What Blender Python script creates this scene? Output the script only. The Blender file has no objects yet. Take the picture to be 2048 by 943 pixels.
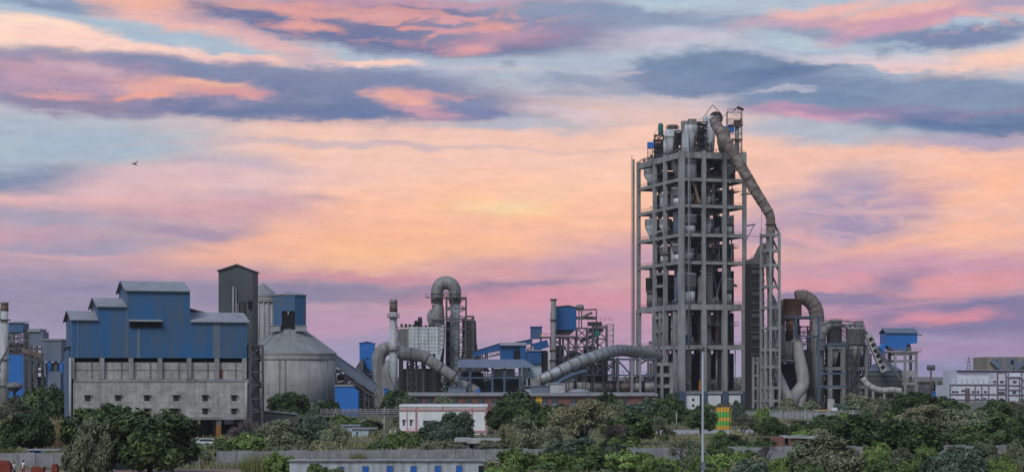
import bpy, math, random
from math import sin, cos, pi, radians
from mathutils import Vector, Matrix

# ------------------------------------------------------------------ camera
S = bpy.context.scene
F = 3822.0            # focal length in pixels of a 2048 px wide frame
HY = 750.0            # pixel row of the horizon
CH = 12.4             # camera height above the plain
cam_d = bpy.data.cameras.new('camera')
cam_d.sensor_width = 36.0
cam_d.lens = 36.0 * F / 2048.0
cam_d.shift_y = (HY - 471.5) / 2048.0
cam_d.clip_start = 1.0
cam_d.clip_end = 30000.0
cam = bpy.data.objects.new('camera', cam_d)
cam.location = (0, 0, CH)
cam.rotation_euler = (radians(90), 0, 0)
S.collection.objects.link(cam)
S.camera = cam

# ------------------------------------------------------------------ view and render settings
S.view_settings.view_transform = 'Standard'
S.view_settings.look = 'None'
S.view_settings.exposure = 0.0
S.view_settings.gamma = 1.0
S.view_settings.use_curve_mapping = False
S.render.engine = 'CYCLES'
S.cycles.use_denoising = True
S.cycles.max_bounces = 5
S.cycles.diffuse_bounces = 3
S.cycles.glossy_bounces = 2
S.cycles.volume_bounces = 0
S.cycles.transparent_max_bounces = 6

# ------------------------------------------------------------------ sky: afterglow with clouds
FILL_AZ = radians(205)     # compass bearing of the added fill light, from +Y clockwise: behind the camera, a little to the left
FILL_EL = radians(46)
W = bpy.data.worlds.new('World')
S.world = W
W.use_nodes = True
wn = W.node_tree.nodes
wl = W.node_tree.links
wn.clear()


def lin(c):
    def f(v):
        v = v / 255.0
        return v / 12.92 if v <= 0.04045 else ((v + 0.055) / 1.055) ** 2.4
    return (f(c[0]), f(c[1]), f(c[2]), 1.0)


def wnode(t, **kw):
    n = wn.new(t)
    for k, v in kw.items():
        setattr(n, k, v)
    return n


def wmath(op, a, b=None, c=None):
    n = wnode('ShaderNodeMath', operation=op)
    for i, v in enumerate((a, b, c)):
        if v is None:
            continue
        if isinstance(v, (int, float)):
            n.inputs[i].default_value = v
        else:
            wl.new(v, n.inputs[i])
    return n.outputs[0]


def build_sky():
    tc = wnode('ShaderNodeTexCoord')
    sep = wnode('ShaderNodeSeparateXYZ')
    wl.new(tc.outputs['Generated'], sep.inputs[0])
    x, y, z = sep.outputs
    az = wmath('ARCTAN2', x, y)                                 # azimuth from +Y
    hyp = wmath('SQRT', wmath('ADD', wmath('MULTIPLY', x, x), wmath('MULTIPLY', y, y)))
    el = wmath('ARCTAN2', z, hyp)                               # elevation
    comb = wnode('ShaderNodeCombineXYZ')                        # in units of 1/1000 of a radian times F
    wl.new(wmath('MULTIPLY', az, F / 100.0), comb.inputs[0])
    wl.new(wmath('MULTIPLY', el, F / 100.0), comb.inputs[1])
    P = comb.outputs[0]

    def noise(sx, sy, detail, rough, seed, dist=0.0):
        m = wnode('ShaderNodeMapping')
        m.inputs['Scale'].default_value = (sx, sy, 1)
        m.inputs['Location'].default_value = (seed * 3.7, seed * 1.3, seed)
        wl.new(P, m.inputs['Vector'])
        n = wnode('ShaderNodeTexNoise', noise_dimensions='2D')
        n.inputs['Scale'].default_value = 1.0
        n.inputs['Detail'].default_value = detail
        n.inputs['Roughness'].default_value = rough
        n.inputs['Distortion'].default_value = dist
        wl.new(m.outputs[0], n.inputs['Vector'])
        return n

    def warp(src, ax, ay):
        sub = wnode('ShaderNodeVectorMath', operation='SUBTRACT')
        wl.new(src.outputs['Color'], sub.inputs[0])
        sub.inputs[1].default_value = (0.5, 0.5, 0.5)
        mul = wnode('ShaderNodeVectorMath', operation='MULTIPLY')
        wl.new(sub.outputs[0], mul.inputs[0])
        mul.inputs[1].default_value = (ax, ay, 0)
        add = wnode('ShaderNodeVectorMath', operation='ADD')
        wl.new(mul.outputs[0], add.inputs[0])
        wl.new(P, add.inputs[1])
        return add.outputs[0]

    # three degrees of raggedness: smooth veils, torn streaks, billows
    PV = warp(noise(0.28, 0.9, 4, 0.55, 2), 2.6, 0.85)
    PS = warp(noise(0.40, 1.4, 8, 0.64, 5), 2.3, 0.62)
    PB = warp(noise(0.75, 1.6, 8, 0.66, 9), 1.8, 0.8)
    ways = {'v': PV, 's': PS, 'b': PB}

    ramp = wnode('ShaderNodeValToRGB')
    e = ramp.color_ramp.elements
    # rows of the photograph -> elevation
    rows = [(775, (168, 166, 192)), (700, (164, 155, 184)), (630, (170, 154, 180)), (570, (186, 154, 174)), (500, (206, 168, 176)),
            (420, (222, 182, 184)), (330, (212, 194, 202)), (260, (188, 193, 207)), (150, (179, 192, 208)), (0, (178, 194, 209)),
            (-500, (150, 172, 208)), (-3000, (134, 160, 208))]
    lo, hi = -0.03, 1.25
    sc = wmath('MULTIPLY', wmath('SUBTRACT', el, lo), 1.0 / (hi - lo))
    wl.new(sc, ramp.inputs[0])
    pos = [((math.atan((HY - r) / F) - lo) / (hi - lo), c) for r, c in rows]
    while len(e) < len(pos):
        e.new(0.5)
    for i, (p_, c) in enumerate(pos):
        e[i].position = max(0.0, min(1.0, p_))
    for i, (p_, c) in enumerate(pos):
        e[i].color = lin(c)
    col = ramp.outputs[0]

    # unseen sky behind the camera: model glow put there to light the fronts
    nish = wnode('ShaderNodeTexSky', sky_type='NISHITA')
    nish.sun_disc = False
    nish.sun_elevation = FILL_EL
    nish.sun_rotation = FILL_AZ
    nish.air_density = 1.3
    nish.dust_density = 0.8
    nsc = wnode('ShaderNodeVectorMath', operation='SCALE')
    wl.new(nish.outputs[0], nsc.inputs[0])
    nsc.inputs['Scale'].default_value = 0.085
    back = wnode('ShaderNodeMapRange', interpolation_type='SMOOTHSTEP')
    back.inputs['From Min'].default_value = 0.55
    back.inputs['From Max'].default_value = 1.6
    wl.new(wmath('ABSOLUTE', az), back.inputs['Value'])
    mx = wnode('ShaderNodeMix', data_type='RGBA', blend_type='MIX')
    wl.new(back.outputs[0], mx.inputs[0])
    wl.new(col, mx.inputs[6])
    wl.new(nsc.outputs[0], mx.inputs[7])
    col = mx.outputs[2]

    def tone(c):
        # slate parts a little deeper, the glow a little warmer than first mixed
        if c[2] > c[0]:
            k = 0.93 if c[0] < 165 else 0.985
            return (c[0] * k - 2, c[1] * k + 1, c[2] * k)
        if c[0] - c[1] > 30 and c[1] > c[2]:
            return (c[0] + 1, c[1] - 4, c[2] - 8)
        return c

    # patchiness for the lit flecks
    fl = wnode('ShaderNodeMapRange', interpolation_type='SMOOTHSTEP')
    fl.inputs['From Min'].default_value = 0.47
    fl.inputs['From Max'].default_value = 0.60
    wl.new(noise(0.95, 3.4, 8, 0.62, 31, 0.4).outputs[0], fl.inputs['Value'])
    fl2 = wnode('ShaderNodeMapRange', interpolation_type='SMOOTHSTEP')
    fl2.inputs['From Min'].default_value = 0.40
    fl2.inputs['From Max'].default_value = 0.62
    wl.new(noise(0.7, 2.6, 8, 0.64, 41, 0.5).outputs[0], fl2.inputs['Value'])

    def blob(px, py, rx, ry, c, op=1.0, soft=0.6, kind='s', tilt=0.0):
        nonlocal col
        fleck = {'f': fl, 'g': fl2}.get(kind)
        kind = 's' if fleck else kind
        a = math.atan((px - 1024) / F)
        b = math.atan((HY - py) / F * cos(a))
        cx, cy, sx, sy, t = a * F / 100, b * F / 100, 100.0 / rx, 100.0 / ry, radians(tilt)

        def along(vx, vy):
            d = wnode('ShaderNodeVectorMath', operation='DOT_PRODUCT')
            wl.new(ways[kind], d.inputs[0])
            d.inputs[1].default_value = (vx, vy, 0)
            return wmath('SUBTRACT', d.outputs['Value'], vx * cx + vy * cy)
        u = along(cos(t) * sx, sin(t) * sx)
        v = along(-sin(t) * sy, cos(t) * sy)
        dist = wmath('SQRT', wmath('MULTIPLY_ADD', u, u, wmath('MULTIPLY', v, v)))
        r = wnode('ShaderNodeMapRange', interpolation_type='SMOOTHSTEP')
        r.inputs['From Min'].default_value = 1.0 + soft
        r.inputs['From Max'].default_value = max(0.0, 1.0 - soft)
        r.inputs['To Max'].default_value = op
        wl.new(dist, r.inputs['Value'])
        k = wnode('ShaderNodeMix', data_type='RGBA', blend_type='MIX')
        wl.new(wmath('MULTIPLY', r.outputs[0], fleck.outputs[0]) if fleck else r.outputs[0], k.inputs[0])
        wl.new(col, k.inputs[6])
        k.inputs[7].default_value = lin(tone(c))
        col = k.outputs[2]

    for args in SKY_BLOBS:
        blob(*args)

    # mottling of the veil: warm and cool wisps, then a finer ripple
    def scaled(v, n, a, b, lo, hi):
        r = wnode('ShaderNodeMapRange')
        r.inputs['From Min'].default_value = a
        r.inputs['From Max'].default_value = b
        r.inputs['To Min'].default_value = lo
        r.inputs['To Max'].default_value = hi
        wl.new(n.outputs[0], r.inputs['Value'])
        f = wnode('ShaderNodeVectorMath', operation='SCALE')
        wl.new(v, f.inputs[0])
        wl.new(r.outputs[0], f.inputs['Scale'])
        return f.outputs[0]
    n1 = noise(0.55, 2.3, 9, 0.68, 21, 0.6)
    r1 = wnode('ShaderNodeMapRange')
    r1.inputs['From Min'].default_value = 0.33
    r1.inputs['From Max'].default_value = 0.67
    wl.new(n1.outputs[0], r1.inputs['Value'])
    k1 = wnode('ShaderNodeMix', data_type='RGBA', blend_type='MIX')
    wl.new(r1.outputs[0], k1.inputs[0])
    k1.inputs[6].default_value = (0.955, 0.965, 1.015, 1)
    k1.inputs[7].default_value = (1.04, 1.002, 0.99, 1)
    k2 = wnode('ShaderNodeVectorMath', operation='MULTIPLY')
    wl.new(col, k2.inputs[0])
    wl.new(k1.outputs[2], k2.inputs[1])
    col = scaled(k2.outputs[0], noise(1.3, 5.5, 9, 0.66, 13), 0.25, 0.75, 0.92, 1.08)
    col = scaled(col, noise(22, 26, 2, 0.5, 17), 0.25, 0.75, 0.985, 1.015)
    fin = wnode('ShaderNodeVectorMath', operation='SCALE')
    wl.new(col, fin.inputs[0])
    fin.inputs['Scale'].default_value = 1.0
    bg = wnode('ShaderNodeBackground')
    bg.inputs['Strength'].default_value = 1.0
    wl.new(fin.outputs[0], bg.inputs['Color'])
    out = wnode('ShaderNodeOutputWorld')
    wl.new(bg.outputs[0], out.inputs['Surface'])


SKY_BLOBS = [
    # px, py, rx, ry, colour, opacity, softness, raggedness, tilt
    # warm veil of the afterglow
    (960, 400, 800, 180, (252, 196, 172), 1.0, 0.75, 'v', 0),
    (1140, 330, 620, 80, (253, 211, 190), 0.9, 0.8, 'v', 0),
    (760, 290, 420, 55, (240, 205, 193), 0.8, 0.8, 'v', 2),
    (640, 350, 220, 45, (250, 208, 190), 0.7, 0.7, 'v', 8),
    (1000, 430, 330, 60, (254, 200, 168), 0.8, 0.9, 'v', 0),
    (995, 418, 110, 20, (254, 224, 166), 0.8, 0.9, 'v', 0),
    (1080, 385, 160, 26, (253, 213, 180), 0.5, 0.9, 'v', 4),
    (760, 505, 320, 42, (253, 194, 160), 0.9, 0.8, 'v', 0),
    (770, 515, 150, 16, (254, 201, 158), 0.7, 0.9, 'v', 0),
    (420, 510, 180, 34, (245, 188, 168), 0.85, 0.6, 's', 0),
    (1850, 400, 330, 125, (254, 194, 168), 1.0, 0.65, 's', 0),
    (1800, 330, 160, 30, (253, 209, 187), 0.8, 0.7, 's', 0),
    (1930, 420, 170, 60, (254, 200, 172), 0.8, 0.8, 's', 0),
    (1560, 360, 140, 90, (246, 202, 185), 0.9, 0.8, 's', 0),
    # left hand veils
    (120, 290, 290, 60, (171, 189, 205), 0.95, 0.7, 'v', 0),
    (420, 330, 150, 14, (182, 180, 196), 0.8, 0.9, 'v', 3),
    (20, 350, 170, 26, (133, 151, 186), 0.95, 0.6, 'v', -3),
    (360, 365, 260, 32, (222, 190, 196), 0.8, 0.8, 'v', 6),
    (470, 395, 130, 16, (190, 172, 188), 0.7, 0.9, 's', 0),
    (260, 400, 270, 13, (226, 180, 186), 0.6, 0.9, 's', 0),
    (150, 435, 330, 26, (170, 162, 186), 0.9, 0.7, 's', 0),
    (560, 415, 90, 12, (188, 160, 178), 0.7, 0.9, 's', 6),
    (400, 425, 180, 18, (216, 168, 174), 0.7, 0.9, 's', 0),
    (390, 465, 120, 13, (172, 148, 174), 0.85, 0.7, 's', 0),
    (150, 490, 220, 26, (168, 158, 184), 0.9, 0.7, 's', 2),
    (60, 470, 110, 14, (200, 160, 176), 0.6, 0.9, 's', 0),
    (130, 512, 110, 7, (222, 176, 178), 0.8, 0.8, 's', 0),
    (200, 560, 420, 36, (170, 154, 180), 0.8, 0.8, 's', 0),
    (330, 545, 90, 10, (214, 165, 170), 0.7, 0.9, 's', 0),
    (220, 570, 120, 8, (142, 138, 172), 0.6, 0.9, 's', 0),
    (120, 610, 420, 40, (162, 153, 184), 0.8, 0.8, 'v', 0),
    # purple bars behind the silos and the mills
    (760, 560, 330, 12, (200, 142, 160), 0.8, 0.8, 's', 0),
    (700, 590, 330, 20, (150, 141, 174), 0.9, 0.55, 's', 0),
    (1030, 572, 170, 10, (146, 136, 172), 0.9, 0.8, 's', 3),
    (690, 655, 220, 34, (196, 154, 180), 0.8, 0.9, 'v', 0),
    (1120, 535, 230, 22, (194, 152, 172), 0.8, 0.8, 's', 0),
    (1260, 510, 150, 34, (200, 160, 180), 0.8, 0.8, 's', 0),
    (1180, 640, 260, 60, (208, 152, 176), 0.7, 0.8, 's', 0),
    (1090, 600, 280, 20, (222, 150, 164), 0.8, 0.8, 's', 0),
    (1010, 540, 60, 9, (232, 168, 164), 0.5, 0.9, 's', 0),
    # right of the tower
    (1700, 405, 130, 62, (174, 160, 190), 0.95, 0.75, 's', 12),
    (1650, 455, 190, 38, (174, 154, 184), 0.95, 0.6, 's', 4),
    (1820, 405, 80, 16, (196, 160, 180), 0.8, 0.8, 's', 14),
    (1610, 480, 60, 13, (232, 176, 176), 0.8, 0.6, 's', -12),
    (1775, 500, 60, 9, (236, 176, 170), 0.8, 0.7, 's', 0),
    (1830, 535, 330, 26, (206, 154, 176), 0.9, 0.7, 's', 0),
    (1660, 570, 160, 24, (226, 156, 166), 0.9, 0.7, 's', 0),
    (1890, 575, 170, 26, (230, 156, 160), 0.9, 0.6, 's', 4),
    (1785, 565, 60, 22, (160, 140, 176), 0.85, 0.7, 's', 8),
    (1690, 602, 150, 10, (148, 134, 172), 0.95, 0.6, 's', 2),
    (1890, 612, 260, 8, (158, 134, 172), 0.9, 0.7, 's', 3),
    (1720, 640, 150, 26, (204, 144, 168), 0.8, 0.7, 's', 0),
    (1800, 645, 60, 24, (150, 134, 174), 0.85, 0.7, 's', 0),
    (1750, 470, 320, 130, (206, 168, 184), 0.3, 0.7, 'g', 0),
    (1880, 400, 260, 90, (255, 208, 184), 0.35, 0.8, 'g', 4),
    (1990, 630, 110, 34, (140, 130, 172), 0.95, 0.6, 's', -6),
    (1900, 640, 80, 17, (224, 146, 160), 0.9, 0.7, 's', 3),
    (1930, 663, 140, 12, (140, 130, 174), 0.9, 0.6, 's', 0),
    (1900, 700, 300, 26, (172, 142, 178), 0.8, 0.9, 'v', 0),
    (1960, 745, 260, 20, (152, 148, 188), 0.8, 0.9, 'v', 0),
    # thin bars in the pale band
    (700, 293, 420, 5, (206, 186, 192), 0.8, 0.7, 'v', 0),
    (1100, 224, 150, 8, (226, 206, 210), 0.9, 0.6, 'v', -2),
    (1030, 243, 190, 10, (176, 186, 203), 0.8, 0.7, 'v', 0),
    (960, 130, 300, 60, (178, 190, 207), 0.8, 0.8, 'v', 0),
    (980, 143, 110, 9, (205, 196, 208), 0.8, 0.8, 's', -2),
    (1030, 137, 22, 8, (152, 170, 192), 0.7, 0.7, 's', -10),
    (1150, 165, 60, 8, (156, 168, 194), 0.8, 0.7, 's', -4),
    (1220, 180, 110, 8, (164, 174, 198), 0.7, 0.8, 's', 0),
    (1350, 80, 240, 16, (208, 196, 209), 0.8, 0.8, 's', 0),
    # bank on the left: white crest, slate body, pink lights
    (330, 60, 260, 40, (176, 193, 210), 0.9, 0.8, 'v', -6),
    (70, 72, 170, 40, (254, 221, 206), 1.0, 0.3, 's', -3),
    (60, 72, 110, 28, (255, 229, 203), 0.9, 0.8, 's', -3),
    (200, 92, 210, 22, (253, 218, 208), 1.0, 0.35, 's', -5),
    (340, 108, 230, 12, (254, 218, 206), 1.0, 0.3, 's', -2),
    (480, 114, 70, 9, (253, 210, 200), 0.9, 0.5, 's', 0),
    (430, 175, 590, 56, (148, 148, 182), 1.0, 0.35, 's', -2),
    (380, 132, 380, 17, (140, 150, 184), 0.9, 0.6, 's', -2),
    (640, 195, 300, 34, (130, 142, 180), 0.9, 0.6, 's', 0),
    (560, 222, 380, 15, (114, 130, 174), 0.9, 0.5, 's', 0),
    (120, 165, 230, 42, (182, 154, 176), 0.95, 0.6, 's', -3),
    (140, 170, 240, 40, (206, 164, 176), 0.8, 0.7, 'g', -3),
    (560, 175, 380, 46, (158, 156, 186), 0.4, 0.7, 'g', 0),
    (560, 200, 420, 36, (118, 134, 172), 0.55, 0.7, 'f', 0),
    (120, 212, 180, 14, (146, 138, 172), 0.8, 0.7, 's', -3),
    (180, 140, 60, 8, (214, 178, 184), 0.7, 0.8, 's', -12),
    (120, 192, 50, 7, (222, 164, 166), 0.8, 0.8, 's', 0),
    (300, 176, 66, 19, (232, 178, 170), 0.9, 0.7, 's', 3),
    (285, 196, 55, 6, (240, 172, 158), 0.9, 0.6, 's', 3),
    (425, 172, 85, 12, (242, 188, 168), 0.9, 0.6, 's', -5),
    (460, 186, 90, 9, (222, 160, 162), 0.9, 0.6, 's', -3),
    (860, 190, 110, 30, (142, 150, 186), 0.95, 0.6, 's', -6),
    (900, 222, 80, 17, (140, 146, 186), 1.0, 0.5, 's', 0),
    (820, 197, 54, 16, (238, 180, 168), 0.95, 0.6, 's', -4),
    (845, 222, 60, 12, (206, 158, 172), 0.9, 0.6, 's', -6),
    (880, 190, 60, 6, (224, 166, 166), 0.8, 0.8, 's', 2),
    (740, 125, 95, 9, (253, 216, 202), 1.0, 0.5, 's', -1),
    # bank at the top: pink tail, slate body with lights
    (330, 30, 240, 22, (236, 190, 184), 0.95, 0.6, 's', -14),
    (470, 62, 150, 14, (226, 182, 184), 0.9, 0.7, 's', -18),
    (400, 12, 220, 16, (242, 186, 168), 0.9, 0.7, 's', -4),
    (100, 2, 120, 10, (140, 158, 190), 0.9, 0.8, 's', -4),
    (820, 52, 400, 52, (138, 138, 174), 1.0, 0.3, 's', -3),
    (560, 50, 150, 18, (122, 130, 172), 0.95, 0.6, 's', -14),
    (860, 85, 230, 20, (118, 128, 170), 0.9, 0.6, 's', -3),
    (1080, 45, 230, 34, (156, 154, 186), 0.95, 0.6, 's', 4),
    (1230, 30, 190, 26, (154, 166, 194), 0.95, 0.6, 's', -3),
    (620, 14, 170, 13, (226, 168, 164), 0.9, 0.7, 's', -5),
    (540, 34, 90, 14, (238, 182, 168), 0.7, 0.8, 'g', -14),
    (850, 5, 260, 9, (196, 154, 172), 0.9, 0.7, 's', 0),
    (800, 45, 260, 34, (226, 166, 164), 0.85, 0.7, 'f', 0),
    (640, 58, 44, 9, (232, 170, 164), 0.8, 0.7, 's', -4),
    (765, 33, 64, 12, (222, 166, 166), 0.7, 0.8, 's', 0),
    (830, 56, 30, 5, (230, 164, 160), 0.9, 0.6, 's', 0),
    (905, 33, 40, 6, (224, 164, 166), 0.9, 0.6, 's', 3),
    (890, 56, 45, 6, (214, 158, 166), 0.9, 0.6, 's', -4),
    (985, 55, 60, 12, (226, 168, 166), 0.85, 0.8, 'g', -8),
    (1000, 80, 110, 16, (184, 148, 172), 0.8, 0.8, 's', 3),
    (945, 98, 60, 10, (226, 164, 166), 0.85, 0.7, 's', 4),
    # slate lens left of centre right
    (1445, 141, 200, 41, (128, 149, 182), 1.0, 0.22, 's', 2),
    (1540, 152, 130, 20, (112, 132, 172), 0.9, 0.7, 's', 3),
    (1330, 165, 110, 18, (140, 150, 182), 0.9, 0.7, 's', -3),
    (1245, 148, 40, 4, (206, 190, 200), 0.6, 0.8, 's', 6),
    # long slate bank on the right
    (1855, 208, 340, 56, (140, 158, 190), 1.0, 0.25, 's', -3),
    (1960, 248, 260, 24, (110, 131, 172), 0.95, 0.5, 's', -4),
    (1620, 190, 130, 24, (130, 150, 184), 0.9, 0.6, 's', 0),
    (1850, 200, 320, 46, (156, 172, 200), 0.4, 0.7, 'g', -3),
    (1460, 140, 190, 34, (146, 164, 194), 0.4, 0.7, 'g', 2),
    (1650, 226, 140, 14, (186, 150, 180), 0.95, 0.5, 's', -5),
    (1640, 238, 70, 7, (212, 158, 178), 0.9, 0.6, 's', -8),
    (1760, 218, 120, 9, (160, 146, 182), 0.8, 0.7, 's', 0),
    (1990, 226, 120, 7, (160, 146, 180), 0.7, 0.8, 's', 0),
    (1980, 285, 200, 14, (176, 166, 194), 0.9, 0.7, 's', -4),
    (1850, 136, 160, 6, (246, 206, 202), 0.9, 0.6, 's', -3),
    (1560, 182, 40, 4, (205, 200, 212), 0.6, 0.6, 's', 2),
    (1640, 265, 200, 20, (178, 190, 206), 0.9, 0.7, 's', -3),
    (1760, 122, 150, 13, (216, 205, 213), 0.85, 0.6, 's', -3),
    (1600, 112, 90, 9, (206, 202, 213), 0.7, 0.7, 's', -10),
    # ragged bank at the top right
    (2040, 112, 160, 26, (250, 212, 196), 0.95, 0.7, 's', 6),
    (1760, 66, 260, 24, (150, 168, 196), 0.9, 0.5, 'b', -3),
    (1920, 72, 170, 18, (134, 146, 184), 0.9, 0.6, 'b', 3),
    (1560, 84, 90, 10, (186, 206, 216), 0.7, 0.7, 's', -4),
    (1810, 92, 40, 5, (186, 202, 214), 0.5, 0.8, 's', 0),
    (1700, 45, 230, 15, (206, 166, 182), 0.95, 0.6, 's', 0),
    (1640, 22, 150, 12, (236, 190, 186), 0.95, 0.6, 's', 6),
    (1880, 18, 170, 17, (236, 188, 182), 0.95, 0.6, 's', 5),
    (1830, 48, 150, 13, (206, 158, 178), 0.9, 0.7, 's', 8),
    (2000, 12, 80, 16, (176, 164, 190), 0.9, 0.7, 's', 0),
    (1985, 44, 120, 17, (242, 184, 172), 0.95, 0.7, 'g', 6),
    (1340, 4, 90, 8, (188, 204, 216), 0.9, 0.8, 's', 0),
    (1350, 40, 130, 10, (160, 172, 198), 0.8, 0.7, 's', -3),
]
build_sky()
W.cycles.sampling_method = 'MANUAL'
W.cycles.sample_map_resolution = 256

# ------------------------------------------------------------------ added soft fill from high behind the camera, no source there at dusk
fill_sun_d = bpy.data.lights.new('sun', 'SUN')
fill_sun_d.energy = 1.75
fill_sun_d.angle = radians(22)
fill_sun_d.color = (0.95, 0.97, 1.0)
sun = bpy.data.objects.new('sun', fill_sun_d)
sd = Vector((sin(FILL_AZ) * cos(FILL_EL), cos(FILL_AZ) * cos(FILL_EL), sin(FILL_EL)))   # towards the light
sun.rotation_euler = sd.to_track_quat('Z', 'Y').to_euler()
sun.location = sd * 500
S.collection.objects.link(sun)

# ------------------------------------------------------------------ helpers
COL = S.collection
RND = random.Random(7)


def wp(px, py, Y):
    """A pixel row and column of the 2048 px wide photograph, at a distance Y, as a point of the place."""
    return Vector(((px - 1024) / F * Y, Y, CH - (py - HY) / F * Y))


def wx(px, Y):
    return (px - 1024) / F * Y


def wz(py, Y):
    return CH - (py - HY) / F * Y


GA = radians(18)                               # the works are laid out on one grid, turned by 18 degrees
GU = Vector((cos(GA), sin(GA), 0))
GV = Vector((-sin(GA), cos(GA), 0))


def grid(o):
    """A frame with its origin at o and its axes along the grid of the works."""
    o = Vector((o[0], o[1], 0))
    return lambda p: o + GU * p[0] + GV * p[1] + Vector((0, 0, p[2]))


ORIGIN = {}


def tag(o, label=None, cat=None, group=None, kind=None):
    if label:
        o['label'] = label
    if cat:
        o['category'] = cat
    if group:
        o['group'] = group
    if kind:
        o['kind'] = kind
    return o


def thing(name, label, cat, loc, group=None):
    o = bpy.data.objects.new(name, None)
    COL.objects.link(o)
    o.location = (loc[0], loc[1], loc[2] if len(loc) > 2 else 0.0)
    o.empty_display_size = 0.5
    tag(o, label, cat, group)
    ORIGIN[o.name] = Vector(o.location)
    return o


class MB:
    """Collects boxes, beams, tubes and lathed shapes and links them as one mesh object."""

    def __init__(self, tf=None):
        self.v, self.f, self.s, self.tf, self.cut = [], [], [], tf, None

    def add(self, vs, fs, smooth=False, raw=False):
        n = len(self.v)
        for p in vs:
            self.v.append(Vector(self.tf(p)) if (self.tf and not raw) else Vector(p))
        for f in fs:
            self.f.append([i + n for i in f])
            self.s.append(smooth)
        return self

    def box(self, x0, y0, z0, x1, y1, z1):
        x0, x1 = min(x0, x1), max(x0, x1)
        y0, y1 = min(y0, y1), max(y0, y1)
        z0, z1 = min(z0, z1), max(z0, z1)
        return self.add([(x0, y0, z0), (x1, y0, z0), (x1, y1, z0), (x0, y1, z0), (x0, y0, z1), (x1, y0, z1), (x1, y1, z1), (x0, y1, z1)],
                        [(0, 3, 2, 1), (4, 5, 6, 7), (0, 1, 5, 4), (1, 2, 6, 5), (2, 3, 7, 6), (3, 0, 4, 7)])

    def beam(self, p, q, w, h=None):
        h = h or w
        p, q = Vector(p), Vector(q)
        d = (q - p)
        if d.length < 1e-6:
            return self
        d.normalize()
        up = Vector((0, 0, 1)) if abs(d.z) < 0.98 else Vector((0, 1, 0))
        a = d.cross(up).normalized() * (w / 2)
        b = a.cross(d).normalized() * (h / 2)
        vs = [p - a - b, p + a - b, p + a + b, p - a + b, q - a - b, q + a - b, q + a + b, q - a + b]
        return self.add(vs, [(3, 2, 1, 0), (4, 5, 6, 7), (0, 1, 5, 4), (1, 2, 6, 5), (2, 3, 7, 6), (3, 0, 4, 7)])

    def tube(self, pts, r, n=14, caps=True, smooth=True):
        pts = [Vector(p) for p in pts]
        rs = r if isinstance(r, (list, tuple)) else [r] * len(pts)
        vs, fs = [], []
        ref = None
        for i, p in enumerate(pts):
            d = (pts[min(i + 1, len(pts) - 1)] - pts[max(i - 1, 0)]).normalized()
            if ref is None:
                ref = Vector((0, 1, 0)) if abs(d.y) < 0.9 else Vector((1, 0, 0))
            a = (ref - d * ref.dot(d)).normalized()
            ref = a
            b = d.cross(a)
            for k in range(n):
                t = 2 * pi * k / n
                vs.append(p + (a * cos(t) + b * sin(t)) * rs[i])
        for i in range(len(pts) - 1):
            for k in range(n):
                k2 = (k + 1) % n
                fs.append((i * n + k, i * n + k2, (i + 1) * n + k2, (i + 1) * n + k))
        self.add(vs, fs, smooth)
        if caps:
            m = len(self.v) - len(vs)
            self.f.append([m + k for k in range(n)][::-1])
            self.s.append(False)
            self.f.append([m + (len(pts) - 1) * n + k for k in range(n)])
            self.s.append(False)
        return self

    def lathe(self, cx, cy, prof, n=24, smooth=True, a0=0.0):
        vs, fs = [], []
        for r, z in prof:
            for k in range(n):
                t = 2 * pi * k / n + a0
                vs.append((cx + r * cos(t), cy + r * sin(t), z))
        for i in range(len(prof) - 1):
            for k in range(n):
                k2 = (k + 1) % n
                fs.append((i * n + k, i * n + k2, (i + 1) * n + k2, (i + 1) * n + k))
        self.add(vs, fs, smooth)
        m = len(self.v) - len(vs)
        if prof[0][0] > 0.01:
            self.f.append([m + k for k in range(n)][::-1]); self.s.append(False)
        if prof[-1][0] > 0.01:
            self.f.append([m + (len(prof) - 1) * n + k for k in range(n)]); self.s.append(False)
        return self

    def cyl(self, cx, cy, z0, z1, r, r2=None, n=20):
        return self.lathe(cx, cy, [(r, z0), (r if r2 is None else r2, z1)], n)

    def prism(self, poly, y0, y1):
        """An outline in the xz plane, pushed from y0 to y1."""
        n = len(poly)
        vs = [(x, y0, z) for x, z in poly] + [(x, y1, z) for x, z in poly]
        fs = [tuple(range(n)), tuple(range(2 * n - 1, n - 1, -1))]
        for i in range(n):
            j = (i + 1) % n
            fs.append((j, i, i + n, j + n))
        return self.add(vs, fs)

    def prism_x(self, poly, x0, x1):
        n = len(poly)
        vs = [(x0, y, z) for y, z in poly] + [(x1, y, z) for y, z in poly]
        fs = [tuple(range(n - 1, -1, -1)), tuple(range(n, 2 * n))]
        for i in range(n):
            j = (i + 1) % n
            fs.append((i, j, j + n, i + n))
        return self.add(vs, fs)

    def rings(self, pts, r, every, bump=0.12, wid=0.25, n=14):
        """Flanges along a duct."""
        pts = [Vector(p) for p in pts]
        run, nxt = 0.0, every * 0.5
        for i in range(len(pts) - 1):
            L = (pts[i + 1] - pts[i]).length
            d = (pts[i + 1] - pts[i]).normalized() if L > 1e-6 else None
            while d is not None and nxt <= run + L:
                c = pts[i] + d * (nxt - run)
                self.tube([c - d * wid / 2, c + d * wid / 2], r + bump, n)
                nxt += every
            run += L
        return self

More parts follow.
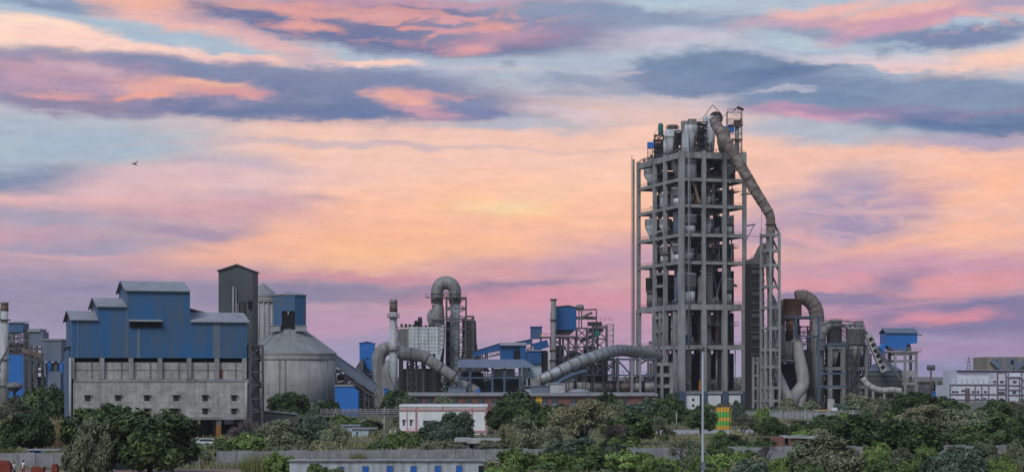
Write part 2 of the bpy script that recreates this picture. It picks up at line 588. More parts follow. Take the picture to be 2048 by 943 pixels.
    def lattice(self, x0, y0, z0, x1, y1, z1, nz, post=0.25, br=0.12, cross=True, faces=(0, 1, 2, 3), diag=True):
        """Corner posts, ties and braces of a steel frame."""
        c = [(x0, y0), (x1, y0), (x1, y1), (x0, y1)]
        for x, y in c:
            self.beam((x, y, z0), (x, y, z1), post)
        for k in range(nz + 1):
            z = z0 + (z1 - z0) * k / nz
            for i in faces:
                a, b = c[i], c[(i + 1) % 4]
                self.beam((a[0], a[1], z - 0.02), (b[0], b[1], z - 0.02), br * 0.95, br * 1.2)
                if k < nz and diag:
                    z2 = z0 + (z1 - z0) * (k + 1) / nz
                    if k % 2 == 0 or cross:
                        self.beam((a[0], a[1], z), (b[0], b[1], z2), br * 0.8)
                    if k % 2 == 1 or cross:
                        self.beam((b[0], b[1], z), (a[0], a[1], z2), br * 0.8)
        return self

    def rail(self, pts, h=1.1, step=2.0, w=0.07):
        """A handrail along a line of points at deck height."""
        pts = [Vector(p) for p in pts]
        for a, b in zip(pts, pts[1:]):
            n = max(1, int((b - a).length / step))
            for k in range(n + 1):
                p = a + (b - a) * k / n
                self.beam(p, p + Vector((0, 0, h)), w)
            for hh in (h, h * 0.55):
                self.beam(a + Vector((0, 0, hh)), b + Vector((0, 0, hh)), w)
        return self

    def second(self):
        """What follows takes the second material."""
        self.cut = len(self.f)
        return self

    def build(self, name, mat, parent=None, label=None):
        me = bpy.data.meshes.new(name)
        if parent is not None:
            o0 = ORIGIN[parent.name]
        else:
            xs = [p.x for p in self.v]; ys = [p.y for p in self.v]; zs = [p.z for p in self.v]
            o0 = Vector(((min(xs) + max(xs)) / 2, (min(ys) + max(ys)) / 2, min(zs)))
        me.from_pydata([tuple(p - o0) for p in self.v], [], self.f)
        me.polygons.foreach_set('use_smooth', self.s)
        me.update()
        if isinstance(mat, (list, tuple)):
            for k in mat:
                me.materials.append(k)
            if self.cut is not None:
                me.polygons.foreach_set('material_index', [1 if i >= self.cut else 0 for i in range(len(self.f))])
        else:
            me.materials.append(mat)
        o = bpy.data.objects.new(name, me)
        COL.objects.link(o)
        if parent is not None:
            o.parent = parent
            ORIGIN[o.name] = o0
        else:
            o.location = o0
            ORIGIN[o.name] = o0
        if label:
            o['label'] = label
        return o


def bend(pts, n=7):
    """A smooth line (Catmull-Rom) through the points."""
    pts = [Vector(p) for p in pts]
    out = []
    for i in range(len(pts) - 1):
        p0 = pts[max(i - 1, 0)]; p1 = pts[i]; p2 = pts[i + 1]; p3 = pts[min(i + 2, len(pts) - 1)]
        for k in range(n):
            t = k / n
            out.append(0.5 * ((2 * p1) + (p2 - p0) * t + (2 * p0 - 5 * p1 + 4 * p2 - p3) * t * t + (3 * p1 - p0 - 3 * p2 + p3) * t ** 3))
    out.append(pts[-1])
    return out


# ------------------------------------------------------------------ materials
def material(name, c1, c2=None, c3=None, scale=0.35, streak=0.0, rough=0.8, metal=0.0, corr=0.0, grain=0.0, spec=0.3, sat_jit=0.0, grid_p=None, stain=0.5):
    """A weathered paint, metal or concrete: two tones in patches, a third in runs down the face, optional corrugation or shutter lines."""
    m = bpy.data.materials.new(name)
    m.use_nodes = True
    nt = m.node_tree
    n, l = nt.nodes, nt.links
    bs = n['Principled BSDF']
    bs.inputs['Roughness'].default_value = rough
    bs.inputs['Metallic'].default_value = metal
    bs.inputs['Specular IOR Level'].default_value = spec
    c2 = c2 or tuple(v * 0.75 for v in c1)
    c3 = c3 or tuple(v * 0.5 for v in c1)
    tc = n.new('ShaderNodeTexCoord')
    geo = n.new('ShaderNodeNewGeometry')

    def nz(vec, sc, det=5, ro=0.6):
        mp = n.new('ShaderNodeMapping')
        mp.inputs['Scale'].default_value = sc
        l.new(vec, mp.inputs[0])
        t = n.new('ShaderNodeTexNoise')
        t.inputs['Scale'].default_value = 1.0
        t.inputs['Detail'].default_value = det
        t.inputs['Roughness'].default_value = ro
        l.new(mp.outputs[0], t.inputs['Vector'])
        return t.outputs[0]

    def ramp(v, a, b):
        r = n.new('ShaderNodeMapRange')
        r.inputs['From Min'].default_value = a
        r.inputs['From Max'].default_value = b
        l.new(v, r.inputs['Value'])
        return r.outputs[0]

    def mix(f, a, b, bt='MIX'):
        k = n.new('ShaderNodeMix')
        k.data_type = 'RGBA'
        k.blend_type = bt
        l.new(f, k.inputs[0]) if not isinstance(f, float) else setattr(k.inputs[0], 'default_value', f)
        for i, v in ((6, a), (7, b)):
            if isinstance(v, tuple):
                k.inputs[i].default_value = (v[0], v[1], v[2], 1)
            else:
                l.new(v, k.inputs[i])
        return k.outputs[2]

    pos = geo.outputs['Position']
    big = nz(pos, (scale, scale, scale * 1.3), 6, 0.65)
    col = mix(ramp(big, 0.35, 0.68), c1, c2)
    if streak:
        st = nz(pos, (scale * 3.2, scale * 3.2, scale * 0.3), 6, 0.7)
        stv = ramp(st, 0.46, 0.70)
        sm = n.new('ShaderNodeMath'); sm.operation = 'MULTIPLY'
        l.new(stv, sm.inputs[0]); sm.inputs[1].default_value = streak
        col = mix(sm.outputs[0], col, c3)
    if grain:
        g = nz(pos, (6, 6, 6), 3, 0.7)
        r = n.new('ShaderNodeMapRange')
        r.inputs['From Min'].default_value = 0.3; r.inputs['From Max'].default_value = 0.7
        r.inputs['To Min'].default_value = 1 - grain; r.inputs['To Max'].default_value = 1 + grain
        l.new(g, r.inputs['Value'])
        vm = n.new('ShaderNodeVectorMath'); vm.operation = 'SCALE'
        l.new(col, vm.inputs[0]); l.new(r.outputs[0], vm.inputs['Scale'])
        col = vm.outputs[0]
    if grid_p:
        # thin joints of sheets or boards: period across, period up
        sp = n.new('ShaderNodeSeparateXYZ'); l.new(pos, sp.inputs[0])
        f = None
        for ax, per in ((0, grid_p[0]), (2, grid_p[1])):
            if not per:
                continue
            d = n.new('ShaderNodeMath'); d.operation = 'DIVIDE'; l.new(sp.outputs[ax], d.inputs[0]); d.inputs[1].default_value = per
            fr = n.new('ShaderNodeMath'); fr.operation = 'FRACT'; l.new(d.outputs[0], fr.inputs[0])
            lt = n.new('ShaderNodeMath'); lt.operation = 'LESS_THAN'; l.new(fr.outputs[0], lt.inputs[0]); lt.inputs[1].default_value = min(0.5, grid_p[2] / per)
            if f is None:
                f = lt.outputs[0]
            else:
                mxm = n.new('ShaderNodeMath'); mxm.operation = 'MAXIMUM'; l.new(f, mxm.inputs[0]); l.new(lt.outputs[0], mxm.inputs[1]); f = mxm.outputs[0]
        fm = n.new('ShaderNodeMath'); fm.operation = 'MULTIPLY'; l.new(f, fm.inputs[0]); fm.inputs[1].default_value = stain
        col = mix(fm.outputs[0], col, c3)
    l.new(col, bs.inputs['Base Color'])
    if corr:
        sp2 = n.new('ShaderNodeSeparateXYZ'); l.new(pos, sp2.inputs[0])
        a = n.new('ShaderNodeMath'); a.operation = 'MULTIPLY'; l.new(sp2.outputs[0], a.inputs[0]); a.inputs[1].default_value = 2 * pi / corr
        s_ = n.new('ShaderNodeMath'); s_.operation = 'SINE'; l.new(a.outputs[0], s_.inputs[0])
        b = n.new('ShaderNodeBump'); b.inputs['Strength'].default_value = 0.25; b.inputs['Distance'].default_value = 0.03
        l.new(s_.outputs[0], b.inputs['Height'])
        l.new(b.outputs[0], bs.inputs['Normal'])
    return m


M = {}
M['concrete'] = material('concrete', (0.34, 0.337, 0.335), (0.24, 0.238, 0.238), (0.095, 0.09, 0.088), 0.16, 0.85, 0.9, grain=0.18)
M['concrete_pale'] = material('concrete_pale', (0.42, 0.415, 0.41), (0.31, 0.31, 0.31), (0.16, 0.155, 0.15), 0.22, 0.7, 0.9, grain=0.14)
M['concrete_silo'] = material('concrete_silo', (0.345, 0.335, 0.325), (0.25, 0.245, 0.24), (0.125, 0.12, 0.115), 0.17, 0.7, 0.9, grain=0.14, grid_p=(0, 2.4, 0.12), stain=0.22)
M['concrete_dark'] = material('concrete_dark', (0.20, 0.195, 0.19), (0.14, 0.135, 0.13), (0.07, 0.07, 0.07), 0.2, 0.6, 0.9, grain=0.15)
M['block_wall'] = material('block_wall', (0.46, 0.44, 0.415), (0.265, 0.255, 0.243), (0.12, 0.115, 0.108), 0.42, 0.5, 0.95, grain=0.32, grid_p=(2.3, 1.0, 0.08), stain=0.3)
M['blue'] = material('blue_sheet', (0.021, 0.118, 0.295), (0.052, 0.108, 0.19), (0.115, 0.115, 0.105), 0.11, 0.8, 0.6, corr=0.36, grain=0.07, grid_p=(1.0, 0, 0.1), stain=0.08)
M['blue_bright'] = material('blue_sheet_clean', (0.020, 0.155, 0.50), (0.022, 0.14, 0.43), (0.02, 0.095, 0.30), 0.12, 0.35, 0.5)
M['blue_deep'] = material('blue_sheet_deep', (0.016, 0.09, 0.28), (0.018, 0.10, 0.26), (0.025, 0.07, 0.16), 0.15, 0.4, 0.55, corr=0.36)
M['blue_steel'] = material('blue_steel', (0.075, 0.115, 0.19), (0.06, 0.09, 0.15), (0.08, 0.06, 0.05), 0.4, 0.5, 0.6)
M['roof_sheet'] = material('roof_sheet', (0.30, 0.305, 0.33), (0.23, 0.235, 0.255), (0.13, 0.12, 0.12), 0.14, 0.5, 0.65)
M['cone_sheet'] = material('cone_sheet', (0.255, 0.26, 0.262), (0.19, 0.192, 0.192), (0.11, 0.105, 0.10), 0.16, 0.6, 0.7, grain=0.08)
M['grey_sheet'] = material('grey_sheet', (0.085, 0.098, 0.105), (0.065, 0.073, 0.076), (0.04, 0.042, 0.042), 0.15, 0.7, 0.6, corr=0.36, grid_p=(1.2, 6.0, 0.08), stain=0.25)
M['grey_blue'] = material('grey_blue_sheet', (0.15, 0.18, 0.24), (0.12, 0.15, 0.20), (0.08, 0.09, 0.11), 0.15, 0.5, 0.6, corr=0.36)
M['duct'] = material('dusty_duct', (0.285, 0.28, 0.278), (0.20, 0.195, 0.192), (0.085, 0.075, 0.068), 0.3, 0.75, 0.65, metal=0.1, grain=0.1)
M['duct_pale'] = material('pale_duct', (0.44, 0.42, 0.405), (0.34, 0.32, 0.305), (0.18, 0.16, 0.15), 0.24, 0.7, 0.65, grain=0.08)
M['duct_dark'] = material('sooty_duct', (0.165, 0.148, 0.138), (0.115, 0.10, 0.092), (0.07, 0.055, 0.045), 0.3, 0.5, 0.7, grain=0.12)
M['duct_silver'] = material('silver_duct', (0.40, 0.41, 0.43), (0.27, 0.275, 0.29), (0.11, 0.10, 0.095), 0.35, 0.7, 0.45, metal=0.25, grain=0.1)
M['duct_brown'] = material('brown_duct', (0.24, 0.195, 0.175), (0.17, 0.13, 0.112), (0.09, 0.055, 0.042), 0.28, 0.6, 0.7, grain=0.14)
M['rust'] = material('rusty_steel', (0.125, 0.062, 0.042), (0.21, 0.175, 0.155), (0.05, 0.025, 0.02), 0.22, 0.5, 0.85, grain=0.2)
M['rust_patch'] = material('rusty_patched_duct', (0.30, 0.27, 0.25), (0.085, 0.05, 0.04), (0.13, 0.08, 0.06), 0.42, 0.6, 0.8, grain=0.25)
M['rust_bright'] = material('rust_brown_plate', (0.30, 0.135, 0.085), (0.22, 0.10, 0.068), (0.36, 0.25, 0.20), 0.4, 0.6, 0.8, grain=0.15)
M['tank'] = material('tank_plate', (0.60, 0.62, 0.66), (0.43, 0.445, 0.47), (0.16, 0.15, 0.145), 0.34, 0.85, 0.5, grain=0.08)
M['steel'] = material('grey_steel', (0.115, 0.118, 0.125), (0.08, 0.08, 0.083), (0.055, 0.042, 0.036), 0.5, 0.5, 0.7)
M['steel_light'] = material('light_steel', (0.27, 0.275, 0.29), (0.20, 0.20, 0.21), (0.11, 0.09, 0.08), 0.5, 0.5, 0.6)
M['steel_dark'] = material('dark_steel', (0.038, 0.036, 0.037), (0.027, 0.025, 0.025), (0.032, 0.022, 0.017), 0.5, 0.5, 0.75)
M['black'] = material('dark_interior', (0.018, 0.018, 0.02), (0.012, 0.012, 0.013), None, 0.4, 0, 0.95)  # flat near-black stands in for shade inside openings and rooms
M['white'] = material('white_wall', (0.74, 0.745, 0.76), (0.65, 0.655, 0.67), (0.36, 0.35, 0.34), 0.3, 0.35, 0.85, grain=0.05)
M['white_metal'] = material('white_metal', (0.47, 0.475, 0.49), (0.34, 0.342, 0.35), (0.18, 0.155, 0.14), 0.35, 0.75, 0.55, grain=0.06)
M['pink'] = material('pink_trim', (0.50, 0.25, 0.245), (0.42, 0.21, 0.205), (0.28, 0.15, 0.14), 0.6, 0.4, 0.85)
M['brick'] = material('brick', (0.21, 0.085, 0.066), (0.15, 0.068, 0.056), (0.22, 0.15, 0.13), 0.8, 0.5, 0.9, grain=0.25, grid_p=(0, 0.5, 0.06), stain=0.3)
M['red_brick'] = material('red_brick', (0.25, 0.055, 0.035), (0.19, 0.045, 0.03), (0.11, 0.03, 0.02), 1.5, 0.3, 0.9, grain=0.25, grid_p=(0.24, 0.12, 0.02), stain=0.5)
M['orange_paint'] = material('orange_paint', (0.70, 0.24, 0.02), (0.62, 0.20, 0.02), (0.3, 0.12, 0.02), 0.8, 0.3, 0.6)
M['orange_dull'] = material('orange_dull', (0.36, 0.15, 0.03), (0.28, 0.12, 0.03), (0.15, 0.08, 0.04), 0.8, 0.6, 0.7)
M['mast_paint'] = material('mast_paint', (0.40, 0.435, 0.485), (0.33, 0.36, 0.41), (0.25, 0.26, 0.28), 0.5, 0.4, 0.5)
M['yellow'] = material('yellow_paint', (0.76, 0.42, 0.035), (0.66, 0.35, 0.03), (0.35, 0.19, 0.04), 0.8, 0.4, 0.55)
M['green'] = material('green_paint', (0.11, 0.50, 0.07), (0.09, 0.42, 0.06), (0.07, 0.22, 0.05), 0.8, 0.4, 0.55)
M['teal'] = material('teal_paint', (0.02, 0.15, 0.14), (0.015, 0.11, 0.11), None, 0.8, 0.3, 0.6)
M['red_door'] = material('red_door', (0.19, 0.03, 0.025), (0.15, 0.025, 0.02), None, 0.8, 0.3, 0.7)
M['ochre'] = material('ochre_sheet', (0.27, 0.235, 0.165), (0.22, 0.195, 0.14), (0.12, 0.105, 0.085), 0.12, 0.5, 0.7, grid_p=(4.0, 0, 0.3), stain=0.3)
M['lilac_frame'] = material('dark_trim', (0.15, 0.11, 0.165), (0.12, 0.09, 0.135), None, 0.5, 0.3, 0.8)
M['office_wall'] = material('office_wall', (0.60, 0.60, 0.66), (0.52, 0.52, 0.58), (0.35, 0.34, 0.36), 0.3, 0.35, 0.85)
M['glass'] = material('window_glass', (0.035, 0.04, 0.05), (0.05, 0.055, 0.07), None, 0.6, 0, 0.15, spec=0.6)
M['pale_hut'] = material('pale_hut_wall', (0.42, 0.50, 0.55), (0.36, 0.43, 0.47), (0.22, 0.24, 0.24), 0.5, 0.5, 0.85)
M['shed_wall'] = material('shed_wall', (0.43, 0.46, 0.50), (0.33, 0.35, 0.385), (0.17, 0.16, 0.155), 0.45, 0.9, 0.85, grain=0.08)
M['precast'] = material('precast_wall', (0.33, 0.335, 0.345), (0.22, 0.222, 0.228), (0.08, 0.08, 0.078), 0.5, 0.5, 0.92, grain=0.16, grid_p=(0, 0.5, 0.03), stain=0.3)
M['blue_shutter'] = material('blue_shutter', (0.02, 0.12, 0.42), (0.02, 0.10, 0.36), None, 0.8, 0.3, 0.6)
M['car_white'] = material('car_paint', (0.70, 0.71, 0.72), (0.66, 0.67, 0.68), None, 0.6, 0, 0.3, spec=0.5)
M['rubber'] = material('rubber', (0.02, 0.02, 0.02), None, None, 1, 0, 0.9)
M['skin'] = material('skin', (0.16, 0.085, 0.055), None, None, 1, 0, 0.7)
M['hair'] = material('hair', (0.012, 0.010, 0.009), None, None, 1, 0, 0.8)
M['shirt_white'] = material('shirt_white', (0.66, 0.66, 0.67), (0.6, 0.6, 0.61), None, 1, 0, 0.9)
M['trousers_dark'] = material('trousers_dark', (0.03, 0.03, 0.04), None, None, 1, 0, 0.9)
M['trousers_red'] = material('trousers_red', (0.28, 0.05, 0.04), None, None, 1, 0, 0.9)
M['bird'] = material('bird_feather', (0.10, 0.10, 0.11), None, None, 1, 0, 0.9)


def foliage(name, dark, mid, light, rough=0.7):
    """Leaf colours: each leaf its own tone, some sprays of the crown lighter."""
    m = bpy.data.materials.new(name)
    m.use_nodes = True
    n, l = m.node_tree.nodes, m.node_tree.links
    bs = n['Principled BSDF']
    bs.inputs['Roughness'].default_value = rough
    bs.inputs['Specular IOR Level'].default_value = 0.2
    g = n.new('ShaderNodeNewGeometry')
    oi = n.new('ShaderNodeObjectInfo')
    t = n.new('ShaderNodeTexNoise')
    t.inputs['Scale'].default_value = 0.6
    t.inputs['Detail'].default_value = 3
    l.new(g.outputs['Position'], t.inputs['Vector'])
    a = n.new('ShaderNodeMath'); a.operation = 'MULTIPLY_ADD'
    l.new(g.outputs['Random Per Island'], a.inputs[0]); a.inputs[1].default_value = 0.45
    b = n.new('ShaderNodeMath'); b.operation = 'MULTIPLY_ADD'
    l.new(t.outputs[0], b.inputs[0]); b.inputs[1].default_value = 0.75; b.inputs[2].default_value = -0.12
    l.new(b.outputs[0], a.inputs[2])
    r = n.new('ShaderNodeValToRGB')
    e = r.color_ramp.elements
    e[0].position = 0.2; e[0].color = (*dark, 1)
    e[1].position = 0.85; e[1].color = (*light, 1)
    k = e.new(0.5); k.color = (*mid, 1)
    l.new(a.outputs[0], r.inputs[0])
    h = n.new('ShaderNodeHueSaturation')
    v = n.new('ShaderNodeMapRange')
    v.inputs['To Min'].default_value = 0.72; v.inputs['To Max'].default_value = 1.38
    l.new(oi.outputs['Random'], v.inputs['Value'])
    l.new(v.outputs[0], h.inputs['Value'])
    l.new(r.outputs[0], h.inputs['Color'])
    l.new(h.outputs[0], bs.inputs['Base Color'])
    return m


M['leaf_dark'] = foliage('leaf_dark', (0.018, 0.036, 0.015), (0.042, 0.075, 0.026), (0.14, 0.17, 0.04))
M['leaf_neem'] = foliage('leaf_neem', (0.034, 0.060, 0.025), (0.078, 0.122, 0.045), (0.20, 0.245, 0.065))
M['leaf_grey'] = foliage('leaf_grey', (0.075, 0.09, 0.052), (0.145, 0.165, 0.098), (0.25, 0.265, 0.155))
M['leaf_olive'] = foliage('leaf_olive', (0.15, 0.145, 0.085), (0.24, 0.23, 0.13), (0.36, 0.33, 0.17))
M['leaf_bright'] = foliage('leaf_bright', (0.06, 0.105, 0.028), (0.145, 0.215, 0.06), (0.28, 0.34, 0.095))
M['leaf_blue'] = foliage('leaf_blue', (0.046, 0.075, 0.052), (0.095, 0.137, 0.09), (0.18, 0.22, 0.14))
M['reed'] = foliage('reed', (0.10, 0.12, 0.04), (0.17, 0.19, 0.07), (0.26, 0.26, 0.11))
M['dry_plume'] = foliage('dry_plume', (0.17, 0.11, 0.055), (0.26, 0.17, 0.09), (0.36, 0.25, 0.15))
M['twig'] = foliage('twig', (0.085, 0.065, 0.062), (0.14, 0.11, 0.105), (0.20, 0.165, 0.155))
M['bark'] = material('bark', (0.055, 0.045, 0.038), (0.035, 0.028, 0.024), None, 2.0, 0, 0.95)
M['grass'] = foliage('grass_blade', (0.09, 0.10, 0.045), (0.17, 0.17, 0.08), (0.30, 0.27, 0.15))

# ------------------------------------------------------------------ ground and roads
def ground():
    m = bpy.data.materials.new('earth')
    m.use_nodes = True
    n, l = m.node_tree.nodes, m.node_tree.links
    bs = n['Principled BSDF']
    bs.inputs['Roughness'].default_value = 0.95
    g = n.new('ShaderNodeNewGeometry')
    t = n.new('ShaderNodeTexNoise'); t.inputs['Scale'].default_value = 0.05; t.inputs['Detail'].default_value = 8; t.inputs['Roughness'].default_value = 0.65
    l.new(g.outputs['Position'], t.inputs['Vector'])
    t2 = n.new('ShaderNodeTexNoise'); t2.inputs['Scale'].default_value = 0.9; t2.inputs['Detail'].default_value = 6
    l.new(g.outputs['Position'], t2.inputs['Vector'])
    r = n.new('ShaderNodeValToRGB')
    e = r.color_ramp.elements
    e[0].position = 0.36; e[0].color = (0.055, 0.068, 0.028, 1)
    e[1].position = 0.66; e[1].color = (0.22, 0.16, 0.115, 1)
    k = e.new(0.5); k.color = (0.12, 0.105, 0.06, 1)
    l.new(t.outputs[0], r.inputs[0])
    mx = n.new('ShaderNodeMix'); mx.data_type = 'RGBA'; mx.blend_type = 'OVERLAY'
    mx.inputs[0].default_value = 0.7
    l.new(r.outputs[0], mx.inputs[6]); l.new(t2.outputs['Color'], mx.inputs[7])
    hs = n.new('ShaderNodeHueSaturation'); hs.inputs['Saturation'].default_value = 0.8
    l.new(mx.outputs[2], hs.inputs['Color'])
    l.new(hs.outputs[0], bs.inputs['Base Color'])
    b = MB()
    b.add([(-14000, -300, 0), (14000, -300, 0), (14000, 16000, 0), (-14000, 16000, 0)], [(0, 1, 2, 3)])
    o = b.build('ground', m)
    tag(o, kind='structure')
    # bare reddish yard in front of the boundary wall
    ry = material('red_earth', (0.27, 0.165, 0.12), (0.20, 0.13, 0.095), (0.12, 0.09, 0.06), 0.35, 0, 0.95, grain=0.2)
    b = MB()
    b.add([(-90, 200, 0.004), (-30, 200, 0.004), (-30, 252, 0.004), (-90, 252, 0.004)], [(0, 1, 2, 3)])
    tag(b.build('bare_earth', ry), kind='structure')
    pav = material('dusty_road', (0.34, 0.33, 0.32), (0.27, 0.26, 0.25), (0.2, 0.19, 0.18), 0.3, 0, 0.9, grain=0.1)
    b = MB()
    b.add([(wx(1270, 415), 400, 0.004), (wx(1700, 415), 404, 0.004), (wx(1700, 440), 438, 0.004), (wx(1270, 440), 434, 0.004)], [(0, 1, 2, 3)])
    tag(b.build('road', pav), kind='structure')
    b = MB()
    b.add([(wx(390, 350), 338, 0.004), (wx(640, 350), 338, 0.004), (wx(640, 365), 364, 0.004), (wx(390, 365), 364, 0.004)], [(0, 1, 2, 3)])
    tag(b.build('factory_yard', pav), kind='structure')


ground()

# ------------------------------------------------------------------ the preheater tower
ON = Vector((60.3, 680, 0))
TT = grid(ON)
LEV = [6.7, 23.1, 37.7, 53.0, 62.9, 73.2, 82.7, 91.9]
CA = [0.0, 8.6, 16.7, 24.5]
CB = [0.0, 15.0, 25.0, 41.0]
ORD = ['first', 'second', 'third', 'fourth', 'fifth', 'sixth', 'seventh', 'top']


def preheater_tower():
    t = thing('preheater_tower', 'tallest grey concrete frame tower of open storeys with machinery inside', 'tower', ON)
    top = 91.9
    for i, a in enumerate(CA):
        for j, b in enumerate(CB):
            w = 1.75 if (i, j) == (0, 0) else (1.25 if (i == 0 or j == 0 or i == 3 or j == 3) else 1.2)
            m = MB(TT)
            m.box(a - w / 2, b - w / 2, 6.7, a + w / 2, b + w / 2, top + (0.6 if (i + j) % 2 else 0.3))
            m.box(a - w / 2 - .18, b - w / 2 - .18, 6.7, a + w / 2 + .18, b + w / 2 + .18, 37.0)
            m.build('column', M['concrete'], t)
            if i == 0 or j == 0 or i == 3 or j == 3:
                m = MB(TT)
                m.box(a - w / 2 - .3, b - w / 2 - .3, -0.3, a + w / 2 + .3, b + w / 2 + .3, 6.7)
                m.build('column_base', M['blue_steel'], t)
    # corner columns of the lift shaft beside the rear left corner
    m = MB(TT)
    m.box(-2.3, 40.6, 0, -1.7, 41.4, 93.5)
    m.build('column', M['concrete'], t)
    for k, z in enumerate(LEV):
        m = MB(TT)
        h = [0.9, 1.4, 1.9, .95, 1.05, 1.0, 1.1, 2.1][k]
        w = 0.8
        for a in CA:
            for b0, b1 in zip(CB, CB[1:]):
                m.box(a - w / 2, b0 + .6, z - h, a + w / 2, b1 - .6, z)
        for b in CB:
            for a0, a1 in zip(CA, CA[1:]):
                m.box(a0 + .6, b - w / 2, z - h, a1 - .6, b + w / 2, z)
        m.build('floor_beams', M['concrete'], t)
        m = MB(TT)
        if k < 7:
            m.box(0.7, 0.7, z + 0.05, 23.8, 40.3, z + 0.3)
        else:
            m.box(0.7, 0.7, z + 0.05, 23.8, 40.3, z + 0.35)
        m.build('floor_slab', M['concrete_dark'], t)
        m = MB(TT)
        if k > 0:
            m.rail([(CA[-1], -0.3, z + 0.05), (-0.3, -0.3, z + 0.05), (-0.3, 41, z + 0.05)], 1.1, 1.9, 0.08)
            m.build('railing', M['steel'], t)
    # plinth of white panels between blue grey piers
    for k, (a0, a1) in enumerate(zip(CA, CA[1:])):
        m = MB(TT)
        m.box(a0 + 1.6, -0.2, 0, a1 - 1.6, 0.3, 5.3)
        m.build('plinth_panel', M['white'], t)
        m = MB(TT)
        m.box(a0 + 1.6, -0.25, 5.3, a1 - 1.6, 0.5, 6.4)
        m.build('plinth_band', M['blue_steel'], t)
    m = MB(TT)
    for k in range(2):
        m.box(4.0, -0.24, 1.2 + 2.1 * k, 4.9, -0.21, 2.1 + 2.1 * k)
    m.build('vent_opening', M['black'], t)
    m = MB(TT)
    m.box(0.1, 1.5, 0, 0.5, 39.5, 5.6)
    m.build('plinth_panel', M['grey_blue'], t)
    # stair and machine core; other dark sheets added to stand in for shade
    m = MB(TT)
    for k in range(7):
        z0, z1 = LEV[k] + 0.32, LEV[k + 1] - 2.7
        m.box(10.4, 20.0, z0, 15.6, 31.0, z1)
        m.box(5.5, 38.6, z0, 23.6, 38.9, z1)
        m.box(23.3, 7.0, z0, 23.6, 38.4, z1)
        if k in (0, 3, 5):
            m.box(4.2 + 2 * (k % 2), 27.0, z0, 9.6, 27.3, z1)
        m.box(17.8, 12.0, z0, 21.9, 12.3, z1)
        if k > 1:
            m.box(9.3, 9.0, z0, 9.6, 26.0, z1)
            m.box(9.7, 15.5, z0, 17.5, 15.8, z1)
    m.build('core_and_dark_screens', M['steel_dark'], t)
    # round inner piers of the lowest storeys
    for a, b in ((5.2, 6.0), (12.9, 6.0), (6.5, 13.0), (14.0, 13.5), (20.5, 12.0)):
        m = MB(TT)
        m.cyl(a, b, 7.0, 36.0, 1.15, n=18)
        m.build('round_pier', M['concrete_pale'], t)
    for a, b in ((0.2, 6.3), (0.2, 20.0)):
        m = MB(TT)
        m.box(a - .6, b - .6, 0.2, a + .6, b + .6, 35.4)
        m.build('intermediate_pier', M['concrete'], t)
    # pipework, stairs and small frames on every floor
    R3 = random.Random(21)
    for k in range(7):
        z0, z1 = LEV[k] + .35, LEV[k + 1] - [1.0, 1.7, 2.2, 1.25, 1.35, 1.3, 1.4, 2.4][k + 1]
        for q in range(13):
            m = MB(TT)
            a, b = R3.uniform(1.5, 23), R3.uniform(2.0, 16)
            if q % 2:
                a, b = R3.uniform(1.6, 8), R3.uniform(2.5, 38)
            r = R3.choice((.14, .2, .3, .45, .6))
            m.tube([(a, b, z0), (a, b, z1)], r, 8)
            if R3.random() < .6:
                zz = R3.uniform(z0 + 1.5, z1 - .5)
                m.tube([(a, b, zz), (a + R3.uniform(-5, 5), b + R3.uniform(-.5, 3), zz + R3.uniform(-1.5, 1.5))], r * .8, 8)
            m.build('floor_pipe', M[R3.choice(('steel_light', 'duct', 'tank', 'rust', 'grey_blue'))], t)
        for q in range(3):
            m = MB(TT)
            a, b = R3.uniform(2, 20), R3.uniform(4, 12)
            m.beam((a, b, z0), (a + R3.uniform(2, 5) * R3.choice((-1, 1)), b, z1), .7, .18)
            m.build('stair_flight', M['steel_light'], t)
        for q in range(6):
            a, b = R3.uniform(2, 21), R3.uniform(2.0, 9)
            if q > 3:
                a, b = R3.uniform(1.5, 5), R3.uniform(3, 36)
            w, h = R3.uniform(1.0, 2.6), R3.uniform(1.2, min(4.5, z1 - z0 - .5))
            m = MB(TT)
            m.lattice(a, b, z0, a + w, b + w, z0 + h, 2, .16, .12, cross=False)
            m.box(a + .1, b + .1, z0 + h * .6, a + w - .1, b + w - .1, z0 + h * .98)
            m.build('floor_machine', M[R3.choice(('steel', 'duct_dark', 'duct', 'steel_light', 'blue_steel'))], t)
        zm = (z0 + z1) / 2
        m = MB(TT)
        m.box(1.0, 15.4, zm, 9, 24.6, zm + .2)
        m.rail([(1.0, 15.4, zm + .2), (1.0, 24.6, zm + .2)], 1.1, 1.5, .08)
        m.build('mezzanine', M['steel'], t)
        if k % 2 == 1:
            m = MB(TT)
            m.box(9.5, 1.5, zm + .8, 23, 5.5, zm + 1.0)
            m.rail([(9.5, 1.5, zm + 1.0), (23, 1.5, zm + 1.0)], 1.1, 1.5, .08)
            m.build('mezzanine', M['steel'], t)
    # short ties and cross members in the rear left bays
    m = MB(TT)
    for z in (12.0, 17.5, 28.0, 33.0, 44.5, 49.0):
        m.box(-0.3, 16.2, z, 0.3, 23.8, z + 0.9)
    m.build('tie_beam', M['concrete'], t)
    # service pipes on the front corner and a thin access ladder on the rear corner
    m = MB(TT)
    m.tube([(2.3, -1.0, 12), (2.3, -1.0, 101)], 0.16, 8)
    m.tube([(2.9, -1.0, 30), (2.9, -1.0, 96)], 0.1, 8)
    m.build('riser_pipe', M['steel_light'], t)
    m = MB(TT)
    for dx in (-2.95, -2.6):
        m.beam((dx, 41, 2), (dx, 41, 95), 0.1)
    for k in range(64):
        m.beam((-2.95, 41, 2 + 1.45 * k), (-2.6, 41, 2 + 1.45 * k), 0.08)
    for k in range(8):
        m.beam((-2.6, 41, 8 + 11 * k), (-2.2, 41, 8 + 11 * k), 0.12)
    m.build('ladder', M['steel'], t)
    # cantilevered hoist arms on the right side
    m = MB(TT)
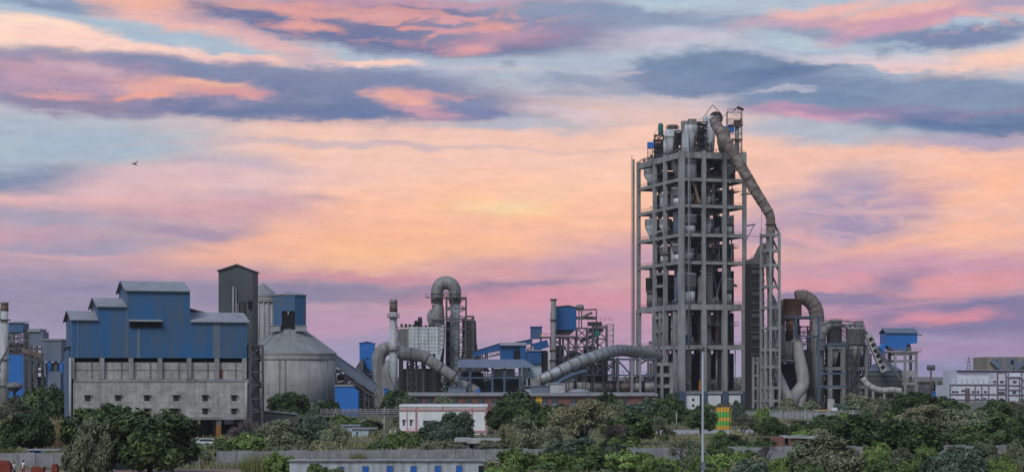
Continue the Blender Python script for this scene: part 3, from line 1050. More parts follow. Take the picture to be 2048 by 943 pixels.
    for z in (66.0, 82.0):
        m.beam((24.5, 1.5, z), (29.5, 1.5, z + 0.9), 0.45)
        m.beam((25.0, 1.5, z - 6.5), (29.0, 1.5, z + 0.6), 0.22)
    m.build('hoist_arm', M['steel'], t)
    # roof: parapets, kerbs, pipe bits
    m = MB(TT)
    m.rail([(0.2, 40, 92.3), (0.2, 0.4, 92.3), (24.0, 0.4, 92.3)], 1.2, 1.6, 0.07)
    m.build('railing', M['steel'], t)


preheater_tower()


GROUP_V = 'vessels on the open floors of the tall tower'


def cyclone(a, b, k, r, share, label, mat='tank', kind=0):
    """A process vessel on floor k: upper drum, dark waist, narrower lower drum and a hopper skirt, with a pipe to the floor above."""
    o = TT((a, b, 0))
    z0 = LEV[k - 1] + .32
    top = LEV[k] - 1.6
    h = (top - z0) * share
    t = thing('process_vessel', label, 'vessel', (o.x, o.y, z0), GROUP_V)
    z1, z2, z3 = z0 + h * .40, z0 + h * .56, z0 + h
    m = MB()
    if kind == 0:
        m.lathe(o.x, o.y, [(r * .84, z0), (r * .84, z1)], 22)
        m.lathe(o.x, o.y, [(r, z2), (r, z3 - .5), (r + .14, z3 - .5), (r + .14, z3 - .1), (r * .7, z3)], 22)
    elif kind == 1:
        m.lathe(o.x, o.y, [(r * .9, z0), (r, z0 + .2), (r, z3 - .3), (r + .1, z3)], 22)
    else:
        m.lathe(o.x, o.y, [(r * .3, z0), (r * .5, z1 * .5 + z0 * .5), (r, z2), (r, z3 - .3), (r + .12, z3)], 22)
    m.build('drum', M[mat], t)
    m = MB()
    if kind == 0:
        m.lathe(o.x, o.y, [(r * .78, z1 + .01), (r * .93, z1 + (z2 - z1) * .7), (r * .93, z2 - .01)], 22)
    else:
        for q in (.3, .55, .8):
            zz = z2 + (z3 - z2) * q
            m.lathe(o.x, o.y, [(r + .01, zz), (r + .12, zz + .05), (r + .12, zz + .3), (r + .01, zz + .35)], 22)
    m.build('band', M['steel'], t)
    m = MB()
    m.cyl(o.x, o.y, z3 + .02, top + .3, r * .36, n=14)
    m.build('outlet_pipe', M['duct'], t)
    return t


def tower_machines():
    FL = {7: 'topmost', 6: 'second', 5: 'third', 4: 'fourth', 3: 'fifth'}
    SPEC = [
        # bay word, a, b, then per floor: radius, share of the room, material, shape, look
        ('near bay of the right hand face', 4.6, 3.9, {7: (2.7, .92, 'tank', 1, 'broad pale vessel'), 6: (1.9, .5, 'duct', 2, 'small hopper vessel'), 5: (2.7, .8, 'tank', 0, 'white banded vessel'), 4: (2.0, .55, 'tank', 2, 'half height pale hopper'), 3: (2.6, .82, 'tank', 0, 'tall white banded vessel')}),
        ('far right bay of the right hand face', 19.6, 4.2, {7: (2.6, .9, 'duct', 2, 'wide grey hopper'), 6: (1.6, .6, 'rust_patch', 1, 'rust stained slim vessel'), 5: (2.3, .8, 'tank', 0, 'white banded vessel'), 3: (2.0, .7, 'tank', 0, 'slim banded vessel')}),
        ('middle bay of the right hand face', 12.4, 4.4, {6: (1.5, .6, 'tank', 2, 'pale cone vessel'), 5: (1.6, .66, 'tank', 2, 'pale cone vessel'), 3: (1.8, .95, 'duct', 1, 'tall grey round vessel')}),
        ('near bay of the left hand face', 3.0, 8.8, {7: (2.9, .95, 'duct_dark', 2, 'large dark hopper'), 6: (2.6, .85, 'tank', 0, 'pale stepped vessel'), 5: (2.3, .95, 'grey_blue', 1, 'tall blue grey vessel'), 4: (2.6, .8, 'tank', 0, 'pale stepped vessel'), 3: (2.0, .7, 'grey_blue', 1, 'blue green vessel')}),
        ('second bay of the left hand face', 2.2, 20.0, {6: (2.2, .7, 'tank', 1, 'pale round vessel'), 5: (2.3, .75, 'tank', 2, 'pale hopper vessel'), 4: (2.2, .8, 'tank', 0, 'pale banded vessel')}),
        ('far bay of the left hand face', 1.6, 32.0, {7: (2.8, .8, 'tank', 2, 'pale stepped hopper'), 5: (2.5, .85, 'tank', 2, 'stepped hopper against the sky'), 3: (2.2, .8, 'duct_dark', 0, 'dark slim vessel against the sky')}),
        ('left face behind its inner column', 3.4, 14.4, {6: (1.5, .96, 'duct', 1, 'narrow grey column vessel'), 4: (1.5, .96, 'tank', 1, 'narrow pale column vessel')}),
    ]
    for bay, a, b, d in SPEC:
        for k, (r, sh, mt, kd, look) in d.items():
            cyclone(a, b, k, r, sh, '%s, %s covered floor, %s' % (look, FL[k], bay), mt, kd)
    # feed pipes
    def pipe(name, label, pts, r, mat, cat='pipe'):
        m = MB(TT)
        m.tube(bend(pts, 5), r, 12)
        m.rings(bend(pts, 5), r, 3.2, 0.08, 0.2, 12)
        o = m.build(name, M[mat])
        tag(o, label, cat)
    pipe('riser_duct', 'grey riser duct bending between bays on the lower covered floors', [(9.2, 3.6, 38), (9.4, 3.6, 44), (9.4, 3.8, 47), (12.6, 4.4, 50), (12.8, 4.6, 52)], 1.4, 'duct')
    pipe('downcomer_pipe', 'pale blue vertical pipe behind the right hand columns of the tower', [(21.7, 8.5, 7.4), (21.7, 8.5, 30), (21.7, 8.5, 61)], 0.75, 'grey_blue')
    pipe('meal_pipe', 'orange painted slanting pipe on the second covered floor of tower', [(8.0, 3.2, 74.0), (6.6, 3.2, 81.0)], 0.5, 'orange_paint')
    pipe('meal_pipe', 'thin grey pipe slanting down beside the orange pipe in tower', [(5.0, 1.6, 81.5), (8.2, 1.6, 73.6)], 0.32, 'duct')
    m = MB(TT)
    m.lattice(11.0, 2.0, LEV[3] + .35, 15.6, 4.4, LEV[4] - 2.2, 1, 0.28, 0.2)
    tag(m.build('maintenance_scaffold', M['steel']), 'grey braced scaffold frame standing in middle bay of fourth covered floor', 'scaffold')
    m = MB(TT)
    m.box(8.0, 1.6, 7.1, 9.4, 3.0, 10.6)
    tag(m.build('control_cabinet', M['orange_paint']), 'orange cabinet on the tower plinth beside a front column', 'cabinet')
    m = MB(TT)
    m.box(2.6, 2.4, 23.5, 4.2, 3.4, 27.0)
    tag(m.build('control_cabinet', M['blue']), 'blue cabinet on the first raised floor of the tower', 'cabinet')


tower_machines()


def tower_roof():
    z0 = 92.28
    # the two vessels on the roof
    o = TT((1.6, 12.0, 0))
    t = thing('roof_vessel', 'round white vessel with a dark railed cap on left part of tower roof', 'vessel', (o.x, o.y, z0))
    m = MB(); m.lathe(o.x, o.y, [(2.1, z0), (2.3, z0 + 3.6), (2.9, z0 + 5.0), (2.9, z0 + 6.2), (3.05, z0 + 6.25), (3.05, z0 + 6.6), (2.9, z0 + 6.65), (2.9, z0 + 8.8)], 26)
    m.build('barrel', M['tank'], t)
    m = MB()
    m.lathe(o.x, o.y, [(1.9, z0 + 8.8), (1.9, z0 + 10.6)], 18)
    m.build('cap', M['rust'], t)
    m = MB()
    ring = [(o.x + 2.5 * cos(k * pi / 5), o.y + 2.5 * sin(k * pi / 5), z0 + 8.85) for k in range(11)]
    m.rail(ring, 1.3, 0.8, 0.09)
    m.build('railing', M['steel'], t)
    o = TT((5.5, 5.0, 0))
    t = thing('roof_vessel', 'tall pale hopper vessel in the middle of the tower roof', 'vessel', (o.x, o.y, z0))
    m = MB(); m.lathe(o.x, o.y, [(1.9, z0), (2.1, z0 + 5.5), (2.9, z0 + 7.5), (2.9, z0 + 9.6), (2.7, z0 + 9.7)], 24)
    m.build('barrel', M['tank'], t)
    m = MB(); m.box(o.x - 3.2, o.y - 2.0, z0 + 7.6, o.x - 1.0, o.y + 1.6, z0 + 11.2); m.box(o.x - 0.8, o.y - 1.8, z0 + 9.75, o.x + 2.2, o.y + 1.6, z0 + 11.9)
    m.build('head_box', M['duct'], t)
    m = MB(TT); m.box(2.0, 1.6, z0, 3.4, 4.4, z0 + 6.5); m.box(2.2, 1.8, z0 + 6.5, 3.0, 3.4, z0 + 8.0)
    tag(m.build('filter_box', M['tank']), 'small pale filter box at the near corner of the tower roof', 'filter box')
    # dark machinery between the vessels
    m = MB(TT)
    m.lattice(1.0, 7.6, z0, 4.0, 10.0, z0 + 8.0, 4, 0.3, 0.22)
    for k in range(4):
        m.box(1.2, 7.8, z0 + 1.8 * k + 1.2, 3.8, 9.8, z0 + 1.8 * k + 1.9)
    tag(m.build('steel_scaffold', M['steel_dark']), 'dark steel stair frame between the two roof vessels of the tower', 'scaffold')
    # left corner: hoist frame with a green motor and blue cabin
    o = TT((1.5, 24.5, 0))
    t = thing('hoist_frame', 'dark steel hoist frame with green motor at left of tower roof', 'hoist', (o.x, o.y, z0))
    f = lambda p: (o.x + p[0], o.y + p[1], z0 + p[2])
    m = MB(f); m.lattice(-1.6, -1.6, 0, 1.6, 1.6, 8.4, 4, 0.34, 0.26)
    for k in range(3):
        m.box(-2.2, -1.7, 2.2 + 2.1 * k, 2.2, 1.7, 2.5 + 2.1 * k)
    m.box(-1.2, -1.2, 0.2, 1.2, 1.2, 5.6)
    m.build('frame', M['steel_dark'], t)
    m = MB(f); m.lathe(0.6, 0, [(0.75, 8.6), (0.95, 9.0), (0.95, 12.2), (0.6, 12.8)], 14); m.build('motor', M['teal'], t)
    m = MB(f); m.beam((-2.2, 0, 8.2), (0.2, 0, 12.0), 0.12); m.beam((2.0, 0, 8.2), (1.0, 0, 12.0), 0.12); m.build('stay', M['steel'], t)
    m = MB(f); m.box(-4.3, -1.4, 3.6, -1.9, 1.2, 5.8); m.build('cabin', M['blue_bright'], t)
    m = MB(f); m.lattice(-4.2, -1.3, -2, -2.4, 1.1, 3.5, 4, 0.12, 0.08, cross=False); m.build('ladder', M['steel_light'], t)
    # round pale drum right behind the hoist
    m = MB(); p = TT((2.0, 18.0, 0)); m.lathe(p.x, p.y, [(1.4, z0), (1.5, z0 + 5.0), (1.0, z0 + 6.6)], 18)
    tag(m.build('roof_drum', M['tank']), 'small pale drum beside the hoist frame on tower roof', 'drum')
    # right: steel house of lattice with fans
    m = MB(TT)
    m.lattice(7.6, 2.0, z0, 12.4, 6.0, z0 + 10.8, 4, 0.42, 0.3)
    for k in range(5):
        m.box(7.8, 2.2, z0 + 2.3 * k + 0.6, 12.2, 5.8, z0 + 2.3 * k + 1.0)
    m.box(8.3, 3.4, z0 + 0.5, 11.6, 5.5, z0 + 9.0)
    m.rail([(7.6, 1.9, z0 + 10.9), (12.4, 1.9, z0 + 10.9)], 1.2, 1.2, 0.08)
    tag(m.build('steel_scaffold', M['steel_dark']), 'dark steel lattice block behind the head of the rusty duct', 'steel frame')
    p = TT((14.8, 3.0, 0))
    t = thing('roof_fan', 'dark round fan housing on a pale stand at the duct head', 'fan', (p.x, p.y, z0))
    m = MB(); m.tube([(p.x - 0.2, p.y - 1.2, z0 + 12.3), (p.x - 0.2, p.y + 1.2, z0 + 12.3)], 2.5, 20); m.build('housing', M['steel_dark'], t)
    m = MB(); m.lathe(p.x - 2.6, p.y, [(1.8, z0), (2.2, z0 + 6), (2.2, z0 + 13.2)], 18); m.build('stand', M['tank'], t)
    m = MB(); m.lathe(p.x + 2.8, p.y + 1, [(1.5, z0), (2.4, z0 + 4), (2.4, z0 + 8.4), (1.0, z0 + 9.6)], 18); m.build('side_drum', M['duct_dark'], t)
    m = MB()
    for a, b in (((-4.2, 13.2), (-1.4, 17.2)), ((-1.4, 17.2), (1.6, 14.2)), ((-4.2, 10.4), (-4.2, 13.4)), ((1.8, 10.4), (1.8, 14.4))):
        m.beam((p.x + a[0], p.y - 0.4, z0 + a[1]), (p.x + b[0], p.y - 0.4, z0 + b[1]), 0.24)
    m.build('gantry', M['steel'], t)
    # tall lattice mast with a roofed platform at the right corner
    p = TT((22.4, 2.4, 0))
    t = thing('lattice_mast', 'tall lattice mast with a little roof at right corner of tower top', 'mast', (p.x, p.y, z0))
    f = lambda q: (p.x + q[0], p.y + q[1], z0 + q[2])
    m = MB(f); m.lattice(-3.3, -1.8, -1.0, 1.9, 1.8, 15.0, 6, 0.2, 0.13, cross=False); m.build('frame', M['steel'], t)
    m = MB(f); m.box(-3.0, -1.9, 10.0, 2.3, 1.9, 10.3); m.box(-0.8, -1.4, 10.3, 1.8, 1.4, 12.0); m.box(-3.4, -1.9, 4.9, 2.1, 1.9, 5.1); m.build('platform', M['rust'], t)
    m = MB(f); m.prism([(-1.2, 15.4), (0.5, 16.9), (2.6, 15.9), (2.6, 15.6), (0.5, 16.5), (-1.2, 15.2)], -2.1, 2.1); m.build('roof', M['rust'], t)
    m = MB(f); m.rail([(-3.3, -1.8, 15.0), (1.9, -1.8, 15.0)], 1.0, 1.2, 0.1); m.rail([(-3.0, -1.9, 10.3), (2.3, -1.9, 10.3)], 1.1, 1.0, 0.08); m.build('railing', M['steel'], t)
    m = MB(f); m.tube([(0.3, 0, -1.0), (0.3, 0, 10.0)], 0.8, 14); m.build('vent_stack', M['steel_light'], t)
    m = MB(f); m.box(-5.4, -1.6, 7.6, -0.9, -1.2 + 2, 9.7); m.build('head_box', M['blue_bright'], t)
    m = MB(f); m.beam((-8.2, -1, 9.5), (-3.4, -1, 14.6), 0.16); m.beam((-6.2, -1, 11.2), (-6.6, -1, 6.5), 0.14); m.build('stay', M['steel'], t)
    # parapet clutter
    m = MB(TT)
    for k in range(9):
        b = 3 + 4.2 * k + RND.uniform(-1, 1)
        s = RND.uniform(0.4, 0.9)
        m.box(-0.2, b, z0, 0.7, b + s, z0 + RND.uniform(0.6, 1.8))
    tag(m.build('pipe_stubs', M['steel']), 'row of small dark pipe stubs along left parapet of tower', 'pipe stubs')


tower_roof()


def rusty_duct():
    Y = 671.5
    pts = [wp(1428, 236, 676), wp(1436, 256, 675), wp(1458, 292, 672), wp(1486, 340, Y), wp(1512, 384, Y), wp(1532, 416, Y), wp(1540, 432, Y), wp(1541.5, 450, Y), wp(1541.5, 470, Y)]
    base = wp(1541, 470, Y)
    t = thing('rusty_duct', 'long rust streaked round duct slanting down the tower to lower frame', 'duct', base)
    line = bend(pts, 6)
    m = MB(); m.tube(line, [1.95 if i < 20 else 1.95 - 0.35 * min(1, (i - 20) / 18) for i in range(len(line))], 20); m.second(); m.rings(line, 1.72, 4.6, 0.34, 0.3, 20); m.build('pipe', [M['rust_patch'], M['rust']], t)
    m = MB()
    for px, py in ((1470, 330), (1497, 388)):
        q = wp(px, py, Y)
        m.beam(q + Vector((-2.5, 2, 0)), q + Vector((3.0, 1, 0.4)), 0.5)
    m.build('bracket', M['steel'], t)


rusty_duct()


def duct_frame():
    """The slender concrete frame that carries the lower end of the rusty duct."""
    o = Vector((wx(1541, 668), 668, 0))
    t = thing('duct_support_frame', 'slender concrete frame tower beside the tall tower under the duct', 'tower', o)
    f = grid(o)
    zt = wz(466, 668)
    A, B = [0, 3.4], [0, 7.6]
    for a in A:
        for b in B:
            m = MB(f); m.box(a - 0.38, b - 0.38, 0, a + 0.38, b + 0.38, zt + 0.4); m.build('column', M['concrete'], t)
    m = MB(f); m.box(-0.45, 3.4, 0, 0.45, 4.2, zt * 0.45); m.build('column', M['concrete'], t)
    for py in (466, 497, 527, 569, 611, 653, 696, 730, 772, 798):
        z = wz(py, 668)
        m = MB(f)
        for b in B:
            m.box(0.4, b - 0.3, z - 1.0, 3.0, b + 0.3, z)
        for a in A:
            m.box(a - 0.3, 0.4, z - 1.0, a + 0.3, 7.2, z)
        m.build('tie_beam', M['concrete'], t)
    m = MB(f)
    for k in range(9):
        z = wz(770, 668) + k * 6.6
        m.beam((3.7, 0.6, z), (3.7, 6.8, z + 6), 0.3, 0.9)
    m.build('stair', M['steel_light'], t)
    m = MB(f)
    m.rail([(3.4, 0, zt + 0.5), (3.4, 7.6, zt + 0.5), (0, 7.6, zt + 0.5)], 1.5, 1.6, 0.08)
    m.beam((-0.2, 6.8, zt), (-0.2, 6.8, zt + 8.5), 0.1)
    m.beam((-14, 6, zt - 0.6), (0, 6, zt - 0.8), 0.14)
    m.build('railing', M['steel'], t)
    m = MB(f); m.lathe(1.6, 3.8, [(.95, 9), (.95, zt - 20), (1.35, zt - 14), (1.35, zt + 2)], 18); m.build('inner_duct', M['duct_dark'], t)
    # dark elevator shaft between this frame and the tall tower
    o2 = Vector((wx(1510, 684), 684, 0))
    t2 = thing('elevator_shaft', 'dark ribbed steel shaft squeezed between tall tower and slender frame', 'shaft', o2)
    g = grid(o2)
    z2 = wz(528, 684)
    m = MB(g); m.box(-2.4, -2, 0, 2.6, 3.2, z2); m.build('casing', M['steel_dark'], t2)
    m = MB(g)
    k = 0
    z = 1.5
    while z < z2:
        m.box(-2.6, -2.3, z, 2.8, -1.95, z + 0.45)
        if k % 3 == 0:
            m.box(-2.3, -2.6, z + 0.5, 1.6, -2.32, z + 1.6)
        z += 2.6; k += 1
    m.build('rib', M['steel'], t2)
    m = MB(g); m.prism([(-2.6, z2), (3.6, z2), (3.6, z2 + 7.6), (2.3, z2 + 6.0), (0.6, z2 + 2.6), (-2.6, z2 + 1.4)], -1.8, 2.8); m.build('head_chute', M['duct_dark'], t2)
    m = MB(g); m.rail([(-2.6, -2, z2 + 1.5), (1, -2, z2 + 2.8)], 1.2, 1.2, 0.08); m.build('railing', M['steel'], t2)
    # low concrete frame at its foot
    m = MB(g)
    for a in (-3.0, -1.2, 0.8, 2.6):
        m.box(a - 0.35, -5.2, 0, a + 0.35, -4.5, 19)
    for z in (3, 7.5, 12, 16.5):
        m.box(-3.4, -5.1, z, 3.0, -4.6, z + 0.7)
    tag(m.build('pipe_rack', M['concrete']), 'low concrete rack at the foot of the dark ribbed shaft', 'rack')
    # bright pipe that rises behind the slender frame
    m = MB()
    y = 676
    pts = [wp(1547.5, 600, y), wp(1547.5, 700, y), wp(1547.5, 722, y), wp(1551, 742, y), wp(1560, 762, y), wp(1573, 790, y), wp(1580, 806, y)]
    m.tube(bend(pts, 6), [1.0] * 12 + [1.9] * (len(bend(pts, 6)) - 12), 18)
    m.rings(bend(pts, 6)[14:], 1.9, 5, 0.12, 0.3, 18)
    tag(m.build('gas_pipe', M['duct_pale']), 'pale pipe leaving the slender frame and slanting down to the right', 'pipe')


duct_frame()

# ------------------------------------------------------------------ right hand works
def right_works():
    Y = 690
    # rusty bin with big elbow ducts on a blue steel frame
    o = wp(1585, 815, Y)
    t = thing('rusty_bin', 'rust brown round bin with cone above the white forked pipe', 'bin', (o.x, Y, 0))
    zb, zt = wz(637, Y), wz(597, Y)
    m = MB(); m.lathe(o.x, Y, [(3.1, zb - 0.2), (3.3, zb), (3.3, zt - 0.3), (3.45, zt - 0.3), (3.45, zt)], 26); m.build('drum', M['rust_bright'], t)
    zc = wz(680, Y)
    m = MB(); m.lathe(o.x, Y, [(1.1, zc), (2.2, zb - 2.2), (2.55, zb - 0.22)], 24); m.build('cone', M['rust_bright'], t)
    m = MB()
    q = [wp(1578, 614, Y + 5), wp(1566, 612, Y + 5), wp(1558, 624, Y + 5), wp(1556, 650, Y + 5)]
    m.tube(bend(q, 6), 2.5, 18); m.build('side_elbow', M['duct_brown'], t)
    # second elbow arching over to the right
    t = thing('elbow_duct', 'large grey ribbed elbow duct arching right from the rusty bin', 'duct', (wx(1630, Y + 6), Y + 6, 0))
    q = [wp(1592, 596, Y + 6), wp(1608, 594, Y + 6), wp(1622, 603, Y + 6), wp(1631, 618, Y + 6), wp(1634, 640, Y + 6), wp(1634, 668, Y + 6)]
    line = bend(q, 8)
    m = MB(); m.tube(line, 2.7, 20); m.second(); m.rings(line, 2.7, 2.2, 0.12, 0.35, 20); m.build('pipe', [M['duct_brown'], M['duct_dark']], t)
    # white forked pipe
    t = thing('forked_pipe', 'white pipe dropping from the rusty bin and forking at its foot', 'pipe', (wx(1600, Y - 6), Y - 6, 0))
    a = bend([wp(1595, 676, Y - 6), wp(1597, 700, Y - 6), wp(1601, 726, Y - 6), wp(1606, 756, Y - 6), wp(1604, 772, Y - 6), wp(1590, 790, Y - 6), wp(1580, 806, Y - 6), wp(1575, 816, Y - 6)], 6)
    m = MB(); m.tube(a, [1.5 + 0.8 * min(1, i / 14) for i in range(len(a))], 20); m.build('pipe', M['duct_pale'], t)
    m = MB(); m.tube(bend([wp(1605, 765, Y - 5.5), wp(1604, 790, Y - 5.5), wp(1601, 822, Y - 5.5)], 5), 1.7, 18); m.build('branch', M['duct_pale'], t)
    # blue steel frame
    o = Vector((wx(1563, Y - 4), Y - 4, 0))
    t = thing('blue_scaffold', 'blue grey steel frame round the rusty bin and white pipe', 'steel frame', o)
    X0, X1, X2, X3 = wx(1552, Y - 4), wx(1588, Y - 4), wx(1633, Y - 4), wx(1688, Y - 4)
    zt = wz(636, Y - 4)
    m = MB()
    for x in (X1, X2):
        m.box(x - 0.4, Y - 9, wz(674, Y) if x == X1 else 0, x + 0.4, Y - 8.2, zt)
    for x in (X0, X1, X2):
        m.box(x - 0.35, Y + 9, 0, x + 0.35, Y + 9.7, zt)
    m.build('post', M['blue_steel'], t)
    m = MB()
    m.box(X0, Y - 9.1, zt, X2 + 1, Y - 8.1, zt + 0.7); m.box(X0, Y + 9, zt, X2 + 1, Y + 9.6, zt + 0.7)
    m.box(X1, Y - 9.0, wz(674, Y), X2, Y - 8.3, wz(674, Y) + 0.6)
    for py in (690, 748, 774):
        m.box(X2 + .4, Y - 8.9, wz(py, Y), X3, Y - 8.3, wz(py, Y) + 0.7)
    m.build('girder', M['blue_steel'], t)
    m = MB(); m.rail([(X0, Y - 9, zt + 0.7), (X2 + 1, Y - 9, zt + 0.7)], 1.2, 1.8, 0.08); m.build('railing', M['steel'], t)
    m = MB(); m.box(X0, Y - 7, wz(722, Y), wx(1588, Y), Y + 5, wz(719, Y)); m.build('platform', M['duct'], t)
    # dark screens and clutter behind
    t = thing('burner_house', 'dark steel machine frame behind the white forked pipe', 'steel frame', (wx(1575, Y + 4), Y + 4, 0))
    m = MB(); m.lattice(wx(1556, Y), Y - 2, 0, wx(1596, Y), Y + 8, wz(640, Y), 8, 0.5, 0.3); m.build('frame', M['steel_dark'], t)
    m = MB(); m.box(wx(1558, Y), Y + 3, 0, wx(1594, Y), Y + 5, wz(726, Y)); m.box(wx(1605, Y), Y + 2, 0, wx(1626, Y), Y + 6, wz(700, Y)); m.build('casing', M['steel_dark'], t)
    m = MB()
    for k in range(8):
        x = wx(1556 + 5 * k, Y); m.tube([(x, Y - 3, wz(725, Y)), (x, Y - 3, wz(RND.choice([650, 668, 682]), Y))], 0.45, 10)
    m.build('pipe_bundle', M['duct'], t)
    # dense racks of steel, ducts and hoppers behind the whole group
    RR = random.Random(4)
    for p0, p1, pt, lb in ((1556, 1600, 646, 'dark braced pipe rack behind the rusty bin and white pipe'), (1600, 1640, 652, 'dark braced pipe rack behind the large elbow duct'),
                           (1640, 1688, 668, 'dark braced pipe rack behind the arched duct'), (1688, 1742, 694, 'dark braced pipe rack behind the wide pale tank')):
        yb = Y + 13
        x0, x1 = wx(p0, yb), wx(p1, yb)
        t = thing('pipe_rack', lb, 'pipe rack', ((x0 + x1) / 2, yb, 0))
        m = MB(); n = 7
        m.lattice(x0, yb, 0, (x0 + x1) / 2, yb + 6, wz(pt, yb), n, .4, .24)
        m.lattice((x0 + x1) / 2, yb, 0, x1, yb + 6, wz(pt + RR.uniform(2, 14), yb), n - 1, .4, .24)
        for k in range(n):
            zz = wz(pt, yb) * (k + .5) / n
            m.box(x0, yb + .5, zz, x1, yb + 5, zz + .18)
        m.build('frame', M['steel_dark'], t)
        for k in range(5):
            m = MB(); x = RR.uniform(x0 + .6, x1 - .6); r = RR.uniform(.3, .9); a = RR.uniform(.2, .6) * wz(pt, yb); b = a + RR.uniform(.25, .5) * wz(pt, yb)
            m.tube([(x, yb - .8, a), (x, yb - .8, b), (x + RR.uniform(-2, 2), yb + .5, b + 1.5)], r, 12); m.build('duct', M[RR.choice(('duct', 'duct_dark', 'rust_patch', 'steel_light'))], t)
        for k in range(4):
            m = MB(); x = RR.uniform(x0, x1 - 2.5); a = RR.uniform(.02, .75) * wz(pt, yb); m.box(x, yb + 1, a, x + RR.uniform(1.5, 4), yb + 4, a + RR.uniform(2, 6)); m.build('casing', M[RR.choice(('steel_dark', 'steel', 'duct_dark'))], t)
    # vertical grey pipes between blue frame and the concrete frame
    for i, (px, w, y0, y1, mt, lb) in enumerate(((1637, 2.1, 822, 640, 'duct', 'thick grey vertical duct beside the blue steel post'),
                                                 (1628, 1.2, 790, 660, 'duct_dark', 'sooty vertical duct left of the blue steel post'))):
        m = MB(); x = wx(px, Y + 3)
        m.tube([(x, Y + 3, wz(y0, Y)), (x, Y + 3, wz(y1, Y))], w, 18); m.rings([(x, Y + 3, wz(y0, Y)), (x, Y + 3, wz(y1, Y))], w, 6, 0.14, 0.3, 18)
        tag(m.build('vertical_duct', M[mt]), lb, 'duct')
    # arched duct over the filter tanks
    t = thing('arched_duct', 'grey duct arching over the middle tanks right of the blue frame', 'duct', (wx(1655, Y), Y, 0))
    q = bend([wp(1641, 700, Y), wp(1642, 680, Y), wp(1647, 662, Y), wp(1658, 650, Y), wp(1670, 646, Y), wp(1682, 648, Y)], 7)
    m = MB(); m.tube(q, 1.6, 18); m.second(); m.rings(q, 1.6, 2.5, 0.14, 0.3, 18); m.build('pipe', [M['duct'], M['duct_dark']], t)

    # concrete frame with the tanks
    o = Vector((wx(1660, Y), Y, 0))
    t = thing('tank_frame', 'grey concrete frame carrying two round tanks in right hand works', 'frame building', o)
    f = grid(o)
    zt = wz(690, Y)
    xs = (0, 5.2, 9.0, 14.5)
    for a in xs:
        for b in (0, 12):
            m = MB(f); m.box(a - 0.65, b - 0.65, 0, a + 0.65, b + 0.65, zt); m.build('column', M['concrete'], t)
    for py in (690, 733, 770):
        z = wz(py, Y)
        m = MB(f)
        for b in (0, 12):
            for a0, a1 in zip(xs, xs[1:]):
                m.box(a0 + .7, b - 0.5, z - 1.2, a1 - .7, b + 0.5, z)
        for a in xs:
            m.box(a - .5, 0.7, z - 1.2, a + .5, 11.3, z)
        m.build('floor_beams', M['concrete'], t)
    m = MB(f); m.box(-0.6, -1.0, zt + 0.05, 15.3, 13, zt + 0.4); m.build('deck', M['concrete_dark'], t)
    m = MB(f); m.rail([(-0.6, -1.0, zt + .4), (15.3, -1, zt + .4)], 1.1, 1.6, 0.08); m.build('railing', M['steel'], t)
    m = MB(f); m.box(0.9, 5, 0, 8, 5.4, zt - 2); m.box(9.9, 9, 0, 12, 9.4, zt - 2); m.build('screen', M['steel_dark'], t)
    # lattice stair in front of the frame
    m = MB(f); m.lattice(5.6, -4.2, 0, 9.4, -1.4, zt, 8, 0.3, 0.2)
    for k in range(8):
        z0, z1 = zt * k / 8, zt * (k + 1) / 8
        m.beam((5.8 if k % 2 else 9.2, -2.0, z0), (9.2 if k % 2 else 5.8, -2.0, z1), 0.5, 0.25)
    tag(m.build('stair_tower', M['steel']), 'braced steel stair tower in front of the tank frame', 'stair tower')
    # tanks
    for px, r, pt, lb in ((1669, 2.6, 650, 'darker round tank on the concrete frame under arched duct'), (1712, 3.5, 655, 'wide pale round tank at the right of the concrete frame')):
        x = wx(px, Y + 2)
        z1 = wz(pt, Y)
        t = thing('round_tank', lb, 'tank', (x, Y + 2, zt))
        m = MB(); m.lathe(x, Y + 3, [(r, zt + 0.45), (r, z1 - 0.4), (r + 0.15, z1 - 0.4), (r + 0.15, z1)], 26); m.build('shell', M['tank'] if px > 1700 else M['duct'], t)
        m = MB(); m.lathe(x, Y + 3, [(0.7, zt - 7), (r * 0.9, zt - 0.3)], 22); m.build('cone', M['duct'], t)
        m = MB(); m.rail([(x + r * cos(k * pi / 4), Y + 3 + r * sin(k * pi / 4), z1) for k in range(9)], 1.2, 1, 0.1); m.build('railing', M['steel'], t)
    m = MB()
    x = wx(1712, Y)
    m.box(x - 4, Y + 1, wz(655, Y) + .1, x - 1.2, Y + 4, wz(650, Y)); m.tube([(x - 5, Y + 2, wz(649, Y)), (x + 1, Y + 2, wz(647, Y))], 0.5, 10)
    m.box(x, Y + 1, wz(655, Y) + .1, x + 3, Y + 4, wz(641, Y))
    tag(m.build('filter_box', M['duct']), 'grey filter box with pipe on top of the wide pale tank', 'filter box')
    m = MB(); x0 = wx(1682, Y + 4)
    m.lattice(x0, Y + 2, zt + .4, x0 + 3.2, Y + 6, wz(650, Y), 4, 0.24, 0.16)
    for k in range(5):
        m.box(x0, Y + 2, zt + 1.2 + k * 1.9, x0 + 3.2, Y + 6, zt + 1.35 + k * 1.9)
    tag(m.build('pipe_scaffold', M['steel_light']), 'light steel scaffold between the two round tanks', 'scaffold')
    m = MB(); m.beam(wp(1640, 641, Y - 2), wp(1726, 644, Y - 2), 0.35)
    m.rail([wp(1640, 641, Y - 2), wp(1726, 644, Y - 2)], 1.0, 1.8, 0.08)
    tag(m.build('pipe_bridge', M['steel']), 'thin railed pipe bridge above the tanks of right works', 'pipe bridge')

    # conveyor dropping to the round mill bin
    t = thing('inclined_conveyor', 'pale inclined conveyor dropping past the dark round bin', 'conveyor', (wx(1755, Y - 4), Y - 4, 0))
    a, b = wp(1736, 668, Y - 4), wp(1768, 742, Y - 4)
    m = MB(); m.beam(a, b, 2.6, 2.4); m.build('gallery', M['duct_pale'], t)
    m = MB()
    d = (b - a)
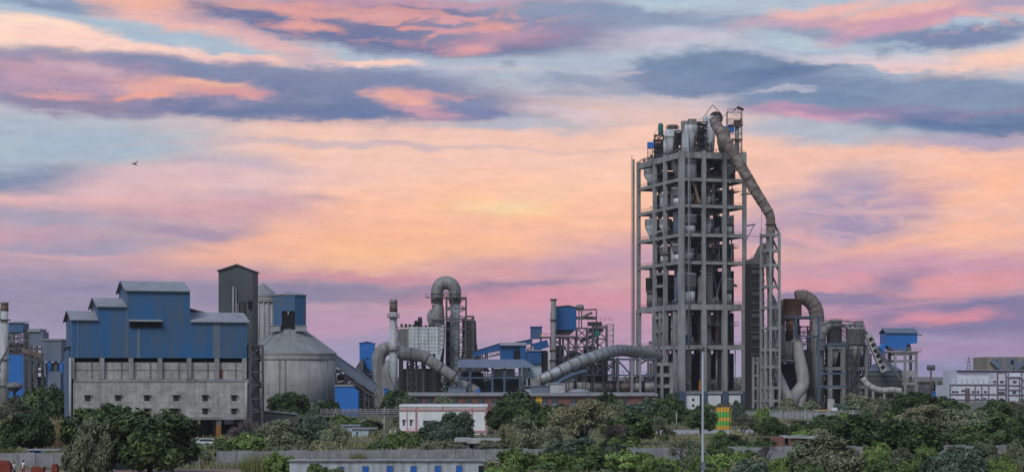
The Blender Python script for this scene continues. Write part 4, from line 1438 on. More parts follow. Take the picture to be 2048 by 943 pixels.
    for k in range(6):
        c = a + d * (0.1 + k * 0.15)
        m.beam(c + Vector((-0.2, -1.35, 0)), c + d * 0.07 + Vector((0.2, -1.35, 0)), 0.1, 1.5)
    m.build('opening', M['black'], t)
    m = MB(); m.beam(wp(1732, 661, Y - 3), wp(1741, 690, Y - 3), 3.4, 0.5); m.build('head_plate', M['duct'], t)
    m = MB(); m.beam(wp(1752, 696, Y - 6), wp(1803, 760, Y - 6), 0.8, 0.9); m.rail([wp(1752, 694, Y - 6), wp(1803, 758, Y - 6)], 1.1, 2, 0.08); m.build('walkway', M['steel'], t)
    x, y = wx(1764, Y + 8), Y + 8
    t = thing('mill_bin', 'dark grey round bin with domed cone roof under the inclined conveyor', 'bin', (x, y, 0))
    m = MB(); m.lathe(x, y, [(7.0, wz(776, y) - 3), (7.2, wz(768, y)), (7.4, wz(752, y)), (7.0, wz(742, y))], 32); m.build('shell', M['grey_sheet'], t)
    m = MB(); m.lathe(x, y, [(7.25, wz(742, y) + .02), (7.25, wz(740, y)), (5.6, wz(734, y)), (3.0, wz(727, y)), (0, wz(722, y))], 32); m.build('roof', M['grey_blue'], t)
    m = MB(); m.lathe(x, y, [(7.45, wz(752, y)), (7.45, wz(750, y))], 32); m.lathe(x, y, [(7.3, wz(762, y)), (7.3, wz(761, y))], 32); m.build('band', M['steel_dark'], t)
    m = MB(); m.lattice(x - 5, y - 5, 0, x + 5, y + 5, wz(776, y) - 3, 2, 0.5, 0.3); m.build('legs', M['steel'], t)
    # pale curved air duct at the foot
    q = bend([wp(1725, 755, Y - 8), wp(1733, 766, Y - 8), wp(1746, 775, Y - 8), wp(1764, 780, Y - 8), wp(1784, 779, Y - 8), wp(1802, 781, Y - 8)], 7)
    t = thing('curved_air_duct', 'white curved duct sweeping low in front of the dark bin', 'duct', (wx(1765, Y - 8), Y - 8, 0))
    m = MB(); m.tube(q, 1.1, 18); m.second(); m.rings(q, 1.1, 2.4, 0.1, 0.25, 18); m.build('pipe', [M['duct_pale'], M['duct']], t)
    m = MB()
    for px in (1746, 1768, 1790, 1802):
        m.box(wx(px, Y - 8) - .4, Y - 8.4, 0, wx(px, Y - 8) + .4, Y - 7.6, wz(780, Y))
    m.build('pier', M['concrete'], t)

    # blue transfer house on its frame
    Y2 = 720
    o = Vector((wx(1770, Y2), Y2, 0))
    t = thing('transfer_house', 'bright blue transfer house on an open concrete frame, right works', 'conveyor house', o)
    z0, z1, zr = wz(694, Y2), wz(666, Y2), wz(660, Y2)
    X0, X1 = wx(1768, Y2), wx(1830, Y2)
    m = MB()
    xm = wx(1784, Y2)
    m.prism([(X0, wz(690, Y2)), (xm, wz(700, Y2)), (wx(1808, Y2), wz(700, Y2)), (wx(1809, Y2), wz(688, Y2)), (X1, wz(686, Y2)), (X1, z1), (X0, z1)], Y2 - 4, Y2 + 8)
    m.prism([(wx(1756, Y2), wz(694, Y2)), (X0 + .1, wz(686, Y2)), (X0 + .1, wz(697, Y2)), (wx(1762, Y2), wz(702, Y2))], Y2 - 3, Y2 + 5)
    m.prism([(wx(1758, Y2), wz(702, Y2)), (wx(1767, Y2), wz(700, Y2)), (wx(1765, Y2), wz(716, Y2))], Y2 - 3, Y2 + 4)
    m.build('wall', M['blue_bright'], t)
    m = MB(); m.prism_x([(Y2 - 4.6, z1 - .1), (Y2 + 2, zr + 0.5), (Y2 + 8.6, z1 - .1), (Y2 + 8.6, z1 + .3), (Y2 + 2, zr + 0.9), (Y2 - 4.6, z1 + .3)], X0 - .3, X1 + .3); m.build('roof', M['grey_blue'], t)
    m = MB(); m.beam((X1, Y2 - 2, z1 - .6), (X1 + 2.2, Y2 - 2, z1 - .6), .4); m.build('hoist_beam', M['steel'], t)
    m = MB(); m.lathe(wx(1813, Y2), Y2 - 1, [(1.6, wz(703, Y2)), (1.6, wz(694, Y2)), (1.1, wz(687, Y2))], 16); m.build('drive_drum', M['duct'], t)
    zd = wz(704, Y2)
    for px in (1787, 1807, 1829):
        for yy in (Y2 - 3, Y2 + 7)[:(1 if px == 1807 else 2)]:
            m = MB(); x = wx(px, Y2); m.box(x - .48, yy - .48, 0, x + .48, yy + .48, zd); m.build('column', M['concrete'], t)
    for py in (705, 719, 740, 764):
        z = wz(py, Y2)
        for yy in (Y2 - 3, Y2 + 7):
            m = MB(); m.box(wx(1787, Y2) + .5, yy - .35, z - (.9 if py != 740 else 2.2), wx(1829, Y2) - .5, yy + .35, z); m.build('beam', M['concrete'], t)
    m = MB(); m.box(wx(1770, Y2), Y2 - 4, zd, X1 + 1.5, Y2 + 8, zd + 0.5); m.build('deck', M['concrete'], t)
    m = MB(); m.rail([(wx(1772, Y2), Y2 - 4, zd + .5), (X1 + 1.5, Y2 - 4, zd + .5)], 1.2, 1.8, 0.1); m.build('railing', M['steel_light'], t)
    m = MB(); m.lattice(wx(1768, Y2), Y2 - 2, 0, wx(1780, Y2), Y2 + 4, zd, 6, 0.22, 0.14, cross=False); m.build('stair_frame', M['rust'], t)
    # small pallets of machinery at the foot
    m = MB(); m.box(wx(1655, Y - 10), Y - 11, 0, wx(1668, Y - 10), Y - 9, wz(797, Y - 10)); tag(m.build('pump_house', M['white_metal']), 'little white cabinet at the foot of the tank frame', 'cabinet')
    m = MB(); m.box(wx(1612, Y - 10), Y - 10, 0, wx(1650, Y - 10), Y - 8, wz(802, Y - 10)); m.box(wx(1618, Y - 10), Y - 9.8, wz(802, Y - 10), wx(1630, Y - 10), Y - 8.2, wz(792, Y - 10)); tag(m.build('machine_block', M['steel_dark']), 'dark low machine block at the foot of blue frame', 'machine')

    # parked yellow trailer behind the inner wall
    Yt = 560
    t = thing('flatbed_trailer', 'long yellow flatbed trailer parked behind the grey inner wall', 'trailer', (wx(1645, Yt), Yt, 0))
    x0, x1 = wx(1628, Yt), wx(1662, Yt)
    m = MB(); m.box(x0, Yt - 1.2, 1.55, x1, Yt + 1.2, 2.35); m.build('bed', M['yellow'], t)
    for k in range(3):
        m = MB(); m.tube([(x0 + .8 + 1.2 * k, Yt - 1.25, 0.5), (x0 + .8 + 1.2 * k, Yt + 1.25, 0.5)], 0.5, 14); m.build('wheel', M['rubber'], t)
    m = MB(); m.box(x1, Yt - 1.1, 0.6, x1 + 1.7, Yt + 1.1, 3.0); m.build('cab', M['car_white'], t)

    # inner grey wall
    t = thing('inner_wall', 'long low grey wall running in front of the right hand works', 'wall', (wx(1650, 540), 540, 0))
    m = MB(); m.box(wx(1490, 540), 539.8, 0, wx(1850, 540), 540.1, 2.35); m.build('panel', M['precast'], t)
    m = MB(); m.box(wx(1490, 540), 539.6, 2.36, wx(1850, 540), 540.3, 2.5); m.build('coping', M['concrete_pale'], t)
    for k in range(16):
        x = wx(1490 + 24 * k, 540)
        m = MB(); m.box(x - .2, 539.5, 0, x + .2, 539.78, 2.7); m.build('post', M['concrete_pale'], t)

    # floodlight mast
    Ym = 760
    x = wx(1862, Ym)
    t = thing('floodlight_mast', 'thin mast with two floodlight heads left of the white building', 'light mast', (x, Ym, 0))
    m = MB(); m.cyl(x, Ym, 0, wz(738, Ym), 0.5, 0.35, 10); m.build('pole', M['rust'], t)
    for s in (-1, 1):
        m = MB(); m.lathe(x + s * 0.85, Ym, [(0.45, wz(740, Ym)), (0.95, wz(736, Ym)), (0.7, wz(729, Ym))], 12); m.build('lamp_head', M['steel'], t)
    m = MB(); m.beam((x - 1.2, Ym, wz(739, Ym)), (x + 1.2, Ym, wz(739, Ym)), 0.3); m.build('bracket', M['steel'], t)

    # distant steel sheds between the works and the white building
    Yd = 1000
    for i, (p0, p1, pt, mt, lb) in enumerate(((1836, 1868, 766, 'grey_blue', 'low hazy grey shed right of the blue transfer house'), (1862, 1898, 772, 'pale_hut', 'pale low building beside the far white office block'))):
        t = thing('distant_shed', lb, 'shed', (wx((p0 + p1) / 2, Yd), Yd, 0))
        m = MB(); m.box(wx(p0, Yd), Yd, 0, wx(p1, Yd), Yd + 14, wz(pt + 10, Yd)); m.build('wall', M[mt], t)
        m = MB()
        for k in range(7):
            x = wx(p0 + (p1 - p0) * k / 6, Yd); m.box(x - .4, Yd - 1, 0, x + .4, Yd - .3, wz(pt - 4, Yd))
        m.box(wx(p0, Yd), Yd - 1, wz(pt + 2, Yd), wx(p1, Yd), Yd - .4, wz(pt - 3, Yd))
        m.build('frame', M['steel'], t)
    m = MB(); x = wx(1867, 980); m.box(x - 1, 979, 0, x + 7, 983, wz(783, 980)); m.prism([(x - 1.4, wz(783, 980)), (x + 7.4, wz(783, 980)), (x + 3, wz(780, 980))], 978.5, 983.5)
    tag(m.build('blue_kiosk', M['blue_bright']), 'small bright blue kiosk below the floodlight mast', 'kiosk')
    # distant pylon
    Yp = 2200
    x = wx(1938, Yp)
    t = thing('pylon', 'faint lattice power pylon far behind the white office block', 'pylon', (x, Yp, 0))
    m = MB(); zt = wz(712, Yp)
    for s in (-1, 1):
        m.beam((x + s * 4, Yp, 0), (x + s * .4, Yp, zt), .5); m.beam((x + s * 4, Yp + 6, 0), (x + s * .4, Yp, zt), .5)
    for k in range(8):
        w0, w1 = 4 - 3.6 * k / 8, 4 - 3.6 * (k + 1) / 8
        m.beam((x - w0, Yp, zt * k / 8), (x + w1, Yp, zt * (k + 1) / 8), .35); m.beam((x + w0, Yp, zt * k / 8), (x - w1, Yp, zt * (k + 1) / 8), .35)
    m.build('lattice', M['steel_light'], t)
    m = MB(); m.beam((x - 6, Yp, zt * .8), (x + 6, Yp, zt * .8), .5); m.beam((x - 5, Yp, zt * .9), (x + 5, Yp, zt * .9), .5); m.build('cross_arm', M['steel_light'], t)


right_works()


def white_block():
    """The office block at the right edge: white panels with dark trim in steps."""
    Y = 900
    x = lambda p: wx(p, Y)
    z = lambda p: wz(p, Y)
    t = thing('office_block', 'stepped white building with dark trim lines at the right edge', 'building', (x(1980), Y, 0))
    m = MB(); m.box(x(1900), Y, 0, x(2012), Y + 30, z(770)); m.box(x(1992), Y - 1.5, 0, x(2120), Y + 30, z(745))
    m.box(x(1928), Y + 14, z(770), x(2130), Y + 44, z(741)); m.box(x(2013), Y - 4, 0, x(2038), Y - 1.5, z(753))
    m.build('wall', M['office_wall'], t)
    m = MB()
    for py in (770, 789, 800):
        m.box(x(1900) - .3, Y - 0.35, z(py), x(1992), Y - 0.01, z(py) + 0.55)
    for py in (745, 770, 779, 789, 800):
        m.box(x(1992), Y - 1.9, z(py), x(2011), Y - 1.51, z(py) + 0.5)
    for py in (754, 771, 780, 790):
        m.box(x(2013), Y - 4.4, z(py), x(2039), Y - 4.01, z(py) + 0.5)
    for py in (760, 775, 790):
        m.box(x(2040), Y - 1.9, z(py), x(2110), Y - 1.51, z(py) + 0.5)
    for px in (1900, 1950, 1963, 1977):
        m.box(x(px) - .25, Y - .4, 0, x(px) + .25, Y - .36, z(770) + .5)
    for px in (1993, 2010, 2041, 2060):
        m.box(x(px) - .3, Y - 2.0, 0, x(px) + .3, Y - 1.91, z(745))
    m.box(x(2011), Y - 4.6, 0, x(2013), Y - 4.41, z(741)); m.box(x(2034) - .25, Y - 4.6, 0, x(2034) + .25, Y - 4.41, z(753))
    m.box(x(1926), Y + 13.2, z(743), x(2130), Y + 13.9, z(741) + .3); m.box(x(2018), Y + 12.6, z(752), x(2022), Y + 13.1, z(738))
    m.build('trim', M['lilac_frame'], t)
    m = MB()
    m.box(x(1900), Y - .6, z(770) + 0.6, x(1990), Y - .3, z(770) + 1.1); m.box(x(1900), Y - .6, z(760), x(1992), Y + 4, z(757)); m.box(x(1928), Y + 12, z(741) + .35, x(2132), Y + 45, z(739)); m.box(x(2012), Y - 5, z(753), x(2040), Y - 1, z(751))
    m.build('roof_edge', M['office_wall'], t)
    m = MB()
    for k in range(9):
        px = 1901 + 11 * k
        m.box(x(px) - .15, Y - .5, z(770) + 1.0, x(px) + .15, Y - .2, z(760))
    m.build('canopy_post', M['steel_light'], t)
    for px, py, w in ((1907, 783, 1.4), (1914, 783, 1.2), (1926, 781, 1.6), (1946, 783, 1.3), (1956, 783, 1.3), (1971, 783, 1.4), (1955, 798, 1.6), (1969, 797, 1.6), (1985, 798, 1.6)):
        m = MB(); m.box(x(px) - w / 2, Y - .06, z(py + 2.2), x(px) + w / 2, Y - .02, z(py - 2.2)); m.build('window', M['glass'], t)
    for px, py in ((2002, 763), (1997, 785), (2004, 785), (2002, 798), (2024, 784), (2025, 763)):
        yy = Y - 1.56 if px < 2012 else Y - 4.06
        m = MB(); m.box(x(px) - .9, yy - .02, z(py + 2.4), x(px) + .9, yy + .02, z(py - 2.4)); m.build('window', M['glass'], t)
    # ochre screen behind
    Y2 = 960
    t = thing('screen_building', 'ochre sheeted building with slanting grey chutes above white block', 'building', (wx(2020, Y2), Y2, 0))
    m = MB(); m.box(wx(1975, Y2), Y2, 0, wx(2140, Y2), Y2 + 30, wz(713, Y2)); m.build('wall', M['ochre'], t)
    m = MB()
    for a, b in ((1982, 2003), (2052, 2028)):
        m.beam((wx(a, Y2), Y2 - 1.2, wz(719, Y2)), (wx(b, Y2), Y2 - 1.2, wz(738, Y2)), 2.0, 2.4)
    for px in (1999, 2017, 2031):
        m.box(wx(px, Y2) - 1, Y2 - .6, wz(742, Y2), wx(px, Y2) + 1, Y2 - .05, wz(714, Y2))
    m.build('chute', M['grey_blue'], t)
    m = MB(); m.box(wx(1988, Y2), Y2 - .3, wz(726, Y2), wx(1996, Y2), Y2 - .02, wz(719, Y2)); m.box(wx(2020, Y2), Y2 - .3, wz(727, Y2), wx(2029, Y2), Y2 - .02, wz(719, Y2)); m.build('opening', M['black'], t)
    # dark red hoist frame in front
    m = MB(); m.lattice(wx(1933, 880), 880, 0, wx(1939, 880), 882, wz(776, 880), 4, .35, .25)
    tag(m.build('red_hoist_frame', M['rust']), 'narrow dark red steel frame in front of the white block', 'hoist')


white_block()

# ------------------------------------------------------------------ left hand works
def blue_hall():
    """The packing hall: stepped blue sheeting over a concrete and block storey on stilts."""
    ox, oy = -84.2, 366.0
    f = grid((ox, oy, 0))
    o = Vector((ox, oy, 0))

    def L(px):
        r = (px - 1024) / F
        return (r * oy - ox) / (cos(GA) - sin(GA) * r)

    def z(py, a):
        return CH + (HY - py) / F * (oy + sin(GA) * a)
    t = thing('packing_hall', 'stepped bright blue sheeted hall standing on a grey block storey', 'industrial hall', o)
    D = 13.0
    zb = z(715, 10)
    secs = [(144, 196, 639, 626.5), (196, 253, 612.5, 600), (253, 380, 581, 566.5), (380, 494, 643, 629)]
    for i, (p0, p1, pe, pr) in enumerate(secs):
        a0, a1 = L(p0), L(p1)
        ze = z(pe, (a0 + a1) / 2)
        zr = ze + (pe - pr) / F * 372 + 0.5
        m = MB(f)
        dd = D - 0.02 * i
        m.prism_x([(0.0 - 0.004 * i, zb), (dd, zb), (dd, ze), (dd / 2, zr), (0 - 0.004 * i, ze)], a0, a1 - (0.0 if i != 3 else 0))
        m.build('wall', M['blue'], t)
        m = MB(f)
        h = 0.16
        s = (zr - ze) / (dd / 2)
        m.prism_x([(-0.55, ze - 0.55 * s + .03), (dd / 2, zr + .03), (dd + .55, ze - .55 * s + .03), (dd + .55, ze - .55 * s + .03 + h), (dd / 2, zr + .03 + h), (-0.55, ze - .55 * s + .03 + h)],
                  a0 - (0.45 if i != 3 else -0.02), a1 + (0.5 if i == 3 else (0.05 if i == 2 else -0.02)))
        m.build('roof', M['roof_sheet'], t)
        if i < 3:
            m = MB(f)
            m.beam((a0 - .5, -.5, ze - .5 * s), (a0 - .5, dd / 2, zr), 0.14, 0.35); m.beam((a0 - .5, dd / 2, zr), (a0 - .5, dd + .5, ze - .5 * s), 0.14, 0.35)
            m.build('bargeboard', M['steel_dark'], t)
    # lean-to against the high bay, its brown edge running down to the right
    a0, a1 = L(381), L(440)
    m = MB(f); m.prism([(a0, z(645, a0) + .4), (a1, z(634, a1)), (a1, z(629, a1)), (a0, z(613, a0))], 7.5, 12.5); m.build('lean_to', M['grey_blue'], t)
    m = MB(f); m.beam((a0, 7.2, z(612.6, a0)), (a1, 7.2, z(628.6, a1)), 0.9, 0.35); m.build('lean_to_edge', M['rust'], t)
    # ventilation slot with hood
    a0, a1 = L(259), L(322)
    m = MB(f); m.box(a0, -.35, z(654, a0), a1, -.03, z(642.5, a0)); m.build('louvre_slot', M['black'], t)  # solid box, its black colour standing in for the shaded inside
    m = MB(f); m.prism_x([(-.03, z(640, a0)), (-.03, z(638.5, a0)), (-1.2, z(641.5, a0)), (-1.2, z(642.4, a0))], a0 - .2, a1 + .2)
    m.build('hood', M['roof_sheet'], t)
    # pale strip on the sheeting and gutter line
    for px, w, p0, p1 in ((433, .75, 645, 715), (277, .3, 657, 715), (155, .12, 640, 715), (253.5, .14, 583, 715)):
        m = MB(f); a = L(px); m.box(a - w, -.075, z(p1, a), a + w, -.03, z(p0, a)); m.build('light_sheet', M['grey_blue'], t)
    # low extension on the left
    m = MB(f); a = -1.6; m.prism_x([(3.5, 4), (12.0, 4), (12.0, z(700, 0)), (3.5, z(693, 0))], -.5, -0.03); m.build('side_wall', M['blue'], t)
    m = MB(f); m.prism_x([(3.0, z(693, 0)), (12.2, z(700, 0)), (12.2, z(699, 0)), (3.0, z(692, 0))], -.75, -0.03); m.build('side_roof', M['steel_dark'], t)

    # storey with recessed block panels between columns
    zt, zm, zl = zb, z(757, 10), z(839, 16)
    cols = [144, 204, 262, 320, 378, 434, 489]
    for px in cols:
        a = L(px)
        m = MB(f); m.box(a - .42, -.2, zm, a + .42, .9, zt - .02); m.build('column', M['concrete'], t)
    for k, (p0, p1) in enumerate(zip(cols, cols[1:])):
        a0, a1 = L(p0) + .43, L(p1) - .43
        m = MB(f); m.box(a0, .45, zm, a1, .8, zt - .85); m.build('infill_panel', M['block_wall'], t)
        m = MB(f); m.box(a0 + 3.2, .3, zm, a0 + 3.4, .44, zt - .9); m.box(a0, .38, zm + 1.7, a1, .44, zm + 1.8); m.build('panel_rib', M['concrete_dark'], t)
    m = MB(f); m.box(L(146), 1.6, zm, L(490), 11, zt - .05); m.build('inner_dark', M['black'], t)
    a = L(441); m = MB(f); m.box(a - .38, .2, zm + .1, a + .38, .44, zm + 1.9); m.build('red_door', M['red_door'], t)
    # solid lower part
    A0, A1 = L(150), L(497)
    m = MB(f); m.box(A0, 0, zl, A1, D - .5, zm - .02); m.build('block_storey', M['block_wall'], t)
    m = MB(f); m.box(A0 - .05, -.12, zm - .55, A1 + .05, -.01, zm - .05); m.build('ring_beam', M['concrete'], t)
    m = MB(f); m.box(A0 - .05, -.1, zl - .02, A1 + .05, -.01, zl + .5); m.build('ring_beam', M['concrete'], t)
    for row, (y0, y1) in enumerate(((789.5, 800.5), (816, 827))):
        for px in (175, 236, 294, 352, 410, 468):
            a = L(px)
            m = MB(f); m.box(a - .52, -.05, z(y1, a), a + .52, -.005, z(y0, a)); w = m.build('window', M['black'], t)
            m = MB(f); m.box(a - .78, -.5, z(y0, a) + .02, a + .78, -.01, z(y0, a) + .14); m.build('sunshade', M['concrete'], w)
            m = MB(f)
            for k in range(3):
                m.box(a - .5 + .3 * k + .14, -.1, z(y1, a), a - .5 + .3 * k + .2, -.055, z(y0, a))
            m.box(a - .52, -.1, (z(y1, a) + z(y0, a)) / 2 - .04, a + .52, -.056, (z(y1, a) + z(y0, a)) / 2 + .04)
            m.build('grille', M['steel'], w)
    a = L(492); m = MB(f); m.tube([(a, -.35, zl - .8), (a, -.35, zm - .6)], .28, 10); m.build('downpipe', M['white_metal'], t)
    a = L(140); m = MB(f); m.tube([(a, -.4, 1.0), (a, -.4, zb)], .25, 10); m.build('downpipe', M['white_metal'], t)
    # stilts
    for px in (150, 206, 263, 320, 379, 438, 492):
        for b in (.5, 6, 11.8):
            a = L(px)
            m = MB(f); m.box(a - .45, b - .4, 0, a + .45, b + .4, zl - .03); m.build('stilt', M['concrete_dark'], t)
    m = MB(f)
    for a, b in ((L(412), 3), (L(423), 4.5), (L(400), 7), (L(455), 7.5)):
        m.box(a - .5, b, 0, a + .6, b + 1.2, zl - .05)
    m.box(L(300), 9.5, 0, L(490), 9.8, 2.6)
    m.build('chute', M['steel_dark'], t)
    a = L(436); m = MB(f); m.box(a - .45, -1.0, .0, a + .45, -.2, 2.6); m.build('painted_pier', M['orange_dull'], t)

    # steel stair at the right end
    t2 = thing('stair_tower', 'rusty brown steel stair tower at the right end of blue hall', 'stair tower', f((L(508), 0, 0)))
    m = MB(f); a0, a1 = L(499), L(522)
    m.lattice(a0, -1.2, 0, a1, 2.2, z(690, a1), 7, .3, .2, cross=False, diag=False); m.build('frame', M['steel'], t2)
    m = MB(f)
    H = z(690, a1)
    for k in range(7):
        z0, z1 = H * k / 7, H * (k + 1) / 7
        m.beam((a0 if k % 2 else a1, -.6, z0), (a1 if k % 2 else a0, -.6, z1), .9, .3)
        m.rail([(a0 if k % 2 else a1, -1.0, z0), (a1 if k % 2 else a0, -1.0, z1)], 1.0, 1.0, .07)
        m.box(a0, -1.1, z1 - .12, a1, 2.1, z1)
    m.build('flight', M['steel_dark'], t2)
    m = MB(f); m.tube([(L(494), -1.1, z(715, 32)), (a1 + .2, -1.1, z(690, a1)), (a1 + .2, -1.1, 5)], .22, 10); m.build('pipe', M['steel'], t2)
    # thin riser on the hall end, up to the dark tower
    t3 = thing('pipe_riser', 'thin dark pipe riser between blue hall and dark grey tower', 'pipe', f((L(500), 9, 0)))
    m = MB(f); a = L(501); m.lattice(a - .5, 9, 0, a + .6, 10.2, z(600, a), 14, .16, .12, cross=False); m.build('ladder_frame', M['steel_dark'], t3)
    m = MB(f); m.tube([(a - .9, 9.2, 4), (a - .9, 9.2, z(602, a))], .28, 10); m.build('pipe', M['steel'], t3)


blue_hall()


def dark_tower():
    Y = 408
    a0, a1 = wx(437, Y), wx(505, Y)
    xm = wx(474, Y)
    zs, za = wz(541, Y), wz(530, Y)
    t = thing('storage_tower', 'dark grey sheeted windowless tower with gable top behind the blue hall', 'tower', (xm, Y, 0))
    m = MB(); m.prism([(a0, 0), (a1, 0), (a1, zs), (xm, za), (a0, zs)], Y, Y + 9); m.build('wall', M['grey_sheet'], t)
    m = MB(); m.prism([(a0 - .3, zs - .15), (xm, za + .02), (a1 + .3, zs - .15), (a1 + .3, zs + .1), (xm, za + .3), (a0 - .3, zs + .1)], Y - .4, Y + 9.4); m.build('roof', M['steel'], t)
    m = MB(); x = wx(467, Y); m.tube([(x, Y - .4, 4), (x, Y - .4, wz(573, Y))], .22, 10); m.tube([(x + .6, Y - .4, 4), (x + .6, Y - .4, wz(577, Y))], .12, 8); m.build('pipe', M['steel_light'], t)
    m = MB(); m.box(wx(497, Y), Y - .6, wz(615, Y), wx(504, Y), Y - .03, wz(601, Y)); m.build('opening', M['black'], t)


dark_tower()


def silo(name, label, px, Y, pr, pe, pa, ratio, head=None):
    x = wx(px, Y)
    r = pr / F * Y
    ze, za = wz(pe, Y), wz(pa, Y)
    t = thing(name, label, 'silo', (x, Y + r, 0))
    cy = Y + r
    m = MB(); m.lathe(x, cy, [(r, -.2), (r, ze)], 56); m.build('shell', M['concrete_silo'], t)
    m = MB(); m.lathe(x, cy, [(r + .35, ze - .5), (r + .35, ze + .15), (ratio * r, za)], 56, smooth=False); m.build('cone_roof', M['cone_sheet'], t)
    m = MB(); m.lathe(x, cy, [(r + .12, ze - 1.9), (r + .22, ze - 1.8), (r + .22, ze - .52)], 56); m.build('ring_beam', M['concrete_silo'], t)
    return t, x, cy, r, ze, za


def silos():
    Y = 560
    t, x, cy, r, ze, za = silo('cement_silo', 'broad round concrete silo with cone roof and blue cabin on top', 569.5, Y, 92.5, 706, 649, 0.2)
    # dark vertical pipes on the wall
    for px in (559, 571, 650):
        xx = wx(px, Y)
        yy = cy - math.sqrt(max(0.1, r * r - (xx - x) ** 2)) - .15
        m = MB(); m.tube([(xx, yy, 0), (xx, yy, ze - 2)], .17, 8); m.build('downpipe', M['concrete_dark'], t)
    # ribs of the roof
    m = MB()
    for k in range(16):
        a = 2 * pi * k / 16 + .1
        m.beam((x + (r + .3) * cos(a), cy + (r + .3) * sin(a), ze + .2), (x + .22 * r * cos(a), cy + .22 * r * sin(a), za + .06), .22, .12)
    m.build('roof_rib', M['cone_sheet'], t)
    m = MB(); xx = wx(535, Y); m.box(xx - 1.6, cy - r * 1.02 + .3, 0, xx + 2, cy - r * .8, 6.5); m.build('doorway_annex', M['concrete'], t)
    # cabin
    z0, z1, z2 = za - 1.2, wz(590, Y + 12), wz(581, Y + 12)
    t2 = thing('silo_cabin', 'eight sided blue cabin on the peak of the broad silo', 'cabin', (x, cy, z0))
    R = 4.95
    m = MB()
    pts = [(x + R * cos(pi / 8 + k * pi / 4), cy + R * sin(pi / 8 + k * pi / 4)) for k in range(8)]
    zo = wz(622, Y + 12)
    for k in range(8):
        p, q = pts[k], pts[(k + 1) % 8]
        lo = zo if k == 5 else z0
        m.add([(p[0], p[1], lo), (q[0], q[1], lo), (q[0], q[1], z1), (p[0], p[1], z1)], [(0, 1, 2, 3)])
    m.build('wall', M['blue'], t2)
    m = MB(); m.lathe(x, cy, [(R * .97, z1 - .3), (R * 1.06, z1), (R * 1.06, z1 + .15), (.2, z2)], 8, smooth=False, a0=pi / 8); m.build('roof', M['roof_sheet'], t2)
    m = MB(); m.lathe(x, cy, [(R * .9, z0 + .2), (R * .9, zo - .1)], 8, smooth=False, a0=pi / 8); m.build('inner_dark', M['black'], t2)
    for s in (-1, 1):
        m = MB()
        m.box(x + s * 2.2, cy - R - .9, z0 - .5, x + s * 5.4, cy - R + .6, z0 + 1.1); m.box(x + s * 2.0, cy - R - 1.1, z0 + 1.12, x + s * 5.6, cy - R + .7, z0 + 1.3)
        m.build('side_box', M['roof_sheet'], t2)
    m = MB(); m.box(x - .15, cy - R + .1, zo - 1.0, x + .15, cy - R + .4, zo - .1); m.build('lamp', M['white_metal'], t2)
    # rear silo
    Y = 640
    t, x, cy, r, ze, za = silo('cement_silo', 'narrow tall grey silo half hidden behind the broad one', 522, Y, 30, 590, 565, 0.05)
    m = MB(); m.lathe(x, cy, [(r + .5, wz(601, Y) - .4), (r + .5, wz(601, Y))], 40)
    for k in range(8):
        a = -pi / 2 + (k - 3.5) * .3
        m.tube([(x + (r + .1) * cos(a), cy + (r + .1) * sin(a), 0), (x + (r + .1) * cos(a), cy + (r + .1) * sin(a), wz(602, Y))], .3, 8)
    m.build('pilaster', M['concrete'], t)


silos()


def conveyor(name, label, a, b, w, h, mat, legs=(), truss=True, roof=None):
    a, b = Vector(a), Vector(b)
    t = thing(name, label, 'conveyor', (a.x, a.y, 0))
    m = MB(); m.beam(a, b, w, h); m.build('gallery', M[mat], t)
    d = b - a
    if roof:
        m = MB(); m.beam(a + Vector((0, 0, h / 2 + .1)), b + Vector((0, 0, h / 2 + .1)), w + .5, .14); m.build('roof', M[roof], t)
    if truss:
        m = MB()
        n = max(3, int(d.length / 3.5))
        for s in (-w / 2, w / 2):
            o = Vector((0, s, -h / 2 - 1.5))
            m.beam(a + o, b + o, .25)
            for k in range(n):
                p, q = a + d * (k / n), a + d * ((k + 1) / n)
                up = Vector((0, s, -h / 2))
                m.beam(p + up, q + o, .16); m.beam(q + o, q + up, .14)
        m.build('truss', M['steel'], t)
    for f_ in legs:
        p = a + d * f_
        m = MB()
        m.beam((p.x - .9, p.y, 0), (p.x - .3, p.y, p.z - h / 2), .4); m.beam((p.x + .9, p.y, 0), (p.x + .3, p.y, p.z - h / 2), .4)
        for k in range(3):
            zz = p.z * (k + 1) / 4
            m.beam((p.x - .8, p.y, zz), (p.x + .8, p.y, zz), .22)
        m.build('trestle', M['steel'], t)
    return t


